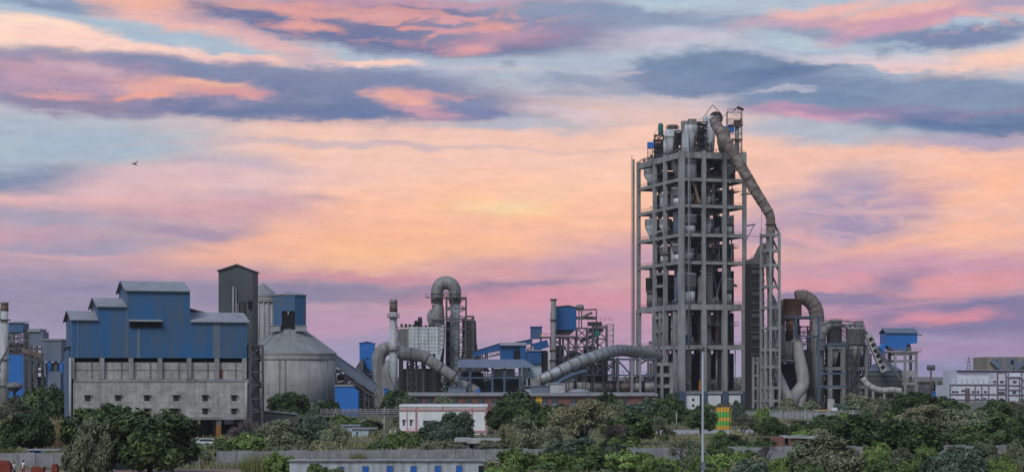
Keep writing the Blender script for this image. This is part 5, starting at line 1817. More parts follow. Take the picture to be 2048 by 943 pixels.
def left_cluster():
    # striped chimney at the left edge
    Y = 600
    x = wx(9, Y)
    t = thing('chimney', 'white steel chimney with rusty top at the left edge', 'chimney', (x, Y, 0))
    zt = wz(604, Y)
    m = MB(); m.cyl(x, Y, 0, wz(621, Y), 1.3, 1.15, 20); m.build('shaft', M['white_metal'], t)
    m = MB(); m.lathe(x, Y, [(1.25, wz(621, Y)), (1.25, wz(612, Y)), (1.1, wz(611.5, Y)), (1.1, wz(609, Y)), (1.25, wz(608.5, Y)), (1.25, zt)], 20); m.build('top', M['rust'], t)
    m = MB()
    for py in (640, 719, 772):
        m.lathe(x, Y, [(1.3, wz(py, Y)), (1.95, wz(py, Y)), (1.95, wz(py, Y) + .3)], 16)
    for k in range(24):
        a = k * .42
        m.beam((x + 1.5 * cos(a), Y + 1.5 * sin(a), wz(790 - 7 * k, Y)), (x + 1.5 * cos(a + .42), Y + 1.5 * sin(a + .42), wz(783 - 7 * k, Y)), .25)
    m.build('platform', M['steel'], t)
    # process house: blue head box on steel, blue lower hall
    Y = 640
    t = thing('process_house', 'blue topped steel process house just right of the edge chimney', 'industrial building', (wx(33, Y), Y, 0))
    m = MB(); m.box(wx(17, Y), Y, wz(664, Y), wx(46, Y), Y + 8, wz(645, Y)); m.build('head_house', M['blue'], t)
    m = MB(); m.prism_x([(Y - .5, wz(645, Y)), (Y + 8.5, wz(641, Y)), (Y + 8.5, wz(640, Y)), (Y - .5, wz(644, Y))], wx(16, Y), wx(47, Y)); m.build('roof', M['roof_sheet'], t)
    m = MB(); m.box(wx(13, Y), Y + 1, 0, wx(49, Y), Y + 9, wz(707, Y)); m.build('lower_hall', M['blue_bright'], t)
    m = MB(); m.lattice(wx(16, Y), Y + 1, wz(707, Y), wx(47, Y), Y + 8, wz(664, Y), 4, .5, .3)
    m.box(wx(16, Y), Y + 2, wz(706, Y), wx(47, Y), Y + 7, wz(684, Y))
    m.build('frame', M['steel'], t)
    m = MB(); m.lattice(wx(48, Y), Y, 0, wx(57, Y), Y + 5, wz(664, Y), 12, .4, .25); m.build('stair_frame', M['steel'], t)
    # grey sheeted mill house
    t = thing('mill_house', 'grey blue sheeted mill house of stacked boxes left of blue hall', 'industrial building', (wx(92, Y), Y, 0))
    m = MB(); m.box(wx(58, Y), Y, wz(691, Y), wx(86, Y), Y + 8, wz(663, Y)); m.box(wx(86, Y), Y - 1, wz(722, Y), wx(124, Y), Y + 10, wz(680, Y)); m.box(wx(100, Y), Y - 3, 0, wx(125, Y), Y - 1.2, wz(742, Y)); m.build('wall', M['grey_blue'], t)
    m = MB(); m.box(wx(56, Y), Y - .6, wz(662.9, Y), wx(81, Y), Y + 8.4, wz(657, Y)); m.box(wx(85, Y), Y - 1.4, wz(679.9, Y), wx(125, Y), Y + 10, wz(677, Y)); m.build('roof', M['roof_sheet'], t)
    m = MB()
    for px in (60, 72, 85, 98, 111, 123):
        m.box(wx(px, Y) - .5, Y, 0, wx(px, Y) + .5, Y + 1, wz(691 if px < 86 else 722, Y) - .02)
    for py in (700, 718, 745):
        m.box(wx(59, Y), Y + .1, wz(py, Y), wx(84.5, Y), Y + .8, wz(py, Y) + 1.0)
    m.box(wx(59, Y), Y + 2, 0, wx(84, Y), Y + 6, wz(752, Y))
    m.build('frame', M['steel'], t)
    m = MB(); m.box(wx(86, Y), Y + 3, 0, wx(124, Y), Y + 4, wz(724, Y)); m.build('inner_wall', M['pale_hut'], t)
    m = MB(); m.box(wx(60, Y), Y + 1.5, wz(735, Y), wx(84, Y), Y + 1.9, wz(705, Y)); m.build('inner_wall', M['pale_hut'], t)
    for px in (99, 123):
        m = MB(); m.box(wx(px, Y) - .6, Y - .6, 0, wx(px, Y) + .6, Y - .05, wz(722, Y) - .05); m.build('blue_post', M['blue_bright'], t)
    conveyor('conveyor', 'rusty open conveyor crossing between the two left hand houses', wp(45, 700, 634), wp(84, 710, 634), 2.0, 1.4, 'rust', (.5,), True)
    Y = 585
    x = wx(29, Y)
    t = thing('round_hopper', 'low round grey domed hopper at the foot of edge chimney', 'hopper', (x, Y, 0))
    m = MB(); m.lathe(x, Y, [(2.4, wz(775, Y)), (2.4, wz(770, Y)), (1.9, wz(765.5, Y)), (.2, wz(763, Y))], 24); m.build('dome', M['concrete_dark'], t)
    m = MB(); m.lathe(x, Y, [(.4, 0), (.4, wz(784, Y)), (2.3, wz(775, Y) - .02)], 20); m.build('cone', M['steel_dark'], t)


left_cluster()


def beside_silo():
    # covered belt from the silo down to the right
    a, b = wp(660, 712, 590), wp(752, 776, 590)
    conveyor('belt_gallery', 'blue grey covered belt gallery sloping down from the broad silo', a, b, 3.2, 3.0, 'grey_blue', (.35, .8), True, 'blue_steel')
    Y = 560
    t = thing('blue_kiosk', 'bright blue sheeted kiosk with flat grey roof right of silo', 'kiosk', (wx(692, Y), Y, 0))
    m = MB(); m.prism([(wx(670, Y), 0), (wx(716, Y), 0), (wx(716, Y), wz(783, Y)), (wx(707, Y), wz(776, Y)), (wx(706, Y), wz(772, Y)), (wx(670, Y), wz(772, Y))], Y, Y + 6); m.build('wall', M['blue_bright'], t)
    m = MB(); m.box(wx(669, Y), Y - .3, wz(772, Y) + .02, wx(707, Y), Y + 6.3, wz(769, Y)); m.build('roof', M['roof_sheet'], t)
    # dark steel works behind the gallery
    Y = 640
    t = thing('bucket_house', 'dark open steel frame behind the sloping belt gallery', 'steel frame', (wx(706, Y), Y, 0))
    m = MB(); m.lattice(wx(667, Y), Y, 0, wx(746, Y), Y + 8, wz(742, Y), 3, .6, .35)
    for px in (690, 710, 728):
        m.box(wx(px, Y) - .3, Y - .1, 0, wx(px, Y) + .3, Y + .6, wz(742, Y))
    m.build('frame', M['steel_dark'], t)
    m = MB(); m.box(wx(668, Y), Y + 3, 0, wx(744, Y), Y + 6, wz(772, Y)); m.box(wx(672, Y), Y + 4, wz(760, Y), wx(730, Y), Y + 6, wz(748, Y)); m.build('machinery', M['steel_dark'], t)
    m = MB(); m.box(wx(667, Y), Y - .2, wz(742, Y), wx(700, Y), Y + 8, wz(738, Y)); m.build('deck', M['steel'], t)
    # tall blue box
    Y = 650
    t = thing('elevator_house', 'slim bright blue elevator house left of the white chimney', 'industrial building', (wx(733, Y), Y, 0))
    X0, X1, xm = wx(719, Y), wx(748, Y), wx(734, Y)
    m = MB(); m.prism([(X0, wz(720, Y)), (wx(724, Y), wz(748, Y)), (X1 - .8, wz(748, Y)), (X1, wz(730, Y)), (X1, wz(687, Y)), (xm, wz(683.5, Y)), (X0, wz(687, Y))], Y, Y + 5); m.build('wall', M['blue_bright'], t)
    m = MB(); m.box(wx(725, Y), Y, 0, wx(746, Y), Y + 5, wz(748, Y) - .02); m.build('base', M['steel_dark'], t)
    m = MB(); m.prism([(X0 - .3, wz(687, Y)), (xm, wz(683.5, Y)), (X1 + .3, wz(687, Y)), (X1 + .3, wz(687, Y) + .3), (xm, wz(683.5, Y) + .3), (X0 - .3, wz(687, Y) + .3)], Y - .3, Y + 5.3); m.build('roof', M['blue_deep'], t)
    m = MB()
    for px, p0, p1 in ((729, 733, 729), (735, 718, 715), (730, 744, 736), (736, 744, 736)):
        m.box(wx(px, Y) - .4, Y - .06, wz(p0, Y), wx(px, Y) + .4, Y - .02, wz(p1, Y))
    m.build('window', M['black'], t)
    # dark heap of machine cover left of it
    m = MB(); m.prism([(wx(708, Y), wz(742, Y)), (wx(728, Y), wz(748, Y)), (wx(728, Y), wz(715, Y)), (wx(722, Y), wz(720, Y))], Y - 3, Y - .5)
    tag(m.build('hopper_cover', M['steel']), 'grey sloping hopper cover leaning on the slim blue house', 'hopper')


beside_silo()

# ------------------------------------------------------------------ middle works
def chimney_and_filter():
    Y = 600
    x = wx(787, Y)
    t = thing('chimney', 'slender white steel chimney with a brown banded top', 'chimney', (x, Y, 0))
    m = MB(); m.cyl(x, Y, 0, wz(623, Y), 1.42, 1.18, 24); m.build('shaft', M['white_metal'], t)
    m = MB(); m.lathe(x, Y, [(1.25, wz(623, Y)), (1.25, wz(606, Y))], 22); m.build('banded_top', M['rust'], t)
    m = MB(); m.lathe(x, Y, [(1.22, wz(606, Y) + .02), (1.22, wz(598, Y))], 22); m.build('rim', M['duct'], t)
    m = MB()
    for py in (635, 700):
        m.lathe(x, Y, [(1.25, wz(py, Y)), (2.0, wz(py, Y)), (2.0, wz(py, Y) + .25)], 16)
        m.rail([(x + 1.9 * cos(k * pi / 4), Y + 1.9 * sin(k * pi / 4), wz(py, Y) + .2) for k in range(9)], 1.1, 1.5, .08)
    for k in range(22):
        a = -.6 - k * .33
        m.beam((x + 1.5 * cos(a), Y + 1.5 * sin(a), wz(790 - 7 * k, Y)), (x + 1.5 * cos(a - .33), Y + 1.5 * sin(a - .33), wz(783 - 7 * k, Y)), .22)
    m.build('spiral_stair', M['steel'], t)

    # big looping duct
    Yd = 612
    t = thing('looping_duct', 'great grey duct looping over behind white chimney then sloping to ground', 'duct', (wx(850, Yd), Yd, 0))
    q = bend([wp(763, 815, Yd), wp(761, 775, Yd), wp(758, 738, Yd), wp(757, 718, Yd), wp(762, 704, Yd), wp(774, 696, Yd), wp(790, 697, Yd), wp(806, 706, Yd), wp(824, 708, Yd), wp(843, 711, Yd), wp(858, 719, Yd), wp(880, 735, Yd), wp(915, 758, Yd), wp(955, 783, Yd)], 6)
    n = len(q)
    m = MB(); m.tube(q, [2.2 if i < n * .55 else 2.2 - .6 * (i / n - .55) / .45 for i in range(n)], 22); m.second(); m.rings(q, 2.02, 5.2, .16, .3, 22); m.build('pipe', [M['duct'], M['duct_dark']], t)
    m = MB(); q2 = bend([wp(781, 720, Yd - 3), wp(776, 738, Yd - 3), wp(775, 770, Yd - 3), wp(775, 812, Yd - 3)], 6); m.tube(q2, [1.0 + 1.3 * min(1, i / 8) for i in range(len(q2))], 20); m.build('inner_leg', M['duct'], t)
    m = MB()
    for px in (814, 832, 846):
        m.box(wx(px, Yd) - .3, Yd + 2, 0, wx(px, Yd) + .3, Yd + 2.6, wz(722, Yd))
    m.lattice(wx(814, Yd), Yd + 2.1, 0, wx(832, Yd), Yd + 5, wz(722, Yd), 5, .3, .2)
    m.build('trestle', M['steel'], t)

    # filter house
    Y = 645
    o = Vector((wx(800, Y), Y, 0))
    t = thing('filter_house', 'pale grey panelled filter house with tapering hopper right of chimney', 'filter house', o)
    X0, X1, X2 = wx(797, Y), wx(816, Y), wx(890, Y)
    zt, zb = wz(653, Y), wz(707, Y)
    m = MB(); m.box(X1, Y, zb, wx(880, Y), Y + 12, zt); m.build('casing', M['tank'], t)
    m = MB()
    for i in range(9):
        for j in range(7):
            xx = X1 + .7 + i * 1.15
            zz = zb + .9 + j * 1.2
            m.box(xx, Y - .1, zz, xx + .5, Y - .01, zz + .3)
    for i in range(4):
        m.box(X1 + .1 + i * 3.4, Y - .16, zb, X1 + .3 + i * 3.4, Y - .011, zt)
    m.build('stiffener', M['duct'], t)
    m = MB(); m.box(X0, Y + 1, zb, X1 - .02, Y + 11, zt - .6); m.build('side_casing', M['duct_dark'], t)
    m = MB()
    for k in range(12):
        zz = zb + .6 + k * .75
        m.box(X0 - .1, Y + .85, zz, X1 - .1, Y + .98, zz + .25)
    m.build('louvre', M['duct'], t)
    m = MB(); m.prism([(wx(880, Y) + .02, zt), (wx(888, Y), zt + .8), (wx(887, Y), wz(690, Y)), (wx(876, Y), wz(735, Y)), (wx(868, Y), wz(736, Y)), (wx(858, Y), zb - .02), (wx(880, Y) + .02, zb - .02)], Y + .1, Y + 11); m.build('hopper', M['tank'], t)
    m = MB()
    for k in range(6):
        zz = zt - 1.5 * k
        m.box(wx(880, Y) + .1, Y - .02, zz - .1, wx(888, Y) - .1, Y + .08, zz + .1)
    m.build('hopper_rib', M['duct_dark'], t)
    m = MB()
    for px in (800, 822, 845, 868):
        for b in (.5, 11):
            m.box(wx(px, Y) - .45, Y + b - .4, 0, wx(px, Y) + .45, Y + b + .4, zb - .05)
    m.box(X0, Y + 4, 0, wx(880, Y), Y + 5, zb - 5)
    m.build('support', M['steel_dark'], t)
    m = MB(); m.prism([(wx(850, Y), zb - .1), (wx(868, Y), zb - .1), (wx(862, Y), wz(727, Y)), (wx(856, Y), wz(727, Y))], Y + 1, Y + 8); m.build('hopper', M['duct_dark'], t)
    m = MB()
    for k in range(10):
        xx = X0 + .6 + k * 1.35
        m.box(xx, Y + 1, zt + .02, xx + RND.uniform(.6, 1.0), Y + 4, zt + RND.uniform(.5, 1.3))
    for px in (832, 839):
        m.lathe(wx(px, Y), Y + 3, [(.5, zt), (.7, zt + 1.2), (.9, zt + 1.4), (.6, zt + (3.4 if px == 839 else 2.2))], 12)
    m.build('roof_fans', M['steel_dark'], t)

    # inverted U duct with its frame
    Y = 655
    t = thing('arch_duct', 'tall upside-down U duct with domed crown in the middle works', 'duct', (wx(891, Y), Y, 0))
    r = 9.6 / F * Y
    xl, xr = wx(874, Y), wx(910, Y)
    zc = wz(583, Y)
    R = (xr - xl) / 2
    # crown: a fat half ring
    n = 16
    line = [Vector((xl + R - (R) * cos(k * pi / n), Y, zc + (R * 1.0) * sin(k * pi / n))) for k in range(n + 1)]
    m = MB(); m.tube([(xl, Y, zc - 4)] + line + [(xr, Y, zc - 4)], [2.05] + [2.05 + .25 * sin(k * pi / n) for k in range(n + 1)] + [2.05], 24); m.second(); m.rings([(xl, Y, zc - 4), (xl, Y, zc)], 2.05, 2.2, .18, .3, 24); m.rings([(xr, Y, zc - 4), (xr, Y, zc)], 2.05, 2.2, .18, .3, 24); m.build('crown', [M['duct'], M['duct_dark']], t)
    m = MB(); m.tube([(xl, Y, zc - 4.02), (wx(876, Y), Y, wz(615, Y)), (wx(873, Y), Y, wz(630, Y)), (wx(876, Y), Y, wz(655, Y)), (wx(882, Y), Y, wz(700, Y)), (wx(880, Y), Y, wz(740, Y))], [1.95, 2.0, 2.7, 2.4, 1.2, 1.0], 22); m.build('left_leg', M['duct'], t)
    m = MB(); m.tube([(xr, Y, zc - 4.02), (xr, Y, wz(640, Y)), (xr, Y, wz(735, Y)), (xr, Y, 0)], [1.75, 1.6, 1.7, 1.7], 22); m.build('right_leg', M['tank'], t)
    m = MB(); m.lathe(wx(863, Y), Y + 1, [(.8, wz(652, Y)), (1.5, wz(640, Y)), (1.5, wz(626, Y)), (.5, wz(618, Y))], 16); m.build('side_drum', M['duct'], t)
    t = thing('steel_scaffold', 'dark steel frame and platforms round the upside-down U duct', 'steel frame', (wx(910, Y), Y, 0))
    m = MB(); m.lattice(wx(893, Y), Y - 3.5, 0, wx(932, Y), Y + 3.5, wz(596, Y), 11, .42, .24); m.box(wx(905, Y) - .2, Y - 3.4, 0, wx(905, Y) + .2, Y - 3.0, wz(596, Y)); m.build('frame', M['steel'], t)
    m = MB(); m.lattice(wx(931, Y), Y - 3, 0, wx(947, Y), Y + 3, wz(632, Y), 9, .42, .24); m.build('side_frame', M['steel'], t)
    for py, a, b in ((596, 852, 934), (640, 855, 947), (700, 893, 934)):
        m = MB()
        m.box(wx(a, Y), Y - 3.8, wz(py, Y), wx(b, Y), Y - 2.4, wz(py, Y) + .35)
        m.rail([(wx(a, Y), Y - 3.8, wz(py, Y) + .35), (wx(b, Y), Y - 3.8, wz(py, Y) + .35)], 1.1, 2, .08)
        m.build('platform', M['steel'], t)

    m = MB(); m.box(wx(893, Y), Y + 2.6, 0, wx(902, Y), Y + 3.1, wz(641, Y)); m.box(wx(924, Y), Y + 2.2, 0, wx(940, Y), Y + 2.8, wz(640, Y)); m.build('screen', M['steel_dark'], t)
    # fan motor in the eye of the arch
    m = MB(); xx = wx(891, Y); m.lattice(wx(884, Y), Y + 1, wz(596, Y), wx(898, Y), Y + 2, wz(583, Y), 2, .16, .12); tag(m.build('damper_frame', M['steel_dark']), 'small dark damper frame in the eye of the arched duct', 'damper')
    # flared hood
    xx = wx(940, Y)
    t = thing('flared_hood', 'grey concave flared hood at the right foot of the duct frame', 'hood', (xx, Y + 4, 0))
    m = MB(); m.lathe(xx, Y + 4, [(7.2, wz(742, Y)), (5.2, wz(732, Y)), (3.6, wz(718, Y)), (2.7, wz(702, Y)), (2.2, wz(684, Y)), (2.0, wz(640, Y))], 26); m.build('cone', M['duct_dark'], t)
    m = MB()
    for zz, rr in ((732, 5.25), (718, 3.65), (702, 2.75)):
        m.lathe(xx, Y + 4, [(rr, wz(zz, Y)), (rr + .15, wz(zz, Y) + .1), (rr, wz(zz, Y) + .4)], 26)
    m.build('band', M['duct'], t)


chimney_and_filter()


def cooler_shed():
    Y = 615
    t = thing('open_shed', 'long open sided shed with sloping grey roof in middle works', 'shed', (wx(985, Y), Y, 0))
    m = MB()
    zr, ze = wz(719, Y), wz(735, Y)
    m.prism_x([(Y - 6, ze), (Y + 6, zr), (Y + 6, zr + .25), (Y - 6, ze + .25)], wx(916, Y), wx(1047, Y))
    m.add([(wx(1047, Y) + .05, Y - 6, ze + .2), (wx(1073, Y), Y - 6, ze + .2), (wx(1049, Y), Y + 6, zr + .2), (wx(1047, Y) + .05, Y + 6, zr + .2), (wx(1047, Y) + .05, Y - 6, ze), (wx(1073, Y), Y - 6, ze), (wx(1049, Y), Y + 6, zr), (wx(1047, Y) + .05, Y + 6, zr)], [(0, 1, 2, 3), (7, 6, 5, 4), (0, 4, 5, 1), (1, 5, 6, 2), (2, 6, 7, 3), (3, 7, 4, 0)])
    m.build('roof', M['grey_blue'], t)
    for px in (920, 941, 985, 1009, 1040, 1058):
        m = MB(); m.box(wx(px, Y) - .35, Y - 5, 0, wx(px, Y) + .35, Y - 4.3, ze); m.build('post', M['blue_steel'], t)
    m = MB(); m.box(wx(920, Y), Y - 4.9, wz(756, Y), wx(1040, Y), Y - 4.4, wz(753, Y)); m.box(wx(918, Y), Y + 5, 0, wx(962, Y), Y + 5.5, wz(742, Y)); m.box(wx(940, Y), Y + 4, 0, wx(1020, Y), Y + 4.4, wz(762, Y)); m.build('girder', M['blue_steel'], t)
    m = MB(); m.box(wx(920, Y), Y + 2, 0, wx(966, Y), Y + 4.8, wz(745, Y)); m.box(wx(985, Y), Y + 1, 0, wx(1003, Y), Y + 3, wz(752, Y)); m.box(wx(1016, Y), Y + 1, 0, wx(1040, Y), Y + 3, wz(757, Y)); m.build('machinery', M['steel_dark'], t)
    m = MB(); m.box(wx(985, Y), Y + 5, 0, wx(1030, Y), Y + 5.4, wz(736, Y)); m.box(wx(1046, Y), Y + 3, 0, wx(1080, Y), Y + 3.4, wz(736, Y)); m.build('rear_wall', M['pale_hut'], t)
    # blue house on the right end of the belts
    Y = 650
    t = thing('crusher_house', 'wide bright blue house above the open shed', 'industrial building', (wx(1040, Y), Y, 0))
    m = MB(); m.box(wx(1000, Y), Y, wz(735, Y), wx(1052, Y), Y + 9, wz(691, Y)); m.box(wx(1052, Y) + .02, Y - .5, wz(726, Y), wx(1083, Y), Y + 9, wz(702, Y)); m.box(wx(1040, Y), Y - .9, wz(735, Y), wx(1052, Y), Y - .02, wz(690, Y)); m.build('wall', M['blue_deep'], t)
    m = MB(); m.prism_x([(Y - 1.4, wz(691, Y) + .1), (Y + 4.5, wz(685, Y)), (Y + 9.4, wz(691, Y) + .1), (Y + 4.5, wz(684, Y))], wx(999, Y), wx(1053, Y)); m.prism_x([(Y - .9, wz(702, Y) + .1), (Y + 4.5, wz(699, Y)), (Y + 9.4, wz(702, Y) + .1), (Y + 4.5, wz(698, Y))], wx(1053, Y) + .1, wx(1084, Y)); m.build('roof', M['roof_sheet'], t)
    m = MB(); m.box(wx(1027, Y), Y - 1.0, wz(717, Y), wx(1040, Y), Y - .05, wz(700, Y)); m.build('opening', M['black'], t)
    m = MB(); m.box(wx(1046, Y), Y + .5, 0, wx(1083, Y), Y + 8, wz(726, Y) - .03); m.build('base', M['pale_hut'], t)
    m = MB(); m.box(wx(1083, Y) + .05, Y + 1, 0, wx(1098, Y), Y + 6, wz(700, Y)); m.build('shaft', M['steel_dark'], t)
    conveyor('belt_gallery', 'blue belt gallery rising to the wide blue house from the left', wp(947, 708, 652), wp(1000, 692, 652), 2.4, 1.9, 'blue_deep', (.3,), True, 'blue_steel')
    conveyor('belt_gallery', 'long thin blue belt gallery rising behind the wide blue house', wp(950, 706, 668), wp(1064, 682, 668), 2.4, 1.6, 'blue_deep', (.2, .8), True, 'roof_sheet')
    conveyor('belt_gallery', 'short blue belt gallery running right to the mill frame', wp(1066, 694, 655), wp(1096, 686, 655), 2.4, 2.6, 'blue_deep', (), False)
    Y = 660
    t = thing('transfer_box', 'small blue box house standing on the belt gallery junction', 'conveyor house', (wx(1073, Y), Y, 0))
    m = MB(); m.box(wx(1061, Y), Y, wz(677, Y), wx(1084, Y), Y + 5, wz(654, Y)); m.build('wall', M['blue'], t)
    m = MB(); m.box(wx(1060, Y), Y - .3, wz(654, Y), wx(1085, Y), Y + 5.3, wz(652, Y)); m.build('roof', M['blue_deep'], t)
    m = MB()
    for px in (1063, 1082):
        for yy in (.3, 4.5):
            m.box(wx(px, Y) - .3, Y + yy - .3, 0, wx(px, Y) + .3, Y + yy + .3, wz(677, Y) - .02)
    for py in (690, 720):
        m.box(wx(1063, Y), Y, wz(py, Y), wx(1082, Y), Y + 4.8, wz(py, Y) + .4)
    m.build('leg', M['steel'], t)
    m = MB(); m.box(wx(1081, Y), Y - .3, wz(676, Y), wx(1084, Y), Y - .05, wz(667, Y)); m.build('warning_board', M['yellow'], t)


cooler_shed()


def back_racks():
    RR = random.Random(14)
    for p0, p1, pt, Y, lb in ((800, 850, 724, 668, 'dark pipe rack in the shadow under the filter house'), (850, 895, 722, 668, 'dark pipe rack beneath the sloping part of looping duct'),
                              (905, 960, 742, 640, 'dark pipe rack behind the left end of open shed'), (960, 1050, 744, 640, 'dark pipe rack behind the middle of open shed'),
                              (1084, 1135, 724, 672, 'dark pipe rack under the deep blue box'), (1135, 1230, 716, 668, 'dark pipe rack behind the great pipe'),
                              (1230, 1312, 752, 664, 'dark pipe rack behind the kiln gallery'), (668, 760, 752, 664, 'dark pipe rack behind the blue kiosk')):
        x0, x1 = wx(p0, Y), wx(p1, Y)
        t = thing('pipe_rack', lb, 'pipe rack', ((x0 + x1) / 2, Y, 0))
        H = wz(pt, Y)
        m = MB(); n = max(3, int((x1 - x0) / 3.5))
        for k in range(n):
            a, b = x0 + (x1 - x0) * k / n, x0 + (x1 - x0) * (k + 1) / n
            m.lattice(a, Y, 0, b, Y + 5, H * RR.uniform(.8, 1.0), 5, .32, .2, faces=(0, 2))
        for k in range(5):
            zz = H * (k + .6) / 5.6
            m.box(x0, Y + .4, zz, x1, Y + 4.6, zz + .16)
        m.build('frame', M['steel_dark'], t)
        for k in range(n + 2):
            m = MB(); x = RR.uniform(x0 + .4, x1 - .4); r = RR.uniform(.2, .55)
            if k % 2:
                zz = RR.uniform(.2, .95) * H
                m.tube([(x0, Y - .5, zz), (x1, Y - .5, zz + RR.uniform(-.6, .6))], r * .8, 10)
            else:
                m.tube([(x, Y - .6, 0), (x, Y - .6, H * RR.uniform(.5, 1.1))], r, 10)
            m.build('pipe', M[RR.choice(('duct', 'duct_dark', 'steel_light', 'rust_patch'))], t)
        for k in range(n):
            m = MB(); x = RR.uniform(x0, x1 - 2.5); a = RR.uniform(0, .6) * H; m.box(x, Y + 1, a, x + RR.uniform(1.5, 4), Y + 4, a + RR.uniform(1.5, 4)); m.build('casing', M[RR.choice(('steel_dark', 'steel', 'duct_dark', 'grey_blue'))], t)


back_racks()


def mill_tower():
    Y = 640
    t = thing('mill_building', 'deep blue box house raised on dark steel between shed and tower', 'industrial building', (wx(1127, Y), Y, 0))
    X0, X1 = wx(1102, Y), wx(1153, Y)
    z0, z1 = wz(659, Y), wz(616, Y)
    m = MB(); m.prism([(X0, z0), (X1, z0), (X1, z1), (wx(1137, Y), wz(611, Y)), (wx(1112, Y), z1 + .3), (X0, wz(620, Y))], Y, Y + 9); m.build('wall', M['blue_deep'], t)
    m = MB(); m.prism([(wx(1111, Y), z1 + .35), (wx(1137, Y), wz(611, Y) + .05), (X1 + .3, z1 + .05), (X1 + .3, z1 + .4), (wx(1137, Y), wz(610, Y) + .1), (wx(1111, Y), z1 + .7)], Y - .3, Y + 9.3); m.build('roof', M['rust'], t)
    m = MB(); m.prism([(wx(1106, Y), z0 - .02), (wx(1150, Y), z0 - .02), (wx(1140, Y), wz(669, Y)), (wx(1112, Y), wz(669, Y))], Y + .5, Y + 8); m.build('hopper', M['steel_dark'], t)
    m = MB(); m.lattice(wx(1102, Y), Y, 0, wx(1127, Y), Y + 9, wz(672, Y), 7, .5, .3); m.lattice(wx(1127, Y), Y + .3, 0, wx(1152, Y), Y + 9, wz(672, Y), 7, .5, .3)
    for px in (1120, 1137):
        m.box(wx(px, Y) - .4, Y - .05, 0, wx(px, Y) + .4, Y + .7, wz(672, Y))
    m.box(wx(1080, Y), Y - 1, wz(675, Y), wx(1155, Y), Y + 9.5, wz(672, Y) - .05)
    m.build('frame', M['steel'], t)
    m = MB(); m.rail([(wx(1080, Y), Y - 1, wz(672, Y)), (wx(1155, Y), Y - 1, wz(672, Y))], 1.1, 1.6, .08); m.build('railing', M['steel'], t)
    m = MB(); m.box(wx(1112, Y), Y + 3, wz(735, Y), wx(1128, Y), Y + 6, wz(690, Y)); m.box(wx(1134, Y), Y + 4, wz(760, Y), wx(1150, Y), Y + 7, wz(700, Y)); m.box(wx(1102, Y), Y + 6, 0, wx(1152, Y), Y + 6.6, wz(730, Y)); m.build('machinery', M['steel_dark'], t)
    # chimney in front
    x = wx(1107, Y - 4)
    t = thing('chimney', 'thin grey rust flecked chimney in front of the deep blue box', 'chimney', (x, Y - 4, 0))
    m = MB(); m.cyl(x, Y - 4, 0, wz(601, Y), 1.0, .85, 18); m.build('shaft', M['duct'], t)
    m = MB(); m.lathe(x, Y - 4, [(.85, wz(602, Y)), (1.25, wz(600, Y)), (1.25, wz(598.5, Y)), (1.0, wz(598, Y))], 18)
    m.build('collar', M['rust'], t)
    for py in (640, 700, 720):
        m = MB(); m.lathe(x, Y - 4, [(.9, wz(py, Y)), (1.5, wz(py, Y)), (1.5, wz(py, Y) + .2)], 16); m.build('collar', M['rust'], t)
    m = MB(); m.tube([(wx(1099, Y), Y - 3, 0), (wx(1099, Y), Y - 3, wz(705, Y)), (wx(1097, Y), Y - 3, wz(698, Y))], .65, 14); tag(m.build('vent_pipe', M['tank']), 'pale vertical vent pipe left of the thin grey chimney', 'pipe')
    # machine frame on the right
    t = thing('separator_frame', 'dense dark steel machine frame right of the deep blue box', 'steel frame', (wx(1190, Y), Y, 0))
    m = MB(); m.lattice(wx(1154, Y), Y, 0, wx(1175, Y), Y + 8, wz(655, Y), 9, .45, .28); m.lattice(wx(1175, Y), Y, 0, wx(1196, Y), Y + 8, wz(664, Y), 9, .4, .26); m.lattice(wx(1186, Y), Y - 1, 0, wx(1214, Y), Y + 7, wz(652, Y), 7, .42, .28)
    m.build('frame', M['steel'], t)
    m = MB(); m.lattice(wx(1213, Y), Y - 1, wz(735, Y), wx(1227, Y), Y + 3, wz(648, Y), 8, .22, .16, cross=False); m.build('ladder_frame', M['steel_light'], t)
    m = MB(); m.box(wx(1154, Y), Y + .5, wz(637, Y), wx(1193, Y), Y + 6, wz(632, Y)); m.beam(wp(1156, 638, Y), wp(1184, 625, Y), .8); m.beam(wp(1155, 620, Y), wp(1193, 618, Y), .5)
    for px in (1158, 1163, 1193):
        m.beam(wp(px, 655, Y + 2), wp(px, 618, Y + 2), .35)
    m.rail([wp(1165, 632, Y), wp(1193, 632, Y)], 1.5, 1.2, .1)
    m.build('upper_platform', M['steel'], t)
    m = MB(); m.lathe(wx(1160, Y), Y + 2, [(1.0, wz(619, Y)), (1.5, wz(615, Y)), (1.2, wz(609, Y)), (.3, wz(607.5, Y))], 14); m.build('fan_housing', M['duct'], t)
    m = MB(); m.box(wx(1176, Y), Y, wz(650, Y), wx(1204, Y), Y + 5, wz(643, Y)); m.box(wx(1178, Y), Y, wz(663, Y), wx(1207, Y), Y + 5, wz(655, Y)); m.box(wx(1168, Y), Y + 5, wz(770, Y), wx(1192, Y), Y + 6, wz(690, Y))
    m.beam(wp(1160, 682, Y + 1), wp(1200, 666, Y + 1), 1.2); m.box(wx(1196, Y), Y + 4, wz(770, Y), wx(1212, Y), Y + 5, wz(720, Y)); m.box(wx(1154, Y), Y + 6, wz(770, Y), wx(1200, Y), Y + 6.4, wz(728, Y))
    m.build('machinery', M['steel_dark'], t)
    m = MB(); m.box(wx(1190, Y), Y - 1.6, wz(674, Y), wx(1198, Y), Y - 1.1, wz(660, Y)); m.build('green_panel', M['teal'], t)
    m = MB(); m.rail([wp(1176, 643, Y), wp(1226, 643, Y)], 1.4, 1.2, .09); m.rail([wp(1176, 655, Y), wp(1214, 655, Y)], 1.2, 1.2, .09); m.build('railing', M['steel'], t)
    # sheave / girth gear seen behind the pipe
    Yg = 634
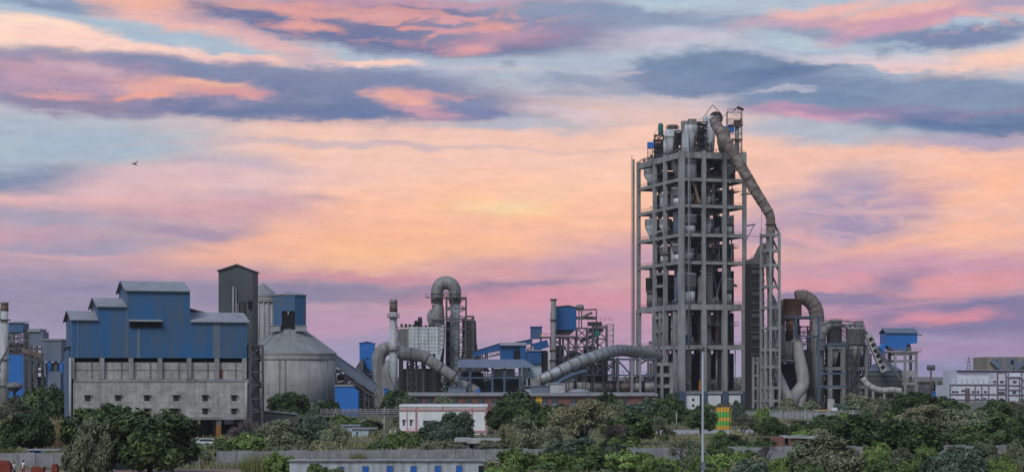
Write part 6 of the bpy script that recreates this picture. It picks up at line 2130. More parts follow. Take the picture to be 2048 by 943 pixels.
    m = MB(); c = wp(1149, 722, Yg); line = [c + Vector((3.0 * cos(k * pi / 12), 0, 3.0 * sin(k * pi / 12))) for k in range(25)]
    m.tube(line, .5, 10); tag(m.build('girth_ring', M['steel_dark']), 'dark steel ring half hidden behind the great sloping pipe', 'ring')


mill_tower()


def great_pipe():
    Y = 622
    pts = [wp(1050, 770, Y - 4), wp(1075, 761, Y - 3), wp(1106, 748, Y - 2), wp(1140, 731, Y), wp(1170, 719, Y + 4), wp(1200, 709, Y + 10), wp(1225, 702, Y + 18), wp(1246, 700, Y + 26), wp(1268, 703, Y + 36), wp(1292, 708, Y + 50), wp(1316, 713, Y + 62)]
    line = bend(pts, 6)
    t = thing('great_pipe', 'great silvery ringed gas pipe rising from shed and bending into tower', 'pipe', (pts[3].x, pts[3].y, 0))
    n = len(line)
    m = MB(); m.tube(line, [1.65 + .3 * min(1, i / 25) for i in range(n)], 22); m.second(); m.rings(line, 1.9, 3.6, .14, .35, 22); m.build('pipe', [M['duct_silver'], M['duct_dark']], t)
    m = MB()
    for px, py, y in ((1100, 760, 621), (1135, 745, 622), (1168, 730, 626), (1186, 724, 630)):
        q = wp(px, py, y)
        m.beam((q.x - .8, q.y, 0), (q.x - .2, q.y, q.z), .4); m.beam((q.x + .8, q.y, 0), (q.x + .2, q.y, q.z), .4)
        for k in range(3):
            m.beam((q.x - .9, q.y, q.z * (k + 1) / 4), (q.x + .9, q.y, q.z * (k + 1) / 4), .22)
    m.build('trestle', M['steel'], t)
    # second thinner pipe below, and the blue chute
    a = bend([wp(1085, 782, 614), wp(1110, 768, 614), wp(1135, 754, 615), wp(1160, 745, 617), wp(1172, 742, 618)], 5)
    m = MB(); m.tube(a, .75, 14); m.rings(a, .75, 3, .1, .25, 14); tag(m.build('lower_pipe', M['blue_steel']), 'thinner blue grey pipe running under the great sloping pipe', 'pipe')
    m = MB(); m.box(wx(1052, 612), 610, wz(770, 612), wx(1080, 612), 613, wz(756, 612)); m.box(wx(1047, 612), 609.5, wz(772, 612), wx(1084, 612), 613.5, wz(770, 612) - .02)
    tag(m.build('fan_box', M['duct']), 'pale fan box at the lower end of the great pipe', 'machine')
    # trestle bridge and kiln
    Y = 640
    t = thing('kiln_gallery', 'blue grey braced steel gallery above the kiln beside the tower', 'steel frame', (wx(1270, Y), Y, 0))
    X = [wx(p, Y) for p in (1206, 1235, 1262, 1279, 1310)]
    zt, zm = wz(716, Y), wz(748, Y)
    m = MB()
    for y in (Y - 3, Y + 3):
        m.box(X[0], y - .3, zt - .6, X[-1], y + .3, zt); m.box(X[0] - 6, y - .3, zm - .5, X[-1], y + .3, zm)
        for a, b in ((0, 1), (1, 2)):
            m.beam((X[a], y, zm), (X[b], y, zt - .6), .3) if a % 2 == 0 else m.beam((X[a], y, zt - .6), (X[b], y, zm), .3)
    m.box(X[0] - 6, Y - 2.6, zm - .2, X[-1], Y + 2.6, zm - .05)
    m.build('girder', M['blue_steel'], t)
    for x in X:
        for y in (Y - 3.4, Y + 3.4):
            m = MB(); m.box(x - .35, y - .3, 0, x + .35, y + .3, zt + .3); m.build('post', M['steel_light'] if x == X[2] or x == X[3] else M['steel'], t)
    m = MB(); m.rail([(X[0] - 6, Y - 3.2, zm), (X[-1], Y - 3.2, zm)], 1.1, 1.8, .08); m.build('railing', M['steel'], t)
    xk = [wx(p, Y) for p in (1104, 1130, 1150, 1176, 1183, 1205, 1228, 1262, 1310)]
    t = thing('rotary_kiln', 'long pale horizontal rotary kiln lying low before the tower', 'kiln', (xk[4], Y, 0))
    zk = wz(773, Y)
    m = MB(); m.tube([(xk[1], Y, zk - .1), (xk[5], Y, zk + .05)], 1.62, 28); m.build('shell', M['duct_pale'], t)
    m = MB(); m.tube([(xk[5] + .02, Y, zk + .05), (xk[7], Y, zk + .15)], 1.6, 28); m.build('hot_zone', M['rust_patch'], t)
    m = MB(); m.tube([(xk[7] + .02, Y, zk + .15), (xk[8], Y, zk + .25)], 1.6, 28); m.build('shell', M['duct_pale'], t)
    m = MB()
    for x in (xk[2], xk[4], xk[6], (xk[7] + xk[8]) / 2):
        m.tube([(x - .5, Y, zk), (x + .5, Y, zk)], 1.95, 28)
    m.build('tyre', M['steel_dark'], t)
    for x in (xk[2], xk[4], xk[6], (xk[7] + xk[8]) / 2):
        m = MB(); m.box(x - 1, Y - 2, 0, x + 1, Y + 2, zk - 1.97); m.build('pier', M['concrete'], t)
    # kiln hood cabin and clutter
    m = MB(); m.box(xk[0] - 2, Y - 2, 0, xk[1], Y + 2, wz(766, Y)); tag(m.build('kiln_hood', M['white_metal']), 'pale boxy kiln hood at the left end of the kiln', 'kiln hood')
    m = MB(); m.lattice(wx(1131, 632), 631, 4, wx(1146, 632), 634, wz(745, 632), 4, .22, .14)
    tag(m.build('access_frame', M['steel_light']), 'light steel access frame between kiln hood and kiln', 'steel frame')
    t = thing('tower_annex', 'low concrete frame with white plates at left foot of tall tower', 'frame building', (wx(1308, 672), 672, 0))
    f = grid((wx(1303, 672), 672, 0))
    for a in (0, 3.8, 7.4):
        m = MB(f); m.box(a - .5, -.5, 0, a + .5, .5, wz(724, 672)); m.build('column', M['concrete'], t)
    m = MB(f)
    for py in (724, 746, 768):
        m.box(.5, -.45, wz(py, 672) - 1.2, 6.9, .45, wz(py, 672))
    m.build('beam', M['concrete'], t)
    m = MB(f)
    for k in range(5):
        a, zz = -2.6 + (k % 3) * 1.0, wz(752 - 5 * (k // 3), 672) - .6 * (k % 2)
        m.box(a, -1.2, zz, a + .75, -1.0, zz + .8)
    m.build('white_plate', M['white_metal'], t)
    m = MB(f); m.box(-4, 2, 0, 8, 4, wz(770, 672)); m.box(.6, 1, 0, 6.8, 2, wz(730, 672)); m.build('machinery', M['steel_dark'], t)
    m = MB(); m.beam(wp(1263, 795, 600), wp(1297, 795, 600), 3, .25); tag(m.build('canopy_roof', M['teal']), 'small turquoise canopy roof left of the tower foot', 'canopy')


great_pipe()


def brick_offices():
    Y = 575
    t = thing('brick_building', 'long low brick office building with grey flat roof edge', 'building', (wx(1050, Y), Y, 0))
    x = lambda p: wx(p, Y)
    zt = wz(791, Y)
    m = MB(); m.box(x(806), Y, 0, x(1312), Y + 12, zt); m.build('wall', M['brick'], t)
    m = MB(); m.box(x(803), Y - 1.0, zt + .01, x(1316), Y + 13, wz(786.5, Y)); m.box(x(806), Y + 3, wz(786.5, Y) + .02, x(1312), Y + 12, wz(784.5, Y)); m.build('roof_edge', M['roof_sheet'], t)
    k = 0
    for px in (817, 838, 859, 884, 910, 937, 963, 990, 1018, 1089, 1110, 1148, 1172, 1198, 1222, 1248):
        m = MB(); m.box(x(px) - .95, Y - .06, wz(805, Y), x(px) + .95, Y - .02, wz(792.5, Y)); w = m.build('window', M['glass'], t)
        m = MB(); m.box(x(px) - 1.0, Y - .1, wz(812, Y), x(px) + 1.0, Y - .03, wz(805, Y) - .02); m.build('apron', M['grey_blue'], w)
        m = MB(); m.box(x(px) - .05, Y - .12, wz(805, Y), x(px) + .05, Y - .07, wz(792.5, Y)); m.box(x(px) - .95, Y - .12, wz(799, Y), x(px) - .06, Y - .07, wz(798.3, Y)); m.build('mullion', M['steel_light'], w)
    for px in (1078,):
        m = MB(); m.box(x(px) - .9, Y - .14, 0, x(px) + .9, Y - .01, zt - .1); m.build('yellow_panel', M['yellow'], t)
    # things on the roof
    z0 = wz(784.5, Y) + .02
    for p0, p1, h, mt, lb in ((896, 932, 1.6, 'grey_blue', 'grey plant box on brick office roof below the duct'), (1062, 1098, 1.9, 'grey_blue', 'grey plant box on brick office roof below great pipe'), (1100, 1128, 2.6, 'white_metal', 'long white plant box on brick office roof')):
        m = MB(); m.box(x(p0), Y + 3, z0, x(p1), Y + 7, z0 + h); m.box(x(p0) - .3, Y + 2.7, z0 + h + .01, x(p1) + .3, Y + 7.3, z0 + h + .2); tag(m.build('roof_unit', M[mt]), lb, 'roof unit', 'plant boxes on the brick office roof')
    m = MB(); m.box(x(953), Y + 3, z0, x(960), Y + 5, z0 + .9); m.box(x(952.6), Y + 2.9, z0 + .91, x(960.4), Y + 5.1, z0 + 1.05); tag(m.build('roof_unit', M['blue_bright']), 'small bright blue box on brick office roof', 'roof unit', 'plant boxes on the brick office roof')
    for px, r in ((1068, 5.0), (1160, 3.6)):
        m = MB(); m.lathe(x(px), Y + 8, [(r, z0), (r * .9, z0 + .5), (r * .5, z0 + .95), (.1, z0 + 1.1)], 24); tag(m.build('roof_dome', M['roof_sheet']), 'low pale dome on the brick roof ' + ('left of the white plant box' if px < 1100 else 'below the kiln'), 'dome')
    m = MB(); m.box(wx(768, 600), 600, wz(790, 600), wx(776, 600), 603, wz(777, 600)); m.box(wx(767.6, 600), 599.8, wz(777, 600) + .01, wx(776.4, 600), 603.2, wz(776, 600)); tag(m.build('valve_box', M['blue_bright']), 'small blue valve box at the foot of white chimney', 'box')


brick_offices()

# ------------------------------------------------------------------ nearer buildings, walls and small things
def pink_house():
    Y = 400
    x = lambda p: wx(p, Y)
    z = lambda p: wz(p, Y)
    t = thing('pink_trimmed_house', 'white two storey house with pink trim bands among the trees', 'house', (x(886), Y, 0))
    m = MB(); m.box(x(799), Y, 0, x(974), Y + 10, z(811)); m.build('wall', M['white'], t)
    m = MB(); m.box(x(798.5), Y - .25, z(813), x(975), Y + 10.2, z(808.5)); m.build('parapet', M['white'], t)
    m = MB()
    m.box(x(799), Y - .14, z(821), x(974), Y - .01, z(817)); m.box(x(799), Y - .14, z(864.5), x(974), Y - .01, z(860))
    for px, w in ((832.5, .19), (814, .06), (944, .16), (972, .2)):
        m.box(x(px) - w, Y - .18, z(866), x(px) + w, Y - .141, z(811))
    m.box(x(884) - .1, Y - .3, z(818), x(884) + .1, Y - .26, z(811))
    m.build('trim', M['pink'], t)
    for px in (807.5, 822):
        m = MB(); m.box(x(px) - .2, Y - .05, z(850), x(px) + .2, Y - .01, z(838)); w = m.build('window', M['glass'], t)
        m = MB(); m.box(x(px) - .4, Y - .45, z(838) + .01, x(px) + .4, Y - .01, z(836.8)); m.build('sunshade', M['white'], w)
    for px, w_ in ((852, .6), (905, .5), (925, .5)):
        m = MB(); m.box(x(px) - w_, Y - .05, z(850), x(px) + w_, Y - .01, z(840)); m.build('window', M['glass'], t)
    m = MB(); m.box(x(800), Y - 1.4, z(862), x(838), Y - .2, z(860.5)); m.rail([(x(814), Y - 1.4, z(860.4)), (x(832), Y - 1.4, z(860.4))], .6, .35, .04); m.build('balcony', M['pink'], t)
    m = MB(); m.beam((x(812), Y - 1.6, 0), (x(821), Y - 1.6, z(862)), .12, .35); m.beam((x(818), Y - 1.6, 0), (x(824), Y - 1.6, z(862)), .06); m.build('outside_stair', M['pink'], t)
    m = MB(); m.prism([(x(780), z(857)), (x(799), z(853)), (x(799), z(855)), (x(780), z(859))], Y - 1, Y + 4)
    m.build('porch_roof', M['rust_patch'], t)
    for px in (781, 791):
        m = MB(); m.box(x(px) - .12, Y - .9, 0, x(px) + .12, Y - .6, z(858.5)); m.build('porch_post', M['white'], t)
    m = MB(); m.box(x(924), Y - .5, z(867), x(944), Y - .2, z(864)); m.box(x(960), Y - .45, 0, x(966), Y - .2, z(866)); m.build('shade_slab', M['concrete_dark'], t)

    # grey flat roofed guard house
    Y = 300
    t = thing('guard_house', 'small grey flat roofed block hut behind the boundary wall', 'hut', (wx(955, Y), Y, 0))
    x = lambda p: wx(p, Y)
    z = lambda p: wz(p, Y)
    m = MB(); m.box(x(913), Y + 1.2, 0, x(938), Y + 5, z(883)); m.box(x(936), Y, 0, x(994), Y + 5, z(885.5)); m.build('wall', M['block_wall'], t)
    m = MB(); m.box(x(909), Y + .2, z(882.9), x(940), Y + 5.6, z(876)); m.box(x(934), Y - .9, z(885.4), x(1001), Y + 5.7, z(877.5)); m.build('roof_slab', M['concrete_pale'], t)
    for px in (965, 984):
        m = MB(); m.box(x(px) - .22, Y - .05, z(894), x(px) + .22, Y - .01, z(888)); m.build('window', M['black'], t)
    m = MB()
    for k in range(5):
        m.box(x(919 + 3.2 * k) - .07, Y + 1.15, z(890), x(919 + 3.2 * k) + .07, Y + 1.19, z(885))
    m.build('grille', M['black'], t)
    m = MB(); m.box(x(939), Y - .05, 0, x(947), Y - .01, z(887)); m.build('doorway', M['black'], t)

    # pale huts behind the pipe trestle
    Y = 385
    for p0, p1, pt, dy, lb in ((704, 738, 855, 0, 'pale blue plastered hut right of grey trees near trestle'), (682, 718, 849, 16, 'low white roofed hut behind the pale blue hut')):
        YY = Y + dy
        t = thing('pale_hut', lb, 'hut', (wx((p0 + p1) / 2, YY), YY, 0))
        m = MB(); m.box(wx(p0, YY), YY, 0, wx(p1, YY), YY + 4, wz(pt + 2, YY)); m.build('wall', M['pale_hut'], t)
        m = MB(); m.box(wx(p0, YY) - .3, YY - .4, wz(pt + 2, YY) + .01, wx(p1, YY) + (1.6 if dy == 0 else .3), YY + 4.4, wz(pt, YY)); m.build('roof', M['roof_sheet'], t)
        m = MB(); m.box(wx(p0 + 8, YY), YY - .05, wz(pt + 16, YY), wx(p0 + 12, YY), YY - .01, wz(pt + 7, YY)); m.build('window', M['teal'], t)


pink_house()


def trestles():
    # elevated pipe trestle with railings
    Y = 455
    t = thing('pipe_trestle', 'weathered elevated pipe trestle with railings left of pink trimmed house', 'pipe bridge', (wx(720, Y), Y, 0))
    x0, x1 = wx(642, Y), wx(799, Y)
    z0, z1 = wz(829, Y), wz(816, Y)
    m = MB(); m.box(x0, Y - .8, z0 - .5, x1, Y + .8, z0); m.build('deck', M['concrete_dark'], t)
    m = MB()
    for y in (-.8, .8):
        for k, zz in enumerate((z0 + .35, z0 + .8, z0 + 1.25)):
            m.beam((x0, Y + y, zz), (x1, Y + y, zz + .12), .13)
        n = 14
        for k in range(n + 1):
            xx = x0 + (x1 - x0) * k / n
            m.beam((xx, Y + y, z0), (xx, Y + y, z1), .12)
    m.build('railing', M['concrete'], t)
    m = MB()
    for y, zz, r in ((-.3, z0 + .55, .3), (.25, z0 + .5, .24)):
        m.tube([(x0, Y + y, zz), (x1, Y + y, zz)], r, 10)
    m.build('pipe', M['duct'], t)
    for px in (650, 690, 730, 768, 796):
        m = MB(); xx = wx(px, Y); m.box(xx - .25, Y - .5, 0, xx + .25, Y + .5, z0 - .5); m.build('pier', M['concrete'], t)
    m = MB(); xx = wx(668, Y); m.beam((xx - .6, Y - 1, z0 - 2.4), (xx + .5, Y - 1, z1 + .2), .14); m.beam((xx + .9, Y - 1, z0 - 2.4), (xx + .5, Y - 1, z1 + .2), .14); m.build('brace', M['concrete_pale'], t)
    Y = 400
    t = thing('concrete_ramp', 'low weathered concrete ramp wall right of the steel stair tower', 'ramp', (wx(555, Y), Y, 0))
    m = MB(); m.prism([(wx(505, Y), 0), (wx(605, Y), 0), (wx(605, Y), wz(836, Y)), (wx(590, Y), wz(827, Y)), (wx(523, Y), wz(821, Y)), (wx(505, Y), wz(820, Y))], Y, Y + 3); m.build('side_wall', M['concrete_dark'], t)
    m = MB(); m.beam((wx(505, Y), Y + 1.4, wz(819.5, Y)), (wx(523, Y), Y + 1.4, wz(820.5, Y)), 3.6, .2); m.beam((wx(523, Y), Y + 1.4, wz(820.5, Y)), (wx(592, Y), Y + 1.4, wz(827, Y)), 3.6, .2); m.build('deck', M['concrete_pale'], t)
    # lamp pole
    Y = 310
    x = wx(769, Y)
    t = thing('utility_pole', 'blue grey utility pole standing left of the pink trimmed house', 'pole', (x, Y, 0))
    m = MB(); m.cyl(x, Y, 0, wz(813, Y), .16, .12, 12); m.build('shaft', M['steel_light'], t)
    m = MB(); m.box(x - .3, Y - .25, wz(828, Y), x + .3, Y - .1, wz(822, Y)); m.build('junction_box', M['grey_blue'], t)
    # tall mast in the foreground
    Y = 200
    x = wx(1405.5, Y)
    t = thing('tall_mast', 'tall pale grey mast in front of the tower, topped by small lamps', 'light mast', (x, Y, 0))
    m = MB()
    zs = [0, 4.0, 8.5, wz(694, Y)]
    m.lathe(x, Y, [(.17, 0), (.165, 2.2), (.14, 2.25), (.125, 8), (.085, wz(700, Y))], 16); m.build('shaft', M['mast_paint'], t)
    m = MB(); m.box(x - .16, Y - .34, 2.6, x + .22, Y - .17, 3.4); m.build('switch_box', M['grey_blue'], t)
    m = MB(); zt = wz(700, Y); m.beam((x - .55, Y, zt - .1), (x + .55, Y, zt - .1), .08); m.build('cross_arm', M['steel'], t)
    for s in (-.5, 0, .5):
        m = MB(); m.lathe(x + s, Y - .12, [(.06, zt), (.17, zt + .08), (.19, zt + .34), (.07, zt + .44)], 10); m.build('lamp_head', M['steel'], t)
    # small lamp post by the road
    Y = 440
    x = wx(1353, Y)
    t = thing('street_lamp', 'slender pale street lamp beside the dusty road', 'street lamp', (x, Y, 0))
    m = MB(); m.cyl(x, Y, 0, wz(822, Y), .13, .08, 10); m.build('pole', M['concrete_pale'], t)
    m = MB(); m.box(x - .7, Y - .12, wz(822, Y), x + .1, Y + .12, wz(821, Y) + .05); m.build('lamp_head', M['steel'], t)


trestles()


def boundary_wall():
    ya = lambda px: 256 + (px - 0) * .0148
    t = thing('boundary_wall', 'long weathered precast boundary wall with posts across the foreground', 'wall', (wx(700, 265), 265, 0))
    px = -40
    k = 0
    while px < 2090:
        p1 = px + 36.5
        a = Vector((wx(px, ya(px)), ya(px), 0)); b = Vector((wx(p1, ya(p1)), ya(p1), 0))
        h = 2.02 + .06 * ((k * 7) % 3 - 1)
        gap = (k % 19 == 12)
        if not gap:
            m = MB()
            m.beam(a + Vector((.12, 0, h / 2)), b + Vector((-.12, 0, h / 2)), .1, h)
            m.build('panel', M['precast'], t)
        m = MB(); m.box(a.x - .09, a.y - .11, 0, a.x + .09, a.y + .11, h + .07); m.build('post', M['precast'], t)
        px = p1
        k += 1


boundary_wall()


def front_shed():
    Y = 214
    x = lambda p: wx(p, Y)
    z = lambda p: wz(p, Y)
    t = thing('workers_shed', 'long low white shed with flat roof and small blue shutters in front', 'shed', (x(773), Y, 0))
    m = MB(); m.box(x(579), Y, 0, x(967), Y + 2.8, z(921)); m.build('wall', M['shed_wall'], t)
    m = MB(); m.box(x(576), Y - .28, z(920.9), x(970), Y + 3.0, z(919.3)); m.build('roof', M['concrete'], t)
    for px, pt in ((682, 932.5), (731, 931.5), (779.5, 931), (827, 931), (875.5, 930.5), (918.5, 930)):
        m = MB(); m.box(x(px) - .33, Y - .05, z(pt + 20), x(px) + .33, Y - .01, z(pt)); w = m.build('shutter', M['blue_shutter'], t)
        m = MB(); m.box(x(px) - .37, Y - .08, z(pt) + .005, x(px) + .37, Y - .01, z(pt) + .05); m.box(x(px) - .37, Y - .08, z(pt + 20), x(px) - .335, Y - .01, z(pt)); m.box(x(px) + .335, Y - .08, z(pt + 20), x(px) + .37, Y - .01, z(pt)); m.build('frame', M['concrete'], w)
    m = MB(); m.box(x(957), Y - .05, 0, x(968) - .03, Y - .01, z(930)); m.build('doorway', M['black'], t)
    # hut at the left edge behind the wall
    Y = 262
    t = thing('roadside_stall', 'small stall with thin flat roof and blue cloth behind wall', 'stall', (wx(84, Y), Y, 0))
    m = MB(); m.box(wx(49, Y), Y - .2, wz(900, Y), wx(118, Y), Y + 3, wz(898.2, Y)); m.build('roof', M['roof_sheet'], t)
    for px in (51, 84, 116):
        m = MB(); m.box(wx(px, Y) - .06, Y, 0, wx(px, Y) + .06, Y + .12, wz(900, Y)); m.build('post', M['steel_light'], t)
    m = MB(); m.box(wx(59, Y), Y + .2, wz(906, Y), wx(81, Y), Y + .26, wz(900.2, Y)); m.build('blue_cloth', M['blue_shutter'], t)


front_shed()


def brick_stacks():
    for i, (p0, p1, pt, Y, lb) in enumerate(((-14, 20, 918, 238, 'large stack of red bricks at the left corner'), (62, 87, 930, 240, 'low stack of red bricks in front of the grey wall'), (103, 114, 925, 243, 'narrow tall pile of red bricks by the grey wall'))):
        t = thing('brick_stack', lb, 'brick stack', (wx((p0 + p1) / 2, Y), Y, 0), 'stacks of red bricks in front of the wall')
        m = MB()
        h = wz(pt, Y)
        x0, x1 = wx(p0, Y), wx(p1, Y)
        n = int(h / .22)
        for k in range(n):
            j = RND.uniform(-.04, .04)
            m.box(x0 + j + (.05 if k == n - 1 else 0), Y + j, k * .22, x1 + j - (.3 * (x1 - x0) / 2 if k == n - 1 and i != 1 else 0), Y + 1.1 + j, k * .22 + .21)
        m.build('courses', M['red_brick'], t)
        for k in range(5):
            bx = x0 + (x1 - x0) * RND.random() * .7
            m = MB(); m.box(bx, Y + .1 + .15 * k, n * .22, bx + .24, Y + .21 + .15 * k, n * .22 + .08); m.build('loose_brick', M['red_brick'], t)
    m = MB()
    Y = 246
    for k in range(26):
        xx = wx(90 + k * 5.4, Y) + RND.uniform(-.2, .2)
        s = RND.uniform(.12, .35)
        m.lathe(xx, Y + RND.uniform(-3, 3), [(s, -.05), (s * .8, s * .5), (s * .2, s * .8)], 7, smooth=False)
    tag(m.build('rubble', M['concrete_pale']), 'scattered pale rubble stones along the bare yard', 'rubble', kind='stuff')


brick_stacks()


def striped_hopper():
    Y = 440
    x = lambda p: wx(p, Y)
    z = lambda p: wz(p, Y)
    t = thing('striped_hopper', 'tall steel bin in yellow and bright green bands near the tall mast', 'hopper', (x(1447), Y, 0))
    rows = [814, 823.5, 834, 841.5, 850.5, 858, 870]
    mats = ['yellow', 'green', 'yellow', 'green', 'yellow', 'green']
    for k in range(6):
        m = MB(); m.box(x(1434), Y, z(rows[k + 1]) + .02, x(1459), Y + 3.2, z(rows[k])); m.build('band', M[mats[k]], t)
    m = MB()
    for px in (1434, 1440, 1446.5, 1453, 1458.5):
        m.box(x(px) - .05, Y - .1, z(870), x(px) + .05, Y - .01, z(814))
    m.build('stiffener', M['steel'], t)
    m = MB()
    for dx in (1459.5, 1462.5):
        m.beam((x(dx), Y + .4, 0), (x(dx), Y + .4, z(813)), .1)
    for k in range(14):
        m.beam((x(1459.5), Y + .4, .5 * k), (x(1462.5), Y + .4, .5 * k), .07)
    m.build('ladder', M['yellow'], t)
    m = MB(); m.rail([(x(1434), Y, z(814)), (x(1461), Y, z(814))], .6, .6, .07)
    for px in (1438, 1447, 1455):
        m.cyl(x(px), Y + 1, z(814), z(811.5), .25, .2, 10)
    m.build('top_rail', M['rust'], t)
    m = MB(); m.beam((x(1466), Y + .8, z(850)), (x(1476), Y + .8, z(866)), .18); m.beam((x(1462), Y + .8, z(848)), (x(1476), Y + .8, z(866)), .12); m.build('stay', M['steel_light'], t)
    t2 = thing('yellow_conveyor', 'short yellow conveyor trough joined to striped bin on its left', 'conveyor', (x(1424), Y, 0))
    m = MB(); m.prism([(x(1414), z(859)), (x(1433.5), z(856.5)), (x(1433.5), z(861)), (x(1414), z(866))], Y - .3, Y + 1.4); m.build('trough', M['yellow'], t2)
    m = MB()
    for k in range(5):
        px = 1415 + 4 * k
        m.box(x(px) - .05, Y - .36, z(865 - k * .9), x(px) + .05, Y - .31, z(859 - k * .4))
    m.build('rib', M['rust'], t2)
    for px in (1417, 1430):
        m = MB(); m.box(x(px) - .1, Y, 0, x(px) + .1, Y + .3, z(863)); m.build('leg', M['steel'], t2)
    # little orange banner
    Y = 420
    t3 = thing('orange_banner', 'small orange banner on a stick left of the tall mast', 'banner', (wx(1379, Y), Y, 0))
    m = MB(); m.prism([(wx(1378, Y), wz(866, Y)), (wx(1383.5, Y), wz(866, Y)), (wx(1383, Y), wz(871, Y)), (wx(1379, Y), wz(877, Y))], Y, Y + .05); m.build('cloth', M['orange_paint'], t3)
    m = MB(); m.beam((wx(1378, Y), Y + .1, 0), (wx(1378, Y), Y + .1, wz(865, Y)), .08); m.build('stick', M['steel'], t3)
    # red brick sheds on the right behind the wall
    Y = 330
    t = thing('brick_shed', 'ruined low red brick shed with ragged slab roof', 'shed', (wx(1595, Y), Y, 0))
    x = lambda p: wx(p, Y)
    z = lambda p: wz(p, Y)
    m = MB(); m.box(x(1518), Y, 0, x(1568), Y + 4, z(873)); m.box(x(1576), Y - 1, 0, x(1612), Y + 4, z(875)); m.build('wall', M['brick'], t)
    m = MB(); m.box(x(1566), Y - .6, z(874.9), x(1580), Y + 5, z(871)); m.box(x(1577), Y - 1.6, z(874.9), x(1638), Y + 4.4, z(872.5)); m.prism([(x(1580), z(872)), (x(1600), z(870)), (x(1620), z(871.5))], Y, Y + 3); m.build('roof_slab', M['concrete_pale'], t)
    m = MB(); m.box(x(1572), Y + .5, 0, x(1576), Y + .7, z(876)); m.box(x(1590), Y - 1.06, 0, x(1598), Y - 1.01, z(886)); m.build('doorway', M['black'], t)
    m = MB(); m.box(x(1612), Y - .8, 0, x(1619), Y + 3, z(882)); m.build('white_side', M['pale_hut'], t)
    Y = 430
    t = thing('flat_roof_shelter', 'low shelter with white flat roof and a white block beside it', 'shelter', (wx(1645, Y), Y, 0))
    m = MB(); m.box(wx(1618, Y), Y, wz(848.5, Y), wx(1656, Y), Y + 5, wz(845.5, Y)); m.build('roof', M['white_metal'], t)
    m = MB(); m.box(wx(1653, Y), Y - .6, 0, wx(1666, Y), Y + 4, wz(843, Y)); m.build('wall', M['white'], t)
    for px in (1620, 1636, 1650):
        m = MB(); m.box(wx(px, Y) - .15, Y + .4, 0, wx(px, Y) + .15, Y + .8, wz(848.5, Y) - .01); m.build('post', M['steel'], t)
    # lamp posts by the inner wall
    for px, pt, lb in ((1631, 826, 'thin pale post standing in front of grey inner wall'), (1623, 838, 'shorter thin pale post near the flat roofed shelter')):
        m = MB(); m.cyl(wx(px, 480), 480, 0, wz(pt, 480), .1, .08, 8); tag(m.build('lamp_post', M['concrete_pale']), lb, 'post')


striped_hopper()


def car(name, label, px, Y, ang, mat, van=False):
    base = Vector((wx(px, Y), Y, 0))
    t = thing(name, label, 'car', base)
    ca, sa = cos(ang), sin(ang)
    f = lambda p: (base.x + ca * p[0] - sa * p[1], base.y + sa * p[0] + ca * p[1], p[2])
    side = [(-2.15, .35), (2.1, .35), (2.2, .75), (1.95, .95), (1.0, 1.05), (.45, 1.52), (-1.5, 1.55), (-2.1, 1.08), (-2.2, .7)]
    if van:
        side = [(-2.3, .35), (2.2, .35), (2.3, .8), (2.0, 1.05), (1.4, 1.85), (-2.2, 1.95), (-2.35, .8)]
    m = MB(f); m.prism(side, -.85, .85)
    m.build('body', M[mat], t)
    m = MB(f)
    if van:
        m.prism([(-2.0, 1.12), (1.75, 1.12), (1.4, 1.72), (-2.0, 1.74)], -.86, .86)
    else:
        m.prism([(-1.85, 1.06), (.85, 1.06), (.4, 1.46), (-1.42, 1.48)], -.86, .86)
    m.build('windows', M['glass'], t)
    for xx in (-1.35, 1.35):
        for yy in (-.8, .8):
            m = MB(f); m.tube([(xx, yy - .12, .33), (xx, yy + .12, .33)], .33, 16); m.build('wheel', M['rubber'], t)
    m = MB(f)
    for yy in (-.6, .6):
        m.box(2.12, yy - .2, .66, 2.22, yy + .2, .84)
    m.build('headlight', M['white_metal'], t)


car('parked_car', 'white hatchback car parked under the blue hall beside a tree', 391, 332, .5, 'car_white')
car('parked_car', 'second white car parked below the blue hall nearer its orange pier', 419, 330, .12, 'car_white')


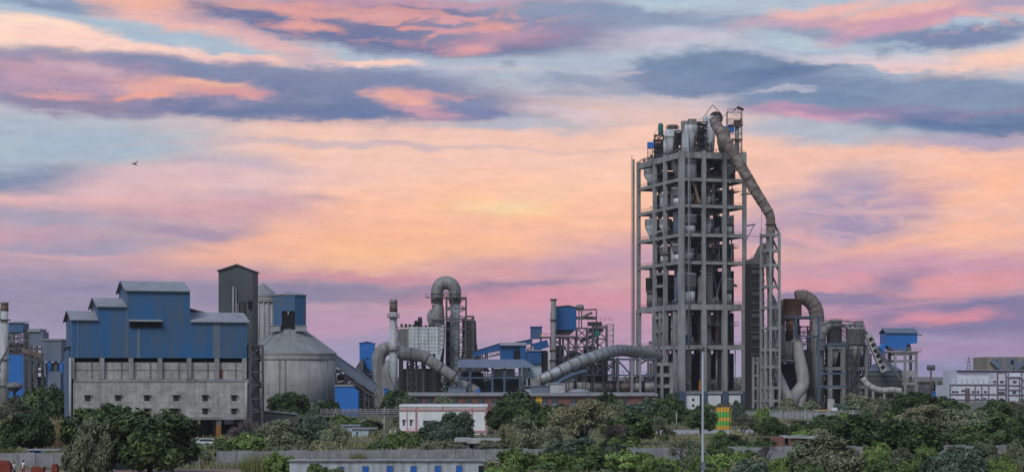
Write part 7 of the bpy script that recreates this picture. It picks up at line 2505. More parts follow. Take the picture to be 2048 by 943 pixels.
def people():
    def figure(name, label, px, Y, trousers, turn, armsw):
        base = Vector((wx(px, Y), Y, 0))
        t = thing(name, label, 'person', base)
        ca, sa = cos(turn), sin(turn)

        def skin_mesh(nm, pts, edges, radii, mat, lvl=1):
            me = bpy.data.meshes.new(nm)
            me.from_pydata([(ca * p[0] - sa * p[1], sa * p[0] + ca * p[1], p[2]) for p in pts], edges, [])
            o = bpy.data.objects.new(nm, me)
            COL.objects.link(o)
            o.parent = t
            ORIGIN[o.name] = base
            md = o.modifiers.new('skin', 'SKIN')
            md.use_smooth_shade = True
            for i, r in enumerate(radii):
                v = me.skin_vertices[0].data[i]
                v.radius = (r, r) if not isinstance(r, tuple) else r
            me.skin_vertices[0].data[0].use_root = True
            sb = o.modifiers.new('smooth', 'SUBSURF')
            sb.levels = lvl; sb.render_levels = lvl
            me.materials.append(M[mat])
            return o
        a = armsw
        P = [(0, 0, .94), (0, 0, 1.15), (0, .01, 1.40), (0, 0, 1.50), (0, -.02, 1.58), (0, -.025, 1.68), (0, -.02, 1.74),
             (-.17, .0, 1.40), (-.24, a * .4, 1.14), (-.24, -.08 - a, .90), (-.24, -.12 - a, .80),
             (.17, .0, 1.40), (.24, -a * .4, 1.14), (.25, -.08 + a, .90), (.25, -.1 + a, .80),
             (-.10, 0, .90), (-.11, -.02 - a * .5, .50), (-.12, .02 - a, .09), (-.12, -.14 - a, .04),
             (.10, 0, .90), (.11, -.02 + a * .5, .50), (.12, .02 + a, .09), (.12, -.14 + a, .04)]
        E = [(0, 1), (1, 2), (2, 3), (3, 4), (4, 5), (5, 6), (2, 7), (7, 8), (8, 9), (9, 10), (2, 11), (11, 12), (12, 13), (13, 14),
             (0, 15), (15, 16), (16, 17), (17, 18), (0, 19), (19, 20), (20, 21), (21, 22)]
        R = [.13, .125, .13, .055, .08, .095, .07, .06, .045, .035, .03, .06, .045, .035, .03, .085, .06, .042, .04, .085, .06, .042, .04]
        skin_mesh('body', P, E, R, 'skin', 2)
        skin_mesh('shirt', [P[0], P[1], P[2], (0, 0, 1.46), P[7], (-.225, a * .3, 1.2), P[11], (.225, -a * .3, 1.2), (0, 0, .86)], [(8, 0), (0, 1), (1, 2), (2, 3), (2, 4), (4, 5), (2, 6), (6, 7)], [.16, .15, .155, .08, .085, .07, .085, .07, .17], 'shirt_white')
        skin_mesh('trousers', [P[0], P[15], P[16], (P[17][0], P[17][1], .12), P[19], P[20], (P[21][0], P[21][1], .12)], [(0, 1), (1, 2), (2, 3), (0, 4), (4, 5), (5, 6)], [.15, .11, .085, .07, .11, .085, .07], trousers)
        m = MB(); m.lathe(base.x, base.y + .01, [(.105, 1.66), (.118, 1.71), (.1, 1.77), (.05, 1.81), (.01, 1.82)], 12)
        m.build('hair', M['hair'], t)
    figure('person', 'person in white shirt and dark trousers walking by the brick stack', 28.5, 236, 'trousers_dark', .9, .14)
    figure('person', 'person in white shirt and red trousers standing near the grey wall', 46.5, 240, 'trousers_red', -.5, .05)


people()


def bird():
    c = wp(269, 328, 260)
    t = thing('bird', 'small dark bird gliding alone in the left sky', 'bird', c)
    m = MB()
    m.tube([c + Vector((-.32, 0, .05)), c + Vector((-.1, 0, .03)), c + Vector((.1, 0, -.03)), c + Vector((.36, .1, -.12))], [.02, .09, .1, .02], 10)
    m.build('body', M['bird'], t)
    m = MB()
    for q in ((.55, .15, .42), (-.45, -.2, .18)):
        a = c + Vector((-.06, 0, .02)); b = c + Vector((.1, 0, -.0)); e = c + Vector(q)
        mid = (a + e) / 2 + Vector((-.03, 0, .05))
        m.add([a, b, mid + Vector((.13, 0, -.03)), e, mid + Vector((-.03, 0, .02)), a + Vector((0, 0, .03)), b + Vector((0, 0, .02)), mid + Vector((.12, 0, .0)), e + Vector((0, 0, .015)), mid + Vector((-.03, 0, .05))],
              [(0, 1, 2, 3, 4), (9, 8, 7, 6, 5), (0, 5, 6, 1), (1, 6, 7, 2), (2, 7, 8, 3), (3, 8, 9, 4), (4, 9, 5, 0)])
    m.build('wings', M['bird'], t)


bird()

# ------------------------------------------------------------------ trees, bushes and grass
import numpy as np


def leaf_mesh(name, centers, sizes, aspect, mat, seed, out_c=None, droop=0.0, up=0.35):
    """Many small leaf faces, each at its own angle."""
    rng = np.random.default_rng(seed)
    n = len(centers)
    c = np.asarray(centers, float)
    nrm = rng.normal(size=(n, 3))
    if out_c is not None:
        d = c - out_c
        d /= np.maximum(np.linalg.norm(d, axis=1, keepdims=True), 1e-6)
        nrm = nrm * .75 + d * .9
    nrm[:, 2] += up
    nrm /= np.maximum(np.linalg.norm(nrm, axis=1, keepdims=True), 1e-6)
    r = rng.normal(size=(n, 3))
    r[:, 2] -= droop * 2.2
    a = r - nrm * np.sum(r * nrm, axis=1, keepdims=True)
    a /= np.maximum(np.linalg.norm(a, axis=1, keepdims=True), 1e-6)
    b = np.cross(nrm, a)
    s = np.asarray(sizes)[:, None]
    a = a * s * aspect
    b = b * s
    v = np.empty((n, 4, 3))
    v[:, 0] = c - a
    v[:, 1] = c - b * .8 + a * .1
    v[:, 2] = c + a
    v[:, 3] = c + b * .8 + a * .1
    me = bpy.data.meshes.new(name)
    me.vertices.add(n * 4)
    me.vertices.foreach_set('co', v.reshape(-1))
    me.loops.add(n * 4)
    me.loops.foreach_set('vertex_index', np.arange(n * 4, dtype=np.int32))
    me.polygons.add(n)
    me.polygons.foreach_set('loop_start', np.arange(0, n * 4, 4, dtype=np.int32))
    me.update(calc_edges=True)
    me.materials.append(mat)
    return me


def tube_mesh(name, branches, mat, n=6):
    m = MB()
    for pts, rs in branches:
        m.tube(pts, rs, n if rs[0] > .05 else 4, caps=False)
    me = bpy.data.meshes.new(name)
    me.from_pydata([tuple(p) for p in m.v], [], m.f)
    me.polygons.foreach_set('use_smooth', [True] * len(m.f))
    me.materials.append(mat)
    return me


def grow(rng, p, d, length, rad, depth, out, tips, spread=.6, lift=.15, kids=(2, 3), shrink=.74):
    """One limb and its forks."""
    pts, rs = [p], [rad]
    seg = 3
    q, dd = p.copy(), d.copy()
    for k in range(seg):
        dd = (dd + Vector((rng.gauss(0, .14), rng.gauss(0, .14), rng.gauss(0, .1) + lift * .25))).normalized()
        q = q + dd * length / seg
        pts.append(q.copy())
        rs.append(rad * (1 - .42 * (k + 1) / seg))
    out.append((pts, rs))
    if depth == 0:
        tips.append((q, dd))
        return
    for k in range(rng.randint(*kids)):
        az = rng.uniform(0, 2 * pi)
        side = dd.cross(Vector((cos(az), sin(az), .3)))
        if side.length < .05:
            side = Vector((1, 0, 0))
        nd = (dd + side.normalized() * rng.uniform(spread * .6, spread * 1.3) + Vector((0, 0, lift))).normalized()
        grow(rng, q, nd, length * rng.uniform(shrink * .85, shrink * 1.12), rs[-1] * .82, depth - 1, out, tips, spread, lift, kids, shrink)


def clump_leaves(rng, ctrs, radii, per, size, jitter=.45):
    C, Z = [], []
    for c, r in zip(ctrs, radii):
        k = int(per * (r ** 2))
        d = rng.normal(size=(k, 3))
        d /= np.linalg.norm(d, axis=1, keepdims=True)
        rr = r * (rng.random(k) ** .45)
        p = c + d * rr[:, None] * np.array([1, 1, .85])
        C.append(p)
        Z.append(size * rng.uniform(.55, 1.35, k))
    return np.concatenate(C), np.concatenate(Z)


def dense_proto(seed, H, R, z0, n, size, mat, per=95, droop=0.0, aspect=1.6, flat=1.0, rmin=.2, rmax=.36, skirt=0.0):
    """A full crown: leaf clumps of many sizes over a lumpy dome, on a forked trunk."""
    rng = np.random.default_rng(seed)
    r2 = random.Random(seed)
    cz = z0 + (H - z0) * (.42 if not skirt else .36)
    ctr, rad = [], []
    lob = [(rng.uniform(0, 2 * pi), rng.uniform(.0, .32)) for _ in range(5)]
    for k in range(n):
        th = rng.uniform(0, 2 * pi)
        u = rng.uniform(-.75, 1.0)
        ph = math.asin(max(-1, min(1, u)))
        m = 1.0 + sum(a * math.cos(th * (i + 1) + o) for i, (o, a) in enumerate(lob)) * .4
        f = rng.uniform(.55, .92) if k % 4 else rng.uniform(.2, .6)
        hz = (H - cz) if u > 0 else (cz - z0)
        p = np.array([R * f * m * math.cos(ph) * math.cos(th), R * f * m * math.cos(ph) * math.sin(th), cz + hz * f * math.sin(ph) * flat])
        ctr.append(p)
        rad.append(R * rng.uniform(rmin, rmax) * (1.0 if f > .5 else 1.15))
    C, Z = clump_leaves(rng, ctr, rad, per / (R * R) * 16, size)
    if skirt:
        # hanging sprays
        k = int(len(C) * skirt)
        i = rng.integers(0, len(C), k)
        D = C[i].copy()
        D[:, 2] -= rng.uniform(.1, .9, k) * (H - z0) * .22
        C = np.concatenate([C, D]); Z = np.concatenate([Z, Z[i]])
    ok = C[:, 2] > .05
    C, Z = C[ok], Z[ok]
    crown = leaf_mesh('crown_leaves', C, Z, aspect, M[mat], seed, np.array([0, 0, cz - .2 * H]), droop)
    br = []
    top = z0 + (H - z0) * .35
    tr = R * .055 + .05
    br.append(([Vector((0, 0, -.2)), Vector((r2.uniform(-.1, .1), 0, z0 * .6)), Vector((r2.uniform(-.3, .3), r2.uniform(-.3, .3), top))], [tr * 1.3, tr, tr * .7]))
    for k in range(0, n, max(1, n // 14)):
        p = Vector(ctr[k])
        s = Vector((0, 0, z0 * .7 + (top - z0 * .7) * r2.random()))
        mid = (s + p) / 2 + Vector((r2.uniform(-.3, .3), r2.uniform(-.3, .3), .25))
        br.append(([s, mid, p], [tr * .55, tr * .35, tr * .12]))
    return crown, tube_mesh('trunk_limbs', br, M['bark'])


def open_proto(seed, H, R, mat, size, depth=4, per_tip=26, sprd=.62, cl=.85, kids=(2, 3), leaf_up=.5, trunks=2, bark='bark', length=None, thick=0.0):
    """An open tree with its limbs in sight and leaves only at the twigs."""
    r2 = random.Random(seed)
    rng = np.random.default_rng(seed)
    br, tips = [], []
    for k in range(trunks):
        az = 2 * pi * k / trunks + r2.uniform(-.4, .4)
        d = Vector((cos(az) * .42, sin(az) * .42, 1)).normalized()
        grow(r2, Vector((cos(az) * .15, sin(az) * .15, -.1)), d, (length or H * .36), .2 + thick + H * .012, depth, br, tips, sprd, .12, kids)
    zt = max(t[0].z for t in tips)
    rt = max(1e-3, sorted(math.hypot(t[0].x, t[0].y) for t in tips)[int(len(tips) * .9)])
    sz, sr = H / (zt + .3), R / (rt + .3)
    S3 = lambda p: Vector((p.x * sr, p.y * sr, p.z * sz))
    br = [([S3(p) for p in a], b) for a, b in br]
    C, Z = [], []
    for p, d in tips:
        q = S3(p)
        c = np.array(q)
        k = per_tip
        o = rng.normal(size=(k, 3)) * np.array([cl, cl, cl * .5])
        C.append(c + o)
        Z.append(size * rng.uniform(.5, 1.3, k))
    C = np.concatenate(C); Z = np.concatenate(Z)
    ok = C[:, 2] > .05
    crown = leaf_mesh('crown_leaves', C[ok], Z[ok], 1.5, M[mat], seed, None, 0, leaf_up)
    return crown, tube_mesh('trunk_limbs', br, M[bark])


def blade_proto(seed, n, H, R, mat, w=.05, lean=.35, plume=None):
    """A tuft of long blades, with plumes if dry."""
    rng = np.random.default_rng(seed)
    V, Fc = [], []
    for k in range(n):
        th, r = rng.uniform(0, 2 * pi), R * math.sqrt(rng.random())
        x, y = r * math.cos(th), r * math.sin(th)
        h = H * rng.uniform(.55, 1.05) * (1 - .35 * (r / R) ** 2)
        l = lean * h
        dx, dy = rng.normal() * l, rng.normal() * l
        a = rng.uniform(0, pi)
        ux, uy = math.cos(a) * w, math.sin(a) * w
        i = len(V)
        V += [(x - ux, y - uy, 0), (x + ux, y + uy, 0), (x + dx * .4 + ux * .8, y + dy * .4 + uy * .8, h * .6), (x + dx * .4 - ux * .8, y + dy * .4 - uy * .8, h * .6), (x + dx, y + dy, h)]
        Fc += [(i, i + 1, i + 2, i + 3), (i + 3, i + 2, i + 4)]
    me = bpy.data.meshes.new('blades')
    me.from_pydata(V, [], Fc)
    me.materials.append(M[mat])
    return me


PROTO = {
    # kind: list of (crown mesh, trunk mesh, height, radius)
}


def protos():
    P = PROTO
    P['dark'] = [(*dense_proto(11 + s, 8, 4.6, 1.2, 60, .23, 'leaf_dark', 150), 8, 4.6) for s in range(3)]
    P['neem'] = [(*dense_proto(31 + s, 8, 4.6, .2, 64, .19, 'leaf_neem', 165, droop=.4, aspect=2.2), 8, 4.6) for s in range(3)]
    P['grey'] = [(*dense_proto(51 + s, 6, 4.2, .5, 54, .15, 'leaf_grey', 210, droop=.6, aspect=2.8, skirt=.5), 6, 4.2) for s in range(3)]
    P['blue'] = [(*dense_proto(71 + s, 6, 4.0, .4, 50, .15, 'leaf_blue', 190, droop=.5, aspect=2.8, skirt=.5), 6, 4.0) for s in range(2)]
    P['bright'] = [(*dense_proto(91 + s, 3.2, 3.0, .1, 46, .13, 'leaf_bright', 180, droop=-.6, aspect=2.6, rmin=.16, rmax=.3), 3.2, 3.0) for s in range(3)]
    P['olive'] = [(*open_proto(111 + s, 8, 5.2, 'leaf_olive', .13, 5, 24, .68, .42, (2, 3), .5, 3, thick=.2), 8, 5.2) for s in range(2)]
    P['bare'] = [(*open_proto(131 + s, 5, 3.2, 'twig', .07, 5, 10, .6, .35, (2, 3), .2, 3, length=1.7), 5, 3.2) for s in range(2)]
    P['thin'] = [(*open_proto(151 + s, 6, 4.2, 'leaf_grey', .11, 5, 26, .7, .5, (2, 3), .5, 2), 6, 4.2) for s in range(2)]
    P['bush'] = [(*dense_proto(171 + s, 2.0, 1.8, .05, 26, .13, mt, 150, aspect=1.9, rmin=.24, rmax=.42), 2.0, 1.8) for s, mt in enumerate(('leaf_neem', 'leaf_bright', 'leaf_grey', 'leaf_olive'))]
    P['far'] = [(*dense_proto(191 + s, 8, 5.0, .6, 40, .36, mt, 60, rmin=.26, rmax=.44), 8, 5.0) for s, mt in enumerate(('leaf_neem', 'leaf_grey', 'leaf_dark', 'leaf_blue'))]


protos()
NAMES = {'dark': 'broad_tree', 'neem': 'leafy_tree', 'grey': 'grey_tree', 'blue': 'willowy_tree', 'bright': 'leafy_bush', 'olive': 'thorn_tree', 'bare': 'bare_tree', 'thin': 'thin_tree', 'bush': 'low_bush', 'far': 'distant_tree'}
CATS = {'bright': 'bush', 'bush': 'bush'}
VR = random.Random(5)
_made = {}


def plant(kind, px, Y, ptop, wpx, label, group=None, var=None, base=0.0):
    """A tree at a distance Y whose crown top and width fit rows and columns of the photograph."""
    arr = PROTO[kind]
    i = (var if var is not None else VR.randrange(len(arr))) % len(arr)
    cm, tm, H, R = arr[i]
    h = wz(ptop, Y) - base
    r = wpx / 2 / F * Y
    sx, sz = r / (R * 1.02), h / (H * 1.03)
    root = bpy.data.objects.new(NAMES[kind], None)
    COL.objects.link(root)
    root.location = (wx(px, Y), Y, base)
    root.rotation_euler = (0, 0, VR.uniform(0, 2 * pi))
    root.scale = (sx, sx, sz)
    tag(root, label, CATS.get(kind, 'tree'), group)
    for nm, me in (('crown', cm), ('trunk', tm)):
        o = bpy.data.objects.new(nm if CATS.get(kind) != 'bush' or nm == 'trunk' else 'foliage', me)
        COL.objects.link(o)
        o.parent = root
    return root


# foreground and middle ground trees: kind, column, distance, top row, width, label
TREES = [
    ('neem', 298, 240, 811, 186, 'largest leafy tree standing before the blue hall at left foreground', 0),
    ('dark', 205, 252, 800, 150, 'dark broad tree behind the left flank of the largest leafy tree', 1),
    ('grey', 182, 238, 832, 112, 'grey green tree leaning on the left side of the largest leafy tree', 0),
    ('neem', 350, 262, 838, 80, 'dark leafy tree at the right flank of the largest leafy tree', 1),
    ('dark', 62, 290, 818, 104, 'dark broad tree behind the roadside stall with dry plumes about it', 0),
    ('dark', 8, 285, 846, 60, 'dark broad tree cut by the left edge of picture', 2),
    ('far', 70, 470, 772, 66, 'rounded dark tree at foot of grey mill house', 0),
    ('far', 108, 450, 776, 54, 'dark green tree between grey mill house and blue hall', 2),
    ('grey', 40, 420, 800, 66, 'greyish tree below the edge chimney', 1),
    ('far', 22, 480, 790, 50, 'dim tree at the foot of edge chimney', 1),
    ('bare', 491, 320, 836, 62, 'leafless purple grey tree below the right end of blue hall', 0),
    ('grey', 556, 330, 836, 92, 'pale grey green tree just right of the leafless tree', 2),
    ('thin', 532, 336, 846, 46, 'airy grey tree tucked against the leafless tree', 0),
    ('blue', 632, 335, 822, 92, 'dark willowy tree in front of the broad silo foot', 0),
    ('grey', 668, 328, 842, 60, 'pale drooping tree left of the pale blue hut', 1),
    ('dark', 578, 480, 780, 80, 'dark leafy tree standing against the broad silo wall', 1),
    ('blue', 634, 500, 797, 50, 'grey blue bushy tree at right foot of broad silo', 1),
    ('dark', 662, 490, 796, 44, 'small dark tree at the foot of the blue kiosk', 2),
    ('dark', 790, 520, 773, 60, 'dark round tree at the foot of the white chimney', 0),
    ('grey', 812, 500, 786, 50, 'grey round tree left above the pink trimmed house', 0),
    ('grey', 886, 480, 788, 44, 'small pale tree just above roof of pink trimmed house', 2),
    ('blue', 872, 360, 836, 72, 'grey green drooping tree in front of the pink house left half', 0),
    ('blue', 912, 368, 820, 74, 'taller drooping tree in front of the pink house right half', 1),
    ('far', 1034, 480, 780, 82, 'rounded dark tree in front of the brick offices', 0),
    ('dark', 1012, 380, 806, 84, 'very dark tree right of the pink trimmed house', 0),
    ('bright', 1046, 400, 812, 40, 'light green bushy tree behind the very dark tree', 0),
    ('grey', 1042, 320, 832, 84, 'grey green tree left of the great olive tree', 1),
    ('dark', 1093, 400, 808, 46, 'small very dark tree left of great olive tree top', 2),
    ('olive', 1174, 306, 796, 184, 'great olive brown tree with bare limbs in the middle foreground', 0),
    ('olive', 1168, 380, 794, 76, 'flat topped olive green crown behind the great olive tree', 1),
    ('bare', 1240, 306, 846, 66, 'twiggy purple grey tree at the right of the great olive tree', 1),
    ('dark', 1262, 340, 818, 100, 'dark spreading tree right of the great olive tree', 1),
    ('far', 1214, 470, 787, 60, 'dim green tree in front of the kiln', 2),
    ('grey', 1234, 440, 797, 52, 'pale green round tree in front of brick office end', 0),
    ('neem', 1338, 470, 785, 62, 'rounded green tree at the foot of the tall tower left side', 2),
    ('far', 1290, 480, 792, 74, 'wide dim tree at the left foot of the tall tower', 3),
    ('thin', 1318, 380, 832, 70, 'thin grey bushes of a tree beside the dusty road', 1),
    ('dark', 1401, 400, 810, 60, 'dark tree right behind the tall mast', 2),
    ('thin', 1486, 395, 826, 70, 'sparse grey tree right of the striped bin', 0),
    ('blue', 1476, 520, 796, 36, 'small grey tree at the right foot of tall tower', 0),
    ('bright', 1524, 400, 815, 46, 'light green tree between tower foot and inner wall', 1),
    ('neem', 1546, 345, 830, 56, 'round dark tree over the ruined brick shed', 0),
    ('neem', 1602, 390, 838, 50, 'low dark green tree left of the flat roofed shelter', 1),
    ('grey', 1578, 545, 794, 50, 'grey tree at the foot of the white forked pipe', 0),
    ('dark', 1640, 500, 827, 32, 'small dark tree before the grey inner wall', 0),
    ('far', 1722, 560, 787, 82, 'hazy grey green tree in front of tank frame', 1),
    ('grey', 1750, 540, 792, 66, 'hazy round tree below the dark round bin', 2),
    ('far', 1694, 560, 796, 44, 'hazy dim tree below the braced stair tower', 3),
    ('dark', 1830, 480, 779, 92, 'dark spreading tree below the floodlight mast', 1),
    ('neem', 1888, 500, 790, 80, 'dark green tree at left foot of white block', 2),
    ('olive', 1848, 400, 806, 86, 'olive tinted tree with yellowish crown at right', 1),
    ('grey', 1930, 400, 812, 110, 'broad grey tree in front of the white block', 0),
    ('neem', 1990, 460, 797, 74, 'green tree hiding the foot of the white block', 0),
    ('thin', 2030, 480, 795, 60, 'sparse tree at right edge below white block', 0),
    ('dark', 1722, 300, 826, 120, 'large black green tree left of the right hand pair', 2),
    ('dark', 1824, 272, 828, 142, 'largest black green tree in the right foreground', 0),
    ('neem', 2005, 300, 828, 130, 'large green tree with bright crown at right edge', 1),
    ('dark', 2050, 280, 832, 80, 'dark tree cut by the right edge of the picture', 1),
    ('neem', 1938, 290, 850, 90, 'dark green tree filling the gap between right hand trees', 2),
    ('grey', 1654, 232, 868, 160, 'wide grey green drooping tree at the bottom right', 1),
    ('blue', 1912, 226, 886, 118, 'grey blue feathery tree at bottom near right corner', 0),
    ('bright', 2004, 224, 911, 58, 'low green bush with arching sprays at bottom right corner', 2),
    ('blue', 1148, 262, 872, 112, 'blue green willowy tree below the great olive tree', 1),
    ('thin', 1364, 262, 878, 92, 'twisted dark sparse tree left of the tall mast foot', 1),
    ('neem', 1460, 290, 866, 84, 'fresh green spreading tree right of the tall mast', 1),
    ('neem', 1500, 280, 884, 70, 'dark green tree at the foot of striped bin, nearer wall', 2),
    ('bare', 1534, 276, 888, 44, 'leafless crooked tree in front of the wall at right', 0),
    ('bright', 1034, 236, 893, 92, 'bright green bush at the right end of the white shed', 0),
    ('bright', 1082, 250, 905, 60, 'yellow green bush between two larger bushes in foreground', 1),
    ('bright', 1250, 244, 900, 110, 'broad fresh green bush in the middle foreground', 2),
    ('bright', 1326, 240, 912, 70, 'fresh green bush left of the tall mast foot', 0),
    ('bright', 1432, 238, 908, 80, 'fresh green bush right of the tall mast foot', 1),
    ('blue', 1500, 226, 912, 80, 'grey green low thicket at bottom right of mast', 0),
    ('bright', 1562, 236, 914, 56, 'yellow green bush left of wide grey green tree', 1),
    ('bright', 560, 232, 905, 70, 'dark green bush at the left end of the white shed', 2),
    ('bush', 640, 206, 930, 60, 'leafy bush in front of the white shed wall', 0),
    ('bush', 672, 205, 934, 40, 'small leafy bush beside the first blue shutter', 2),
    ('olive', 1010, 300, 845, 40, 'little olive tree behind the grey guard hut', 0),
    ('grey', 1098, 300, 850, 60, 'grey bush tree at left foot of great olive tree', 2),
    ('neem', 1780, 300, 846, 60, 'dim green tree between the two black green trees', 0),
    ('grey', 1880, 330, 838, 80, 'pale green tree behind the largest black green tree', 1),
    ('neem', 740, 430, 838, 50, 'dark tree under the pipe trestle', 0),
    ('bush', 770, 370, 873, 40, 'green bush left of pink house porch', 0),
    ('bush', 826, 350, 879, 60, 'dark green bush below the pink house left half', 0),
    ('grey', 700, 420, 852, 60, 'grey bush tree under the pipe trestle left part', 1),
]
for kind, px, Y, pt, w, lab, var in TREES:
    plant(kind, px, Y, pt, w, lab, None, var)

EXTRA = [
    ('neem', 1530, 318, 872, 46, 'green bush half hiding the ruined brick shed', 1),
    ('grey', 1600, 316, 879, 40, 'dusty grey bush at the doorway of ruined brick shed', 2),
    ('bush', 408, 312, 884, 50, 'dusty bush in front of the parked white cars', 2),
    ('bush', 446, 314, 878, 46, 'green bush right of the parked white cars', 0),
    ('bright', 1118, 246, 900, 80, 'yellow green bush at the foot of the willowy tree', 0),
    ('bush', 1186, 248, 892, 70, 'dark rounded bush under the great olive tree, near wall', 0),
    ('blue', 1226, 252, 882, 70, 'blue grey bush in front of the twiggy purple tree', 1),
    ('bright', 1290, 240, 905, 50, 'pale fresh bush between two broad fresh bushes', 1),
    ('grey', 1392, 252, 888, 60, 'grey thicket just behind the foot of tall mast', 0),
    ('bright', 1400, 232, 915, 50, 'fresh green weeds around the tall mast foot', 2),
    ('neem', 1440, 262, 880, 60, 'dark green thicket in front of the wall right of mast', 0),
    ('bright', 1478, 244, 900, 56, 'light green bush below fresh green spreading tree', 0),
    ('bright', 1590, 250, 898, 46, 'light green bush touching the wide grey green tree', 2),
    ('bright', 1752, 248, 884, 80, 'pale green thicket at right flank of wide grey green tree', 1),
    ('grey', 1800, 246, 892, 70, 'greyish bush under the largest black green tree', 0),
    ('bright', 1850, 250, 888, 60, 'light green thicket left of the feathery grey blue tree', 2),
    ('grey', 1966, 252, 880, 70, 'grey thicket right of the feathery grey blue tree', 0),
    ('grey', 2030, 240, 880, 60, 'greyish bush at the right edge near the bottom', 1),
    ('bright', 1944, 232, 912, 46, 'small bright bush at right foot of the feathery tree', 1),
    ('bright', 1830, 230, 916, 60, 'low green weeds at left foot of the feathery tree', 0),
    ('bush', 1760, 228, 922, 60, 'low dark bush at right foot of the wide grey green tree', 0),
]
for kind, px, Y, pt, w, lab, var in EXTRA:
    plant(kind, px, Y, pt, w, lab, None, var)

# pale reeds and dry plumes
BL = {'reed': [blade_proto(300 + s, 420, 2.6, 1.6, 'reed', .03) for s in range(2)], 'dry': [blade_proto(310 + s, 420, 2.6, 1.7, 'dry_plume', .045, .3) for s in range(2)]}
for kind, px, Y, pt, w, lab, v in [
    ('reed', 512, 242, 893, 66, 'tall pale reed clump left of the white shed', 0), ('reed', 545, 250, 890, 50, 'pale reed clump behind the dark bush beside white shed', 1),
    ('reed', 598, 272, 898, 40, 'pale grass clump behind the left roof corner of white shed', 0), ('reed', 716, 262, 893, 40, 'pale grass clump behind the middle of white shed', 1),
    ('dry', 18, 330, 828, 62, 'rust coloured dry plume grass at the left edge', 0), ('dry', 112, 330, 820, 46, 'rust coloured dry plume grass left of the dark broad tree', 1), ('dry', 104, 316, 838, 40, 'straw coloured plume grass below the rust coloured plumes', 0),
    ('reed', 20, 280, 886, 70, 'straw green grass clump behind the wall at left edge', 0), ('reed', 108, 284, 884, 46, 'straw green grass clump behind the roadside stall', 1),
    ('reed', 1570, 250, 905, 60, 'yellow green grass clump left of wide grey green tree', 1), ('reed', 1668, 405, 858, 70, 'fresh green reed clump below the flat roofed shelter', 0),
    ('dry', 1340, 390, 862, 30, 'brown dry grass clump left of orange banner', 1), ('reed', 1208, 250, 915, 50, 'yellow green grass below the twiggy purple tree', 0)]:
    root = bpy.data.objects.new('grass_clump', BL[kind][v])
    COL.objects.link(root)
    root.location = (wx(px, Y), Y, 0)
    root.rotation_euler = (0, 0, VR.uniform(0, 6))
    r = w / 2 / F * Y
    root.scale = (r / 1.75, r / 1.75, wz(pt, Y) / 2.75)
    tag(root, lab, 'grass clump')

# low bushes in the scrub, no two of them worth telling apart
for zone, lab, n, (p0, p1), (y0, y1), (h0, h1) in (
        ('bushes', 'low scrub bush among others behind the boundary wall, left half', 34, (380, 1000), (268, 330), (1.0, 2.6)),
        ('bushes', 'low scrub bush among others in the middle ground before the works', 26, (20, 1000), (400, 520), (1.2, 3.2)),
        ('bushes', 'low scrub bush among others around the dusty road and striped bin', 22, (1000, 1660), (290, 520), (1.0, 3.0)),
        ('bushes', 'low green bush among others along the bottom edge, right half', 26, (980, 2050), (224, 256), (.8, 2.0)),
        ('bushes', 'low scrub bush among others between the dark trees at right', 22, (1640, 2060), (280, 520), (1.4, 3.6))):
    for k in range(n):
        px, Y = VR.uniform(p0, p1), VR.uniform(y0, y1)
        if 1385 < px < 1470 and 380 < Y < 470:
            Y += 110
        if 790 < px < 985 and 395 < Y < 415:
            Y = 430
        h = VR.uniform(h0, h1)
        plant('bush', px, Y, HY + (CH - h) / Y * F, VR.uniform(1.1, 2.6) * h / Y * F, lab, lab.split(' bush among others ')[1], None)

# the belt of trees at the feet of the works
for k in range(50):
    px = 10 + k * 41.5 + VR.uniform(-10, 10)
    Y = VR.uniform(535, 600) if px < 1500 else VR.uniform(570, 640)
    if 640 < px < 760:
        continue
    h = VR.uniform(2.2, 4.6)
    lab = 'small dim tree in the belt along the feet of the works, ' + ('left part' if px < 700 else 'middle part' if px < 1400 else 'right part')
    plant('far', px, Y, HY + (CH - h) / Y * F, VR.uniform(28, 48), lab, 'tree belt at the ' + ('left' if px < 700 else 'middle' if px < 1400 else 'right'), None)

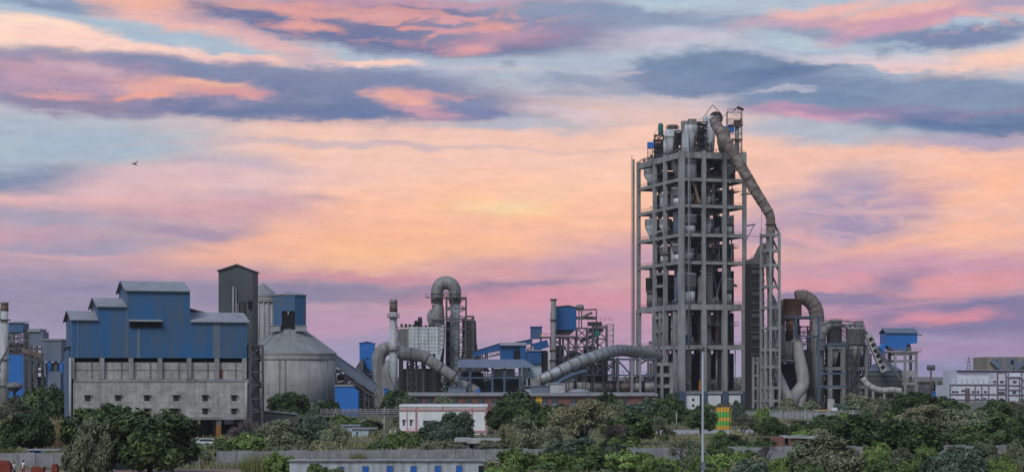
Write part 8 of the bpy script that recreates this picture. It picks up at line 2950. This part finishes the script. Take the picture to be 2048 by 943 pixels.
# far wood along the horizon
rng = np.random.default_rng(77)
C, Z = [], []
for k in range(420):
    px = rng.uniform(-200, 2250); Y = rng.uniform(1250, 2100)
    h = rng.uniform(5, 10)
    c = np.array([wx(px, Y), Y, h * .5])
    d = rng.normal(size=(46, 3)); d /= np.linalg.norm(d, axis=1, keepdims=True)
    C.append(c + d * np.array([h * .9, h * .9, h * .52]) * rng.random((46, 1)) ** .3); Z.append(rng.uniform(1.0, 1.9, 46))
C = np.concatenate(C); Z = np.concatenate(Z)
me = leaf_mesh('far_wood', C[C[:, 2] > 0], Z[C[:, 2] > 0], 1.3, M['leaf_grey'], 5)
o = bpy.data.objects.new('far_wood', me); COL.objects.link(o)
tag(o, 'far low wood along the horizon behind the works', 'wood', None, 'stuff')

# undergrowth and grass over the plain
rng = np.random.default_rng(99)
V, Fc = [], []
N = 56000
Yv = 222 + (560 - 222) * rng.random(N) ** 1.5
Xv = (rng.random(N) * 2700 - 1350) / F * Yv
patch = np.sin(Xv * .11 + 1.3) * np.cos(Yv * .09 + Xv * .03) + .6 * np.sin(Xv * .37 + Yv * .21)
for i in range(N):
    x, y = Xv[i], Yv[i]
    if x < -22 and y < 254:
        continue
    if 400 < y < 440 and 24 < x < 78:
        continue
    if 213 < y < 220 and -26 < x < -2:
        continue
    h = rng.uniform(.25, .8) * (1.0 + .6 * max(-.5, patch[i]))
    for b in range(3):
        a = rng.uniform(0, pi)
        w = rng.uniform(.07, .16)
        dx, dy = rng.normal() * .3 * h, rng.normal() * .3 * h
        ox, oy = rng.normal() * .3, rng.normal() * .3
        k = len(V)
        V += [(x + ox - cos(a) * w, y + oy - sin(a) * w, 0), (x + ox + cos(a) * w, y + oy + sin(a) * w, 0), (x + ox + dx, y + oy + dy, h)]
        Fc.append((k, k + 1, k + 2))
me = bpy.data.meshes.new('undergrowth')
me.from_pydata(V, [], Fc)
me.materials.append(M['grass'])
o = bpy.data.objects.new('undergrowth', me); COL.objects.link(o)
tag(o, 'rough grass and weeds covering the plain', 'grass', None, 'stuff')

# ------------------------------------------------------------------ the air: thin evening haze
HAZE = 0.00006
if HAZE:
    m = bpy.data.materials.new('haze_air')
    m.use_nodes = True
    nt = m.node_tree
    nt.nodes.clear()
    pv = nt.nodes.new('ShaderNodeVolumePrincipled')
    pv.inputs['Color'].default_value = (0.86, 0.84, 0.95, 1)
    pv.inputs['Density'].default_value = HAZE
    pv.inputs['Anisotropy'].default_value = 0.1
    out = nt.nodes.new('ShaderNodeOutputMaterial')
    nt.links.new(pv.outputs[0], out.inputs['Volume'])
    b = MB(); b.box(-1500, -60, -1.0, 1500, 2600, 122)
    o = b.build('haze', m)
    tag(o, 'thin evening haze filling the air over the plain', 'haze', None, 'stuff')
